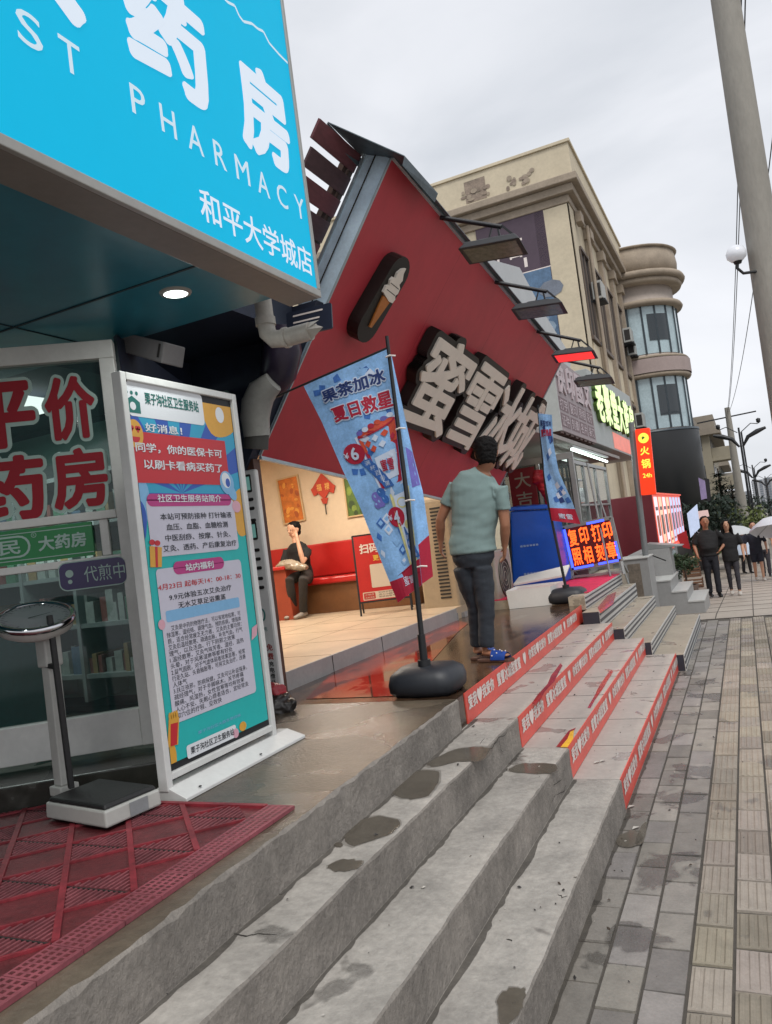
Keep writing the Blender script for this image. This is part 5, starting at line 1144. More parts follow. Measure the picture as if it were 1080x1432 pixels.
# the man on the shop platform, seen from behind
Ym = 5.40
q_ = lambda x, y, d=0.: (lambda p: p + (p - CAMP).normalized() * d)(PY(x, y, Ym))
vd = (PY(670, 760, Ym) - CAMP); vd.z = 0; vd.normalize()
ft0, ft1 = PZ(668, 923, .73), PZ(714, 922, .73)
JM = dict(head=q_(680.5, 634), neck=q_(675, 657), chest=q_(667, 693), pel=q_(661, 766), sL=q_(636, 681), eL=q_(616, 727, -.02), wL=q_(616.5, 757, .03), sR=q_(701, 685), eR=q_(706.5, 735, .0), wR=q_(706, 764, .07),
          pL=q_(649, 796), kL=q_(666, 848, .06), aL=q_(669, 909, .12), pR=q_(674, 798), kR=q_(680, 852, -.02), aR=q_(681, 908, -.03),
          look=vd + V((.12, 0, -.12)), t_R=ft1 - ft0, t_L=vd + V((.6, 0, 0)), tL=vd, tR=vd)
zfix = lambda k, z: JM.__setitem__(k, V((JM[k].x, JM[k].y, z)))
zfix('aL', .72 + .108); zfix('aR', .72 + .108)
m_tee = M('teal grey tee', '788d8b', .85, .03, 8, .1, 150); m_jean = M('dark blue jeans', '272d35', .8, .16, 10, .3, 160); m_slip = M('blue slipper', '17408f', .5, .15, 12); m_sole = M('slipper sole', '54382d', .7, .1, 12)
man = figure('person', 'man in teal grey tee, dark jeans and blue slippers seen from behind', JM, vd, (m_skin, m_tee, m_jean, m_slip), 0.96, .0085, sleeve=.42, face=True, fit=1.03, shoes=False, hemx=-.02)
for q in 'LR':
    an = JM['a' + q]; td = V(JM['t_' + q]); td.z = 0; td.normalize(); ax = td.cross(V((0, 0, 1)))
    def F_(a, b, z): return V((an.x, an.y, .722)) + td * a + ax * b + V((0, 0, z))
    pts = [(-.075, -.028), (-.05, -.040), (.02, -.040), (.12, -.050), (.18, -.042), (.205, -.015), (.205, .015), (.18, .042), (.12, .050), (.02, .040), (-.05, .040), (-.075, .028)]
    sl = G().prism([F_(a, b, 0) for a, b in pts], (0, 0, .020)).obj('slipper', m_sole, man, .003)
    g = G(); rows = []
    for a, hgt, w2 in ((.045, .066, .050), (.10, .060, .054), (.16, .046, .052)):
        rows.append([F_(a, w2 * math.cos(t), .018 + hgt * math.sin(t)) for t in [math.pi * k / 12 for k in range(13)]])
    g.add([p for r in rows for p in r], [(i * 13 + j, i * 13 + j + 1, (i + 1) * 13 + j + 1, (i + 1) * 13 + j) for i in range(2) for j in range(12)], 0, True)
    for k in range(7):
        a = .06 + .035 * (k % 3); t = .5 + .35 * k; c = F_(a, .0545 * math.cos(t), .018 + .064 * math.sin(t)); g.ball(c, .006, 8, 1)
    g.obj('strap', [m_slip, m_letw], sl)
# person sitting on the bench inside
Ys = 9.0
s_ = lambda x, y, dy=0.: PY(x, y, Ys + dy)
fs_ = V((-.15, -1, 0)).normalized()
JS = dict(head=s_(411, 741), neck=s_(414, 757), chest=s_(417, 775), pel=s_(424, 803, .05), sL=s_(431, 771), eL=s_(424, 786, -.25), wL=s_(415, 751, -.22), sR=s_(401, 772), eR=s_(396, 792, -.1), wR=s_(392, 797, -.32),
          pR=s_(415, 806), pL=s_(430, 806), kR=s_(405, 812, -.42), kL=s_(424, 812, -.42), aR=s_(411, 855, -.25), aL=s_(424, 853, -.30), look=V((-.35, -1, -.12)), hL=V((-.2, .15, .5)), tL=V((-.8, .2, 0)), hR=V((-.6, -.4, -.1)))
for k in ('aR', 'aL'): JS[k] = V((JS[k].x, JS[k].y, .85 + .085))
seat = figure('person', 'seated person in a black tee with one hand at the mouth inside the shop', JS, fs_, (m_skin2, M('black tee', '131213', .85, .1, 10), M('dark grey trousers', '2a2624', .85, .12, 10), M('grey shoe', '8a8178', .6, .1, 10)), .92, .011, sleeve=.55)
g = G(); c = s_(404, 792, -.34)
limb(g, [(c + V((-.20, 0, -.02)), .035, .06, (0, 0, 1)), (c + V((-.08, 0, .02)), .075, .09, (0, 0, 1)), (c + V((.04, 0, .02)), .07, .10, (0, 0, 1)), (c + V((.16, 0, -.02)), .06, .09, (0, 0, 1)), (c + V((.27, 0, -.05)), .03, .05, (0, 0, 1))], 16)
bg_ = fuse('plastic_bag', g, M('translucent white bag', '9c8f7c', .2, .25, 14, spec=.7, alpha=.8), None, .008, 5, None, .014, 9); tag(bg_, 'crumpled whitish plastic bag on the lap of the seated person', 'bag')
# walkers on the far pavement, facing the camera
def walker(name, label, px, py, h, mats, yaw=0., stride=.10, **kw):
    b = PG(px, py); s = h / 1.72; f = V((-b.x * .15 + .05, -1, 0)); f.rotate(Matrix.Rotation(yaw, 3, 'Z')); f.normalize(); r = f.cross(V((0, 0, 1)))
    def L(a, o, z): return b + r * a * s + f * o * s + V((0, 0, z * s))
    arms = kw.pop('arms', None) or dict(eL=(-.27, .0, 1.12), wL=(-.27, .10, .88), eR=(.27, .0, 1.12), wR=(.27, .06, .88))
    J = dict(head=L(0, .03, 1.60), neck=L(0, 0, 1.45), chest=L(0, 0, 1.24), pel=L(0, 0, .93), sL=L(-.19, 0, 1.37), sR=L(.19, 0, 1.37), pL=L(-.085, 0, .86), pR=L(.085, 0, .86), kL=L(-.085, stride * .7, .49), kR=L(.085, -stride * .2, .49), aL=L(-.08, stride, .09), aR=L(.08, -stride, .10))
    J.update({k: L(*v) for k, v in arms.items()})
    J.update({k: r * v[0] + f * v[1] + V((0, 0, v[2])) for k, v in kw.pop('dirs', {}).items()})
    return figure(name, label, J, f, mats, s, .013, **kw)
m_blk = M('black cloth', '121113', .85, .12, 8); m_navyc = M('navy black trousers', '14151d', .85, .12, 8); m_gry = M('charcoal leggings', '2c2a30', .8, .12, 8); m_bsh = M('black shoe', '121112', .4, .1, 8); m_wsh = M('white shoe', 'a9a49c', .5, .08, 8); m_nv = M('navy tee', '181c28', .85, .1, 8)
walker('person', 'stout man in black shirt and black trousers walking with a hand on his hip', 1001, 835, 1.62, (m_skin, m_blk, m_navyc, m_bsh), 0.05, .06, belly=.05, fit=1.12, sleeve=.75,
       arms=dict(eR=(.27, .0, 1.12), wR=(.25, .12, .90), eL=(-.40, -.05, 1.15), wL=(-.22, .05, .98)), curl=.7)
walker('person', 'woman with long dark hair, black tee and charcoal leggings beside the stout man', 1030, 832, 1.50, (m_skin2, m_blk, m_gry, m_wsh), -.05, .10, long_hair=True, female=True, leg='slim', hemx=.10, fit=1.12, sleeve=.8)
pz = walker('person', 'young person in navy tee and knee shorts walking behind, below the white umbrella', 1064, 812, 1.52, (m_skin2, m_nv, m_nv, m_wsh), .1, .12, leg='short', face=True, sleeve=.9)
b = PG(1064, 812)
um = thing('umbrella', 'open white umbrella at the right edge above the walking people', 'umbrella', (b.x + .35, b.y - .2, b.z + 1.2))
c = V((b.x + .52, b.y - .45, b.z + 1.36)); az = V((.05, .35, 1)).normalized(); axx = V((1, 0, 0)); axx = (axx - az * az.dot(axx)).normalized(); ayy = az.cross(axx)
prof = [(.62, -.14), (.60, -.09), (.52, .02), (.38, .13), (.2, .2), (.02, .23)]
G().lathe(prof, c, 8, 0, ax=(axx, ayy, az)).obj('canopy', M('white umbrella cloth', 'c4c6cc', .7, .06, 6), um); g = G().tube([c + az * .26, c - az * .5], .008, 8)
for k in range(8): t = 2 * math.pi * k / 8; d_ = axx * math.cos(t) + ayy * math.sin(t); g.bar(c + az * .21, c + d_ * .60 - az * .10, .006, .006)
g.obj('shaft', m_fl, um)
for i, (x, y, h, cl, lb) in enumerate(((1074, 806, 1.5, m_wsh, 'person in pale clothes far along the pavement at the right edge'), (966, 797, 1.5, M('pale tee', '8f8a86', .8, .1, 8), 'person in a pale tee half hidden behind the walking man'), (1046, 802, 1.5, m_nv, 'dark clothed person farther along, seen between the woman and the umbrella'))):
    walker('person', lb, x, y, h, (m_skin2, cl, m_gry, m_bsh), .2 * i, .1)
b2 = PG(1026, 812); um2 = thing('umbrella', 'small pale umbrella behind the heads of the walking couple', 'umbrella', (b2.x, b2.y, b2.z + 1.4))
c = PY(1027, 742, b2.y + 1); G().lathe([(.52, -.12), (.5, -.08), (.40, .02), (.25, .10), (.02, .15)], c, 8, 0).obj('canopy', M('grey white umbrella cloth', 'b0b4b6', .7, .06, 6), um2); G().tube([c + V((0, 0, .18)), c - V((0, 0, .6))], .008, 8).obj('shaft', m_fl, um2)
b3 = PG(1070, 800); c = PY(1046, 765, b3.y); um3 = thing('umbrella', 'pale blue umbrella low behind the woman, right of her shoulder', 'umbrella', (c.x, c.y, c.z - .6))
G().lathe([(.60, -.2), (.57, -.12), (.44, .02), (.25, .12), (.02, .17)], c, 8, 0).obj('canopy', M('pale blue umbrella cloth', 'a9b4c4', .7, .06, 6), um3); G().tube([c + V((0, 0, .2)), c - V((0, 0, .7))], .008, 8).obj('shaft', m_fl, um3)
# ================================================================== NEXT SHOP (printing, clothes) beyond the drinks shop
m_frm = M('silver door frame', '8d8f8e', .35, .08, 5, metal=.4); m_dkin = M('dim shop interior', '39403d', .7, .25, 2); m_int2 = M('shop back wall', '5c635e', .7, .2, 2)
XF = -3.2
pr = thing('print_shop', 'glass fronted shop with a projecting pinkish sign beyond the red drinks shop', 'shop', (-3.4, 12, .82))
G().box(-7, -3.5, 9.8, 9.95, .6, 3.4).box(-7, -6.8, 9.95, 17.4, .6, 3.4).obj('wall', m_dkin, pr)
G().box(-6.8, -2.45, 11.35, 17.4, .60, .80).obj('floor', m_tan, pr)
G().box(-6.8, -2.3, 9.96, 17.4, 2.86, 2.92).obj('ceiling', M('white shop ceiling', '8b8683', .6, .1, 2), pr)
# glazed end with the red door couplet
g = G(); yD = 11.3
xl, xr = -3.27, -2.14
g.box(xl, xr, yD, yD + .06, 2.56, 2.655); g.box(xl, xl + .07, yD, yD + .06, .84, 2.559); g.box(xr - .07, xr, yD, yD + .06, .84, 2.559); g.box(-2.70, -2.65, yD + .005, yD + .055, .84, 2.559); g.box(xl + .071, xr - .071, yD + .006, yD + .056, .84, .95)
dr = g.obj('door_frame', m_frm, pr, .004); G().box(xl + .07, xr - .07, yD + .03, yD + .034, .95, 2.56).obj('pane', M('greenish shop glass', '4c5a58', .05, .05, 3, alpha=.45, spec=.7), dr)
g = G()
for k in range(16): x = xl + .1 + k * .065; g.box(x, x + .035, yD + .25, yD + .26, .9, 2.5)
g.obj('blind', M('grey blind', '6c6f6a', .7, .1, 5), pr)
CP = S((-3.12, yD - .004, 1.90), (1, 0, 0), (0, 0, 1)); g = G(); g.rect(CP, 0, 0, .40, .63, .001, 0); g.text(CP, '大', .08, .34, .32, .57, .003, 1, .01); g.text(CP, '吉', .08, .06, .32, .28, .003, 1, .01)
tag(g.obj('door_couplet', [M('deep red paper', '8c1f26', .6, .1, 8), M('grey gold lettering', 'a9a08c', .5, 0)]), 'deep red paper lettered in grey on the silver framed glass door', 'sign')
q = PY(705, 694, 11.1); g = G().lathe([(.07, .0), (.10, .0), (.10, .04), (.07, .04), (.07, .0)], q, 24, 0, ax=(V((1, 0, 0)), V((0, 0, 1)), V((0, -1, 0)))).lathe([(0, .01), (.045, .012), (.045, .035), (0, .04)], q, 20, 1, ax=(V((1, 0, 0)), V((0, 0, 1)), V((0, -1, 0))))
g.bar(q + V((0, 0, .06)), q + V((-.10, 0, .32)), .07, .03, 2); tag(g.obj('tape_reel', [m_wsh, m_dark, M('red strap', '98222a', .5, .1, 8)]), 'white and black reel hung on a red strap by the glass door', 'reel')
q = PY(765, 690, 10.9); g = G(); limb(g, [(q + V((-.15, 0, .28)), .10, .06), (q + V((0, 0, .2)), .16, .08), (q + V((.05, 0, -.05)), .10, .07), (q + V((.06, 0, -.4)), .07, .06)], 12); o = fuse('red_lantern', g, M('crumpled red cloth', '9c1420', .5, .2, 10), None, .015, 2, None, .03, 7); tag(o, 'crumpled red cloth decoration hanging behind the farther flag', 'decoration')
# street side glazing
g = G(); xs_ = -2.2
for y in (11.40, 12.4, 13.5, 14.6): g.box(xs_ - .05, xs_, y, y + .05, .84, 2.5)
g.box(xs_ - .05, xs_, 11.40, 14.65, 2.501, 2.56); g.box(xs_ - .05, xs_, 11.46, 14.59, 1.86, 1.89); g.box(xs_ - .05, xs_, 11.46, 14.59, .84, 1.2)
wf = g.obj('window_frame', m_frm, pr, .004); G().box(xs_ - .03, xs_ - .026, 11.46, 14.6, 1.2, 2.5).obj('pane', M('shop window glass', '4d5f5f', .04, .05, 3, alpha=.30, spec=.8), wf)
g = G(); 
for k in range(5): a = V((-2.6 - .1 * (k % 2), 12.0 + .5 * k, 2.35)); g.tube([a, a - V((0, 0, .15))], .006, 6)
g.box(-2.75, -2.55, 11.6, 14.4, 2.36, 2.375); g.obj('rail', m_frm, pr)
for k in range(5):
    a = V((-2.6 - .1 * (k % 2), 12.0 + .5 * k, 2.22)); g = G(); limb(g, [(a, .05, .08), (a - V((0, 0, .06)), .05, .20), (a - V((0, 0, .35)), .06, .22), (a - V((0, 0, .75)), .06, .25)], 12)
    for q in (-1, 1): limb(g, [(a + V((0, q * .17, -.06)), .04, .06), (a + V((0, q * .27, -.3)), .04, .06)], 8)
    o = fuse('hanging_shirt', g, M(('sheer grey cloth', 'pale cloth', 'dust pink cloth')[k % 3], ('6a716e', '7d827f', '746a68')[k % 3], .8, .1, 8), None, .02, 2, None, .015, 6)
    tag(o, 'pale shirt hanging on a rail behind the shop window glass', 'shirt', 'shirts hanging in the shop window')
g = G().tube([(-2.25, 11.9, 2.74), (-2.25, 15.2, 2.70)], .022, 8); g2 = G().box(-2.28, -2.22, 11.85, 15.25, 2.765, 2.80)
tl_ = thing('fluorescent_lamp', 'long lit white fluorescent tube under the projecting sign', 'lamp', (-2.25, 13.5, 2.74)); g.obj('tube', M('fluorescent tube', 'ffffff', .4, 0, emit='eafff6', es=2.2), tl_); g2.obj('fitting', m_frm, tl_)
g = G().tube([(-2.6, 11.9, 2.70), (-2.6, 15.0, 2.66)], .02, 8); t5 = thing('fluorescent_lamp', 'second lit tube behind the long fluorescent tube under the sign', 'lamp', (-2.6, 13.5, 2.7)); g.obj('tube', MATS['fluorescent tube'], t5); G().box(-2.63, -2.57, 11.85, 15.05, 2.745, 2.775).obj('fitting', m_frm, t5)
l = bpy.data.lights.new('tube_glow', 'AREA'); l.shape = 'RECTANGLE'; l.size = .05; l.size_y = 3.2; l.energy = 16; l.color = (.92, 1, .97); lo = bpy.data.objects.new('tube_glow', l); COL.objects.link(lo); lo.location = (-2.4, 13.5, 2.66)
# projecting sign of that shop: pinkish panel, then grey panel with lit green letters
m_pk = M('pinkish sign panel', '8f8285', .55, .12, 6); m_slat = M('brown soffit slat', '5a3f38', .6, .2, 6); m_gpan = M('pale grey cladding', '9aa09f', .5, .06, 3); m_gl = M('lit green letter', 'c9dba0', .4, 0, emit='d3eca6', es=0.51); m_gs = M('green letter side', '4f6a2f', .5, .1, 8); m_brl = M('maroon lettering', '5d3f44', .5, .05, 5); m_pkl = M('pale pink lettering', 'b3a4a8', .5, .05, 5)
XS = -2.35
p1 = thing('projecting_sign', 'weathered pinkish sign box with rows of maroon and pale lettering', 'sign', (-2.6, 13.4, 3.05))
G().box(-3.25, XS, 11.8, 14.95, 3.05, 4.25, 0).obj('sign_box', m_pk, p1, .01)
g = G().box(-3.26, XS + .02, 11.76, 11.80, 3.04, 4.27); g.obj('end_panel', M('white end panel', 'a9aca9', .5, .08, 3), p1)
g = G()
for k in range(8): g.box(-3.2, XS - .02, 11.85 + k * .39, 12.08 + k * .39, 3.02, 3.048)
g.obj('soffit', m_slat, p1)
SP = S((XS, 0, 0), (0, 1, 0), (0, 0, 1)); g = G()
for k, ch in enumerate('快印图文'): g.text(SP, ch, 11.95 + k * .74, 3.66, 12.55 + k * .74, 4.18, .003, 1, .03, t=.02)
for k, tx in enumerate(('打字', '复印', '照相', '彩扩')): u = 11.93 + k * .76; g.rrect(SP, u, 3.38, u + .66, 3.60, .01, .002, 0); g.text(SP, tx, u + .05, 3.40, u + .61, 3.58, .004, 1, .01)
for k, tx in enumerate(('证件', '刻章', '名片', '装订')): u = 11.93 + k * .76; g.rrect(SP, u, 3.12, u + .66, 3.34, .01, .002, 0); g.text(SP, tx, u + .05, 3.14, u + .61, 3.32, .004, 1, .01)
g.obj('lettering', [m_brl, m_pkl], p1)
p2 = thing('projecting_sign', 'pale grey sign fascia with glowing green characters of a pharmacy', 'sign', (-2.6, 18, 3.05))
G().hexa([(-3.2, 14.97, 3.06), (XS, 14.97, 3.06), (XS, 21.4, 3.06), (-3.2, 21.4, 3.06)], [(-3.2, 14.97, 4.5), (XS, 14.97, 4.5), (XS, 21.4, 4.75), (-3.2, 21.4, 4.75)]).obj('sign_box', m_gpan, p2, .01)
g = G()
for k, ch in enumerate('老聚堂大药房'): g.text(SP, ch, 15.15 + k * .98, 3.52, 15.98 + k * .98, 4.38, .0, 1, .06, t=.07); g.text(SP, ch, 15.15 + k * .98, 3.52, 15.98 + k * .98, 4.38, .071, 0, .03, t=.01)
g.obj('lettering', [m_gl, m_gs], p2)
G().rect(SP, 17.2, 3.10, 20.0, 3.46, .004, 0).obj('red_panel', M('red orange glow panel', 'c2593c', .3, .3, 1.2, emit='d8593a', es=.35), p2)
# tall white board behind the floodlights
g = G().prism([PX(*p, -2.72) for p in ((684, 362), (727, 374), (760, 436), (800, 500), (794, 537), (707, 564))], (-.12, 0, 0)); W3 = S((-2.72, 0, 0), (0, 1, 0), (0, 0, 1)); 
g.text(W3, '冷热饮', 12.3, 4.42, 14.2, 4.75, .003, 1, .0)
tag(g.obj('sign_board', [M('white board', 'a8abac', .5, .06, 3), M('faint grey lettering', '5f5a5e', .5, 0)]), 'white board with dark lettering behind the floodlights of the red sign', 'sign')
# red LED board on its trolley
ld = thing('led_sign', 'red LED board with blue edging on a metal frame above the striped steps', 'sign', (-2.2, 11.6, .83))
a, b, c_, d_ = [PY(*p, 11.1) for p in ((801, 797), (869, 784), (863, 727), (795, 737))]
LP = S(a, b - a, d_ - a); wl, hl = (b - a).length, (d_ - a).length
g = G(); 
for q0, q1 in ((LP(0, 0), LP(wl, 0)), (LP(wl, 0), LP(wl, hl)), (LP(wl, hl), LP(0, hl)), (LP(0, hl), LP(0, 0))): g.bar(q0, q1, .05, .05)
for u in (0, wl): e_ = LP(u, 0); g.bar(e_, V((e_.x + (.02 if u else -.02), 11.05, .835)), .035, .035); g.bar(e_, V((e_.x + .02, 11.4, .835)), .03, .03)
g.bar(V((a.x, 11.05, .87)), V((b.x, 11.05, .87)), .03, .03); g.obj('frame', m_frm, ld); G().pp(LP, [(.02, .02), (wl - .02, .02), (wl - .02, hl - .02), (.02, hl - .02)], -.02, 0, .03).obj('panel', M('dark LED panel', '2a0d10', .4, .1, 60, emit='5a0e10', es=.35), ld)
g = G(); rows = ('复印 打印', '照相 刻章')
for i, r_ in enumerate(rows):
    for k, ch in enumerate(r_.replace(' ', '')): u = wl * (.07 + .225 * k + (.03 if k > 1 else 0)); g.text(LP, ch, u, hl * (.53 - .45 * i), u + wl * .185, hl * (.93 - .45 * i), .013, 0, .02)
g.obj('lettering', M('LED red', 'ff4a20', .4, 0, emit='ff5a1e', es=1.5), ld)
g = G(); 
for q0, q1 in ((LP(.015, .03), LP(.015, hl - .03)), (LP(.03, .015), LP(wl * .45, .015)), (LP(wl * .5, hl - .015), LP(wl - .1, hl - .015)), (LP(wl - .015, .03), LP(wl - .015, hl * .45)), (LP(wl * .55, .015), LP(wl - .03, .015))): g.bar(q0 + V((0, -.02, 0)), q1 + V((0, -.02, 0)), .02, .03)
g.obj('edge_light', M('LED blue', '3a50ff', .4, 0, emit='3f55ff', es=1.4), ld)
# metal pole with wire, beside the LED board
g = G().tube([(-1.80, 11.0, .83), (-1.94, 11.25, 2.45)], .016, 8).tube([(-1.60, 11.2, .68), (-1.86, 11.3, 2.0)], .012, 8); tag(g.obj('prop_poles', m_frm), 'pair of thin metal poles leaning beside the LED board', 'poles')
# hot pot sign on a steel post
hp = thing('hotpot_sign', 'tall lit red orange sign with yellow characters on a grey steel post', 'sign', (-1.45, 12.4, .98))
top_ = PY(880, 560, 12.5); G().tube([(-1.47, 12.46, .985), V((-1.44, 12.46, 2.2)), V((-1.40, 12.46, 3.05))], .045, 12).obj('post', M('grey steel post', '77797a', .45, .1, 5, metal=.3), hp)
a, b, c_, d_ = [PY(*p, 12.38) for p in ((897, 693), (918, 691), (909, 597), (885, 601))]
HP = S(a, b - a, d_ - a); wh, hh_ = (b - a).length, (d_ - a).length
g = G(); g.rrect(HP, 0, 0, wh, hh_, .02, -.06, 0, .06); g.obj('box', M('lit red sign', 'e0350f', .4, .03, 3, emit='ee3a12', es=0.38), hp, .005)
m_yl = M('lit yellow', 'f4d64a', .4, 0, emit='f6d848', es=0.51); g = G(); g.disc(HP, wh * .52, hh_ * .855, wh * .36, h=.004, m=0); g.pp(HP, [(wh * .42, hh_ * .83), (wh * .62, hh_ * .86), (wh * .5, hh_ * .885), (wh * .4, hh_ * .87)], .006, 1)
g.text(HP, '火', wh * .22, hh_ * .60, wh * .82, hh_ * .73, .004, 0, .03); g.text(HP, '锅', wh * .22, hh_ * .40, wh * .82, hh_ * .54, .004, 0, .03); g.text(HP, '24h', wh * .24, hh_ * .26, wh * .84, hh_ * .325, .004, 0, .02); g.obj('lettering', [m_yl, M('green leaf', '3f7a2a', .5, 0)], hp)
# dark red shop box with its row of lit panels
rb = thing('hotpot_shop', 'dark red fronted eating place with a row of lit picture panels along the street', 'shop', (-2, 16, .5))
m_dr = M('dark red board', '58101c', .5, .08, 4)
G().box(-3.2, -1.56, 15.4, 22.5, .80, 1.98).obj('fascia', m_dr, rb, .01)
G().box(-3.2, -1.8, 15.5, 22.4, -.4, .79).obj('base', M('grey shop base', '8a8f90', .5, .15, 3), rb)
RP = S((-1.555, 0, 0), (0, 1, 0), (0, 0, 1)); g = G(); g.rect(RP, 15.45, .82, 22.45, 1.96, .002, 5)
for k in range(8):
    u = 15.6 + k * .86; g.rrect(RP, u, .88, u + .66, 1.92, .02, .006, (0, 1)[k % 2] if k < 4 else 4); g.rrect(RP, u + .12, 1.15, u + .54, 1.55, .05, .009, 2 if k % 3 else 3); g.rect(RP, u + .1, 1.65, u + .56, 1.72, .009, 2); g.rect(RP, u + .1, .95, u + .5, 1.0, .009, 3)
g.obj('lit_panel', [M('lit white panel', 'd8cfd6', .4, .05, 8, emit='e8dce2', es=0.43), M('lit warm panel', 'd8b89a', .4, .05, 8, emit='ecc9a8', es=0.40), M('food print', '6a4a52', .4, .3, 20), M('orange food print', 'b05a30', .4, .3, 20), M('lit lilac panel', 'aebadb', .4, .05, 8, emit='b9c3ea', es=0.43), M('lit orange edge', 'd8401c', .4, .1, 8, emit='e6421c', es=0.33)], rb)
g = G().box(-1.60, -1.50, 15.42, 22.5, .80, .84).box(-1.60, -1.52, 15.42, 22.5, 1.965, 2.0); g.obj('trim', MATS['lit orange edge'], rb)
# slanted glass top case, plants, red pennant, crates
cs = thing('display_case', 'small case with a slanted pale top standing by the white tiled stair', 'case', (-1.5, 14.6, .9))
G().hexa([(-1.62, 14.0, .995), (-1.05, 14.0, .995), (-1.05, 14.6, .995), (-1.62, 14.6, .995)], [(-1.62, 14.0, 1.10), (-1.05, 14.0, 1.0), (-1.05, 14.6, 1.0), (-1.62, 14.6, 1.10)]).obj('case', m_frm, cs); q = [PY(*p, y) for p, y in (((908, 776), 14.0), ((925, 765), 14.6), ((946, 772), 14.6), ((932, 785), 14.0))]; G().hexa(q, [p + V((0, 0, .02)) for p in q]).obj('top', M('pale glass top', '9db0b0', .12, .05, 4), cs)
m_leaf = M('shrub leaf', '23381c', .6, .5, 25); m_leaf2 = M('dark conifer leaf', '1c2c22', .65, .4, 20); m_leaf3 = M('yellow green leaf', '55602a', .6, .4, 25); m_bark = M('bark', '40342a', .85, .3, 12, .6, 40)
def leaves(g, c, rad, n, size, rg, m=0, flat=1.0):
    for _ in range(n):
        while True:
            p = V((rg.uniform(-1, 1), rg.uniform(-1, 1), rg.uniform(-1, 1)))
            if p.length < 1: break
        p = V((p.x * rad[0], p.y * rad[1], p.z * rad[2])) + V(c); a = V((rg.uniform(-1, 1), rg.uniform(-1, 1), rg.uniform(-1, 1) * flat)).normalized(); b = a.cross(V((rg.uniform(-1, 1), rg.uniform(-1, 1), rg.uniform(-1, 1)))).normalized(); s = size * rg.uniform(.6, 1.4)
        g.add([p - a * s, p - b * s * .4, p + a * s, p + b * s * .4], [(0, 1, 2, 3)], m)
r3 = random.Random(21)
pl_ = thing('potted_shrub', 'dark green bushy plant beside the white tiled stair', 'plant', (-1.35, 16.2, gz(16.2)))
g = G(); cpl = PY(957, 788, 16.0)
for k in range(9): leaves(g, cpl + V((r3.uniform(-.25, .25), r3.uniform(-.3, .3), r3.uniform(-.25, .22))), (.18, .18, .16), 90, .045, r3)
g.obj('foliage', m_leaf, pl_); G().lathe([(0, 0), (.16, 0), (.21, .32), (.18, .32)], (cpl.x, cpl.y, gz(16) - .0), 16).obj('pot', M('brown pot', '4a3a30', .7, .2, 8), pl_); G().tube([(cpl.x, cpl.y, gz(16) + .25), cpl], .02, 6).obj('stem', m_bark, pl_)
q = [PY(*p, 17.0) for p in ((947, 748), (960, 742), (962, 752), (966, 768), (956, 766), (949, 756))]; g = G(); g.prism(q, (0, .015, 0)); tag(g.obj('pennant', M('red cloth flag', '9c1620', .6, .12, 8)), 'small red pennant hanging below the lit picture panels', 'flag')
for k in range(3):
    p = PG(972 - k, 822 - k * 2); zb = gz(p.y) + k * .26; g = G(); g.box(p.x - .22, p.x + .22, p.y - .16, p.y + .16, zb, zb + .03)
    for z in (.05, .12, .19): g.box(p.x - .22, p.x + .22, p.y - .17, p.y - .15, zb + z, zb + z + .045); g.box(p.x + .20, p.x + .22, p.y - .15, p.y + .16, zb + z, zb + z + .045)
    for x in (-.21, .2): g.box(p.x + x, p.x + x + .02, p.y - .15, p.y + .15, zb + .031, zb + .25)
    if k == 2: r4 = random.Random(3); [g.ball((p.x + r4.uniform(-.15, .15), p.y + r4.uniform(-.1, .1), zb + .22), .05, 8, 1) for _ in range(12)]
    tag(g.obj('crate', [M('brown crate', '6a4a34', .7, .2, 10), M('pale fruit', '9c7a5c', .6, .3, 12)]), ('bottom brown crate of the stack by the dark shrub', 'middle brown crate of the stack by the dark shrub', 'top brown crate of the stack, filled with pale goods')[k], 'crate', 'crates stacked by the shrub')
for i, (pts, col, lb, em) in enumerate((([(961, 718), (975, 705), (979, 738), (966, 752)], 'a8b4cc', 'pale blue lit shop sign far along the row', .4), ([(976, 715), (990, 713), (992, 722), (978, 726)], 'c2a6a2', 'small pinkish shop sign above the walking man', .3), ([(977, 668), (986, 672), (989, 697), (981, 699)], '8d7fa6', 'violet and white upright banner on the far shop front', .0), ([(985, 668), (992, 670), (995, 700), (989, 702)], '1e1c22', 'black upright banner beside the violet banner', 0), ([(966, 752), (978, 741), (979, 757), (968, 764)], 'b4adbd', 'white shop sign below the pale blue one', .3))):
    Y_ = 24 + i * 2.2; q = [PY(*p, Y_) for p in pts]; g = G(); g.prism(q, (0, .12, 0)); FP = S(q[3], q[2] - q[3], q[0] - q[3])
    tag(g.obj('shop_sign', [M('far sign %s' % col, col, .5, .15, 6, emit=col if em else None, es=em), m_letw]), lb, 'sign')
# ================================================================== THE BEIGE THREE STOREY BUILDING
m_st = M('beige stucco', 'c0b49c', .8, .10, 1.2, .15, 30); m_st2 = M('brown cornice', '958878', .8, .16, 2, .2, 30); m_st3 = M('weathered panel', '85776a', .8, .3, 3, .3, 20); m_win = M('office window', '2a3136', .1, .2, 2, spec=.7); m_ac3 = M('ac casing', '9fa09c', .5, .08, 6)
bd = thing('beige_building', 'beige three storey building with brown cornices behind the shops', 'building', (-8, 30, 0))
YB0, XB0 = 24.0, -3.65; YB1 = 34.8
z_pt, z_cn, z_cb = 12.55, 12.0, 11.35
G().box(-16, XB0, YB0, YB1, -1.5, 11.35).obj('wall', m_st, bd)
g = G().box(-16, XB0 + .10, YB0 - .10, YB1, 11.352, 11.6).box(-16, XB0 + .28, YB0 - .28, YB1, 11.602, 11.85).box(-16, XB0 + .46, YB0 - .46, YB1, 11.852, 12.08); g.obj('cornice', m_st2, bd, .03)
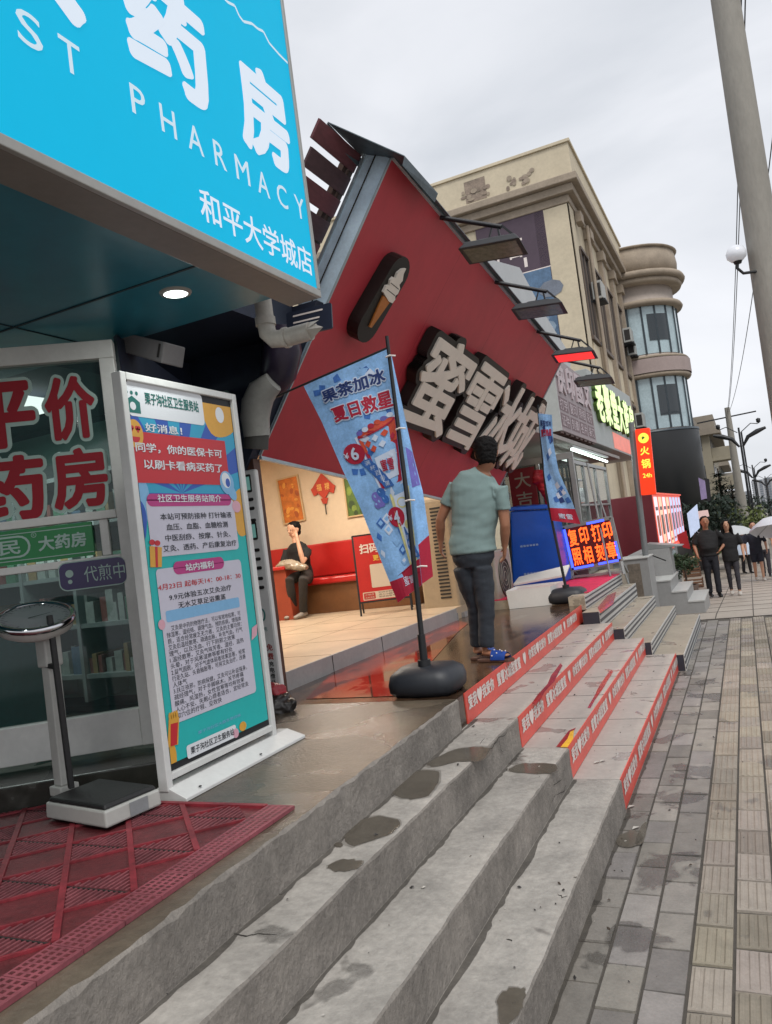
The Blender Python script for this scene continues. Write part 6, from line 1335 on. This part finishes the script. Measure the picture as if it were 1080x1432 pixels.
G().box(-16, XB0 + .30, YB0 - .12, YB1, 12.082, 13.15).box(-16, XB0 + .36, YB0 - .18, YB1, 13.152, 13.25).obj('parapet', m_st, bd, .01)
r5 = random.Random(2); g = G(); PB = S((0, YB0 - .125, 0), (1, 0, 0), (0, 0, 1))
for u in (-8.6, -6.4, -4.9):
    g = G()
    if u == -6.4: g.rect(PB, u - .35, 12.25, u + .35, 12.95, .005, 0)
    for k in range(14): g.disc(PB, u + r5.uniform(-.45, .45), 12.5 + r5.uniform(-.15, .15) * (1.5 - abs(r5.uniform(-1, 1))), r5.uniform(.05, .12), r5.uniform(.04, .09), .006 + .002 * k, k % 2, 9)
    g.obj('relief', [m_st3, m_st2], bd)
G().tube([(XB0 + .2, 26.2, 11.3), (XB0 + .2, 26.2, .5)], .06, 8).obj('drainpipe', m_st2, bd)
g = G().box(XB0 - 1.05, XB0 + .06, YB0 - .06, YB0 - .002, -1, 11.34); g.box(XB0 + .002, XB0 + .06, YB0 - .06, YB0 + .7, -1, 11.34); g.obj('corner_pilaster', m_st, bd, .01)
g = G(); 
for y in (26.6, 29.2, 31.8, 34.1): g.box(XB0 + .002, XB0 + .16, y, y + .42, -1, 11.0, 0); g.box(XB0 + .002, XB0 + .26, y - .08, y + .5, 11.002, 11.34, 0)
for y in (25.0,): g.box(XB0 + .062, XB0 + .26, y - .2, y + .3, 11.002, 11.34, 0)
g.obj('pilaster', m_st2, bd, .01)
for ys_ in (25.0, 27.25, 29.85, 32.45):
    for z0_, z1_ in ((3.9, 6.0), (7.4, 10.2)):
        w_ = 1.35 if ys_ == 25.0 else 1.75
        g = G().box(XB0 + .004, XB0 + .03, ys_, ys_ + w_, z0_, z1_); o = g.obj('window', m_win, bd)
        g = G(); g.box(XB0 + .03, XB0 + .07, ys_, ys_ + .06, z0_, z1_); g.box(XB0 + .03, XB0 + .07, ys_ + w_ - .06, ys_ + w_, z0_, z1_); g.box(XB0 + .03, XB0 + .06, ys_ + w_ / 2 - .03, ys_ + w_ / 2 + .03, z0_, z1_); g.box(XB0 + .03, XB0 + .10, ys_, ys_ + w_, z1_, z1_ + .1); g.box(XB0 + .03, XB0 + .12, ys_ - .05, ys_ + w_ + .05, z0_ - .12, z0_); g.obj('frame', M('brown window frame', '5e5148', .6, .1, 5), o)
    G().box(XB0 + .004, XB0 + .05, ys_ + .1, ys_ + w_ - .1, 6.3, 7.2).obj('spandrel', m_st, bd)
# advert banner on the gable end
a, b, c_, d_ = [PY(*p, YB0 - .05) for p in ((776, 420), (763, 292), (690, 316), (700, 440))]
xl_, xr_, zb_, zt_ = c_.x - .6, a.x + .03, 7.0, b.z
BN = S((xl_, YB0 - .04, zb_), (1, 0, 0), (0, 0, 1)); wb, hb = xr_ - xl_, zt_ - zb_
bn_ = thing('wall_banner', 'large faded purple banner on the gable end of the beige building', 'banner', (xl_, YB0, zb_))
G().pp(BN, [(0, 0), (wb, 0), (wb, hb), (0, hb)], 0, 0, .02).obj('cloth', M('faded purple banner', '4a3c48', .7, .12, .8), bn_)
g = G(); v = PP(775, 407, BN.o, BN.n); v0_ = PP(750, 378, BN.o, BN.n).z - zb_
g.rect(BN, .02, .02, wb - .02, v0_, .022, 1); g.rect(BN, 0, v0_, wb, v0_ + .03, .023, 0)
for k in range(12): g.disc(BN, r5.uniform(.2, 1) * wb, r5.uniform(.05, .9) * v0_, r5.uniform(.15, .4), r5.uniform(.12, .3), .024 + .001 * k, (2, 3)[k % 2], 9)
p_ = PP(722, 355, BN.o, BN.n); uu, vv = p_.x - xl_, p_.z - zb_
g.text(BN, '吉', uu - .28, vv - .15, uu + .25, vv + .55, .026, 0, .02); g.text(BN, '店', uu - 1.1, vv - .2, uu - .5, vv + .4, .026, 0, .02); g.text(BN, '1', uu + .22, vv - .5, uu + .32, vv - .2, .026, 0)
g.obj('print', [m_letw, M('blue photo print', '4f6a86', .6, .3, 1.5), M('cloud print', '7d8fa0', .6, .2, 2), M('grey print', '6d7480', .6, .2, 3)], bn_)
for (x, y, Yd, lb) in ((843, 408, 0, 'upper outdoor air conditioner on the facade, nearest us'), (883, 470, 0, 'outdoor air conditioner on the facade before the round tower'), (888, 488, 0, 'outdoor air conditioner just below another one by the tower'), (900, 588, 0, 'outdoor air conditioner low on the facade above the red lit sign')):
    p = PX(x, y, XB0 + .35); t = thing('facade_air_conditioner', lb, 'air conditioner', p, 'air conditioners on the facade')
    G().box(p.x - .28, p.x + .05, p.y - .42, p.y + .42, p.z - .3, p.z + .3).obj('casing', m_ac3, t, .02); G().box(p.x - .22, p.x + .0, p.y - .425, p.y - .421, p.z - .22, p.z + .22).obj('side_grille', m_dark, t); G().box(p.x - .33, p.x + .1, p.y - .35, p.y + .35, p.z - .36, p.z - .305).obj('bracket', m_fl, t)
# round corner tower
tw = thing('round_tower', 'round glazed corner tower with brown cornices and a black drum below', 'building', (-3.3, 36.3, -1.2))
tc_ = V((-3.45, 36.6, 0)); RT = 1.85
m_tg = M('tower glass', '9fb2b8', .1, .15, 1.5, spec=.7); m_tf = M('tower mullion', '39434a', .4, .1, 5); m_drum = M('black drum cladding', '1b1d1f', .4, .12, 2)
G().lathe([(RT, 2.3), (RT, 11.6), (0, 11.6)], tc_, 40).obj('wall', M('tower stucco', 'b3a79d', .8, .1, 2), tw)
for z0_, z1_ in ((5.1, 7.3), (8.35, 10.4)):
    o = G().lathe([(RT + .02, z0_), (RT + .03, z1_)], tc_, 40).obj('window', m_tg, tw); g = G()
    for k in range(20): t = 2 * math.pi * k / 20; p = tc_ + V(((RT + .04) * math.cos(t), (RT + .04) * math.sin(t), 0)); g.bar(p + V((0, 0, z0_)), p + V((0, 0, z1_)), .07, .07)
    g.obj('mullion', m_tf, o)
    g = G().lathe([(RT + .045, z0_ + .55), (RT + .045, z1_ - .35)], tc_, 6, 0, a0=-1.15, a1=-.6); g.obj('dark_pane', M('dark tower pane', '1c262c', .1, .1, 2, spec=.7), o)
g = G()
for z, e, h_ in ((11.6, .55, .25), (11.35, .38, .25), (10.42, .30, .22), (8.1, .22, .14), (7.32, .24, .18), (11.85, .30, 1.05), (12.9, .36, .1)): g.lathe([(0, z), (RT + e, z), (RT + e + .06, z + h_ * .5), (RT + e, z + h_), (0, z + h_)], tc_, 40)
g.obj('cornice', m_st2, tw); G().lathe([(RT + .32, 7.5), (RT + .32, 8.1)], tc_, 40).obj('band', M('pinkish band', '9a8b87', .8, .08, 2), tw)
G().lathe([(0, 5.0), (RT + .24, 5.0), (RT + .26, 4.9), (RT + .24, .9), (RT + .05, .75), (0, .75)], tc_, 48).obj('drum', m_drum, tw); g = G().lathe([(RT + .28, 4.95), (RT + .28, 5.04), (RT + .2, 5.04)], tc_, 48); g.obj('drum_rim', m_tf, tw)
G().lathe([(0, .75), (RT - .3, .75), (RT - .3, -2), (0, -2)], tc_, 30).obj('base', m_dark, tw); G().lathe([(.08, 12.9), (.02, 14.3), (0, 14.5)], tc_ + V((-.6, -.3, 0)), 8).obj('finial', M('steel finial', 'b4bcc4', .3, .05, 4, metal=.5), tw)
# farther buildings down the street
def far_block(label, pts, Y, depth, col, floors, bal):
    q = [PY(*p, Y) for p in pts]; x0, x1 = q[0].x, q[1].x; z1 = q[0].z; t = thing('apartment_building', label, 'building', (x0, Y, gz(Y)))
    m = M('far wall ' + col, col, .8, .08, .4); G().box(x0, x1, Y, Y + depth, -4, z1).obj('wall', m, t)
    h = (z1 + 1.2) / floors
    for k in range(floors):
        z = -1.2 + h * k
        for j in range(int(depth / 3.4)):
            y = Y + .8 + j * 3.4; o = G().box(x1 + .003, x1 + .03, y, y + 1.6, z + h * .3, z + h * .8).obj('window', m_win, t)
        n = max(1, int((x1 - x0) / 2.6)); 
        for j in range(n): x = x0 + (x1 - x0) * (j + .25) / n; G().box(x, x + (x1 - x0) / n * .5, Y - .03, Y - .003, z + h * .3, z + h * .8).obj('window', m_win, t)
    if bal:
        for k in range(1, floors): z = -1.2 + h * k; G().box(x1 + .004, x1 + 1.1, Y + .3, Y + 2.6, z, z + h * .36).box(x1 - .2, x1 + 1.25, Y + .2, Y + 2.7, z - .18, z - .002).obj('balcony', m, t, .02)
        g = G().box(x0 - .2, x1 + .7, Y - .4, Y + depth, z1 - .35, z1).box(x0, x1 + .4, Y - .2, Y + depth, z1 + .002, z1 + .9)
        g.obj('cornice', M('far cornice', '857c70', .8, .1, 1), t)
    return t
far_block('plain grey beige block just behind the black drum', [(935, 575), (962, 578)], 44, 9, '847c72', 4, False)
far_block('pale beige apartment block with stepped balconies beyond the round tower', [(945, 608), (992, 612)], 54, 14, '8f8877', 4, True)
far_block('farther beige block with small balconies by the conifer', [(995, 648), (1007, 650)], 72, 18, '8d887f', 4, True)
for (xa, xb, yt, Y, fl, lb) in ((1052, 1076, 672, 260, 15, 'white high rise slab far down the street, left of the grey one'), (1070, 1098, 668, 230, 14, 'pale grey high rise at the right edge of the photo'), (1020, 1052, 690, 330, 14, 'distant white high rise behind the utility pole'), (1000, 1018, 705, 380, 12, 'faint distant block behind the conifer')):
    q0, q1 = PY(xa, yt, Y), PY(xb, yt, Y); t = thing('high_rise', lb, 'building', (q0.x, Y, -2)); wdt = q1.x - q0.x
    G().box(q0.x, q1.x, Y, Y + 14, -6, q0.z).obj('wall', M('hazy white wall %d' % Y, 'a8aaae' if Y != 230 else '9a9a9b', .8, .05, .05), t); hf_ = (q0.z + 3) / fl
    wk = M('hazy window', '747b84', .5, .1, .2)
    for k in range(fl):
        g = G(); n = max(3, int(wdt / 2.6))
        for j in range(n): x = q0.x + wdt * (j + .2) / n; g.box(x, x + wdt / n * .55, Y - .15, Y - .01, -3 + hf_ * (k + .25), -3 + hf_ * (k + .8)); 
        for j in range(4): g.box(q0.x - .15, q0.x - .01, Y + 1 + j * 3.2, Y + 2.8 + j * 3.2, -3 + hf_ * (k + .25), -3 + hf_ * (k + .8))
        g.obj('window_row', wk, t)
# ================================================================== POLES, LAMPS, WIRES
m_pole = M('concrete pole', '8a867e', .8, .12, 3, .3, 40, stretch=(1, 1, .3))
Yp = 9.0; a, b = PY(1015, 2, Yp), PY(1063, 314, Yp); dr_ = (b - a) / (b.z - a.z); base = a + dr_ * (0 - a.z); topp = a + dr_ * (10.5 - a.z)
base.z = 0
pw = thing('utility_pole', 'thick grey concrete utility pole leaning at the upper right, with a globe lamp arm', 'pole', base)
G().tube([base, base.lerp(topp, .5), topp], [.185, .15, .115], 24).obj('shaft', m_pole, pw)
lp = thing('globe_lamp', 'white globe lamp on a curved black arm near the grey pole', 'street lamp', PY(1052, 382, Yp))
p0_, p1_, p2_ = PY(1062, 379, Yp - .1), PY(1040, 382, Yp - .15), PY(1032, 366, Yp - .15); G().tube([p0_, p1_, p1_.lerp(p2_, .5) + V((-.03, 0, 0)), p2_], .016, 8).lathe([(0, 0), (.035, .0), (.06, .07), (.055, .08)], p2_ - V((0, 0, .02)), 14).obj('arm', m_fl, lp); gl = PY(1030, 356, Yp - .15)
G().lathe([(.0, -.075), (.055, -.07), (.095, -.03), (.10, .02), (.075, .07), (.03, .095), (0, .1)], gl, 24).obj('globe', M('opal globe', 'c9cbd0', .25, .03, 6, emit='d8dade', es=.12), lp)
a, b = PY(1017, 570, 40), PY(1046, 765, 40); d_ = (a - b) / (a.z - b.z); bs = b + d_ * (gz(40) - b.z)
up_ = thing('utility_pole', 'distant thin concrete pole standing among the street lamps', 'pole', bs); G().tube([bs, bs.lerp(a, .45)], [.28, .24], 14).tube([bs.lerp(a, .45), a], [.20, .12], 14).obj('shaft', m_pole, up_); G().bar(a + V((-1.4, 0, -.5)), a + V((1.2, 0, -.4)), .06, .06).obj('crossarm', m_fl, up_)
def street_lamp(label, px, py, Y, topy, s):
    top = PY(px, topy, Y); b = V((top.x, Y, gz(Y))); t = thing('street_lamp', label, 'street lamp', b, 'double armed street lamps'); z1 = top.z
    G().tube([b, (b.x, Y, z1)], [.09 * s, .06 * s], 10).tube([b + V((.16 * s, 0, 0)), (b.x + .12 * s, Y, z1 - .3 * s)], .05 * s, 8).obj('post', m_fl, t)
    for q in (-1, 1):
        g = G(); c = V((b.x, Y, z1 - 1.2 * s))
        pth = [c + V((q * .1 * s, 0, .0)), c + V((q * .45 * s, 0, .55 * s)), c + V((q * 1.0 * s, 0, .8 * s)), c + V((q * 1.5 * s, 0, .95 * s))]; g.tube(pth, [.06 * s, .12 * s, .15 * s, .08 * s], 8)
        g.tube([c + V((q * .1 * s, 0, .9 * s)), c + V((q * .7 * s, 0, 1.35 * s)), c + V((q * 1.1 * s, 0, 1.25 * s))], .03 * s, 6); g.lathe([(0, 0), (.12 * s, .1 * s), (.13 * s, .3 * s), (0, .36 * s)], c + V((q * 1.15 * s, 0, 1.25 * s)), 10)
        g.obj('lamp_arm', m_fl, t)
    return t
street_lamp('double armed black street lamp in front of the distant concrete pole', 1033, 700, 38, 598, .72)
street_lamp('second street lamp farther off, right of the distant concrete pole', 1052, 700, 62, 650, .8)
street_lamp('third street lamp, smallest and farthest toward the high rises', 1070, 700, 85, 666, .8)
m_wire = M('black wire', '15161a', .6, 0)
for i, (xa, xb, lb) in enumerate(((1038, 1017.5, 'leftmost overhead wire running along the street to the distant pole'), (1044, 1018.5, 'overhead wire just right of the leftmost one'), (1088, 1020, 'overhead wire at the right edge of the sky'))):
    p0_, p1_ = PY(xa, -60 if i < 2 else 130, 11.0 if i < 2 else 13), PY(xb, 576, 40); n = 24; sag = .55
    g = G().tube([p0_.lerp(p1_, k / n) - V((0, 0, sag * 4 * (k / n) * (1 - k / n))) for k in range(n + 1)], .010, 5); tag(g.obj('overhead_wire', m_wire), lb, 'wire', 'overhead wires')
# ================================================================== TREES
def conifer(label, px, Y, topy, s, seed):
    rg = random.Random(seed); top = PY(px, topy, Y); b = V((top.x, Y, gz(Y))); H = top.z - b.z; t = thing('conifer_tree', label, 'tree', b)
    G().tube([b, b.lerp(top, .6), top], [.16, .09, .02], 8).obj('trunk', m_bark, t); g = G(); z = .22 * H
    while z < H * .98:
        R_ = (1 - z / H) ** .8 * H * .36 * rg.uniform(.8, 1.15)
        n = rg.randint(5, 8); a0 = rg.uniform(0, 6)
        for k in range(n):
            a = a0 + 2 * math.pi * k / n + rg.uniform(-.2, .2); L_ = R_ * rg.uniform(.7, 1.15); d = V((math.cos(a), math.sin(a), rg.uniform(-.05, .16)))
            for q in range(int(12 + L_ * 34)):
                u = rg.uniform(.12, 1); p = b + V((0, 0, z)) + d * L_ * u + V((rg.gauss(0, .07), rg.gauss(0, .07), rg.gauss(0, .05) - .12 * u * u * L_)); dd_ = (d + V((rg.gauss(0, .5), rg.gauss(0, .5), rg.gauss(0, .2)))).normalized(); w2 = dd_.cross(V((0, 0, 1))); w2 = w2.normalized() * .05; l2 = rg.uniform(.12, .26)
                g.add([p, p + dd_ * l2 * .5 + w2, p + dd_ * l2, p + dd_ * l2 * .5 - w2], [(0, 1, 2, 3)])
        z += H * rg.uniform(.05, .075)
    g.obj('crown', m_leaf2, t)
conifer('dark layered conifer standing in front of the far apartment block', 1004, 34, 655, 1, 5)
conifer('smaller dark conifer behind the first one, toward the distant pole', 1022, 48, 672, 1, 9)
for i, (x, y, Y, r_, m_, lb) in enumerate(((985, 730, 31, 1.5, m_leaf2, 'low dark bush behind the head of the walking man'), (1012, 728, 37, 1.7, m_leaf3, 'yellowish green bush at the foot of the conifers'), (1052, 715, 58, 2.6, m_leaf2, 'dark rounded tree behind the street lamps'), (1036, 722, 66, 2.6, m_leaf, 'green bush far down the street between the poles'))):
    c = PY(x, y, Y); rg = random.Random(40 + i); t = thing('bush', lb, 'bush', (c.x, Y, gz(Y))); g = G()
    for k in range(14): leaves(g, c + V((rg.uniform(-1, 1) * r_ * .75, rg.uniform(-1, 1) * r_ * .6, rg.uniform(-.9, .6) * r_ * .6)), (r_ * .4, r_ * .4, r_ * .3), 130, .11, rg)
    g.obj('foliage', m_, t); G().tube([(c.x, Y, gz(Y)), c], .08, 6).obj('trunk', m_bark, t)
# small litter
g = G()
for x, y, z in ((808, 1080, .004), (878, 1130, .004), (884, 1160, .004), (958, 948, .004), (830, 1068, .184), (838, 1066, .184)):
    p = PZ(x, y, z); g.add([p, p + V((.03, .01, .008)), p + V((.035, .04, .002)), p + V((.005, .03, .006))], [(0, 1, 2, 3)])
r6 = random.Random(77)
for k in range(260):
    y = r6.uniform(1.5, 9.5); x, z = r6.choice(((r6.uniform(-1.36, -1.12), .365), (r6.uniform(-1.64, -1.40), .545), (r6.uniform(-1.08, -.84), .185), (r6.uniform(-.82, -.4), .006), (r6.uniform(-.82, .6), .006), (-.81 + abs(r6.gauss(0, .04)), .006)))
    if y > 8.2 and z > .01: continue
    s_ = r6.choice((.003, .004, .006, .006, .011)); a_ = r6.uniform(0, 6); p = V((x, y, z)); d1, d2 = V((math.cos(a_), math.sin(a_), .3)) * s_, V((-math.sin(a_), math.cos(a_), .1)) * s_ * r6.uniform(.4, .9)
    g.add([p - d1, p - d2, p + d1, p + d2, p + V((0, 0, s_ * .5))], [(0, 1, 4), (1, 2, 4), (2, 3, 4), (3, 0, 4)], r6.choice((0, 1, 1, 2)))
o = g.obj('litter', [m_wsh, m_dark, m_bark]); o['kind'] = 'stuff'; o['label'] = 'scraps of pale litter and grit on the pavement and the steps'
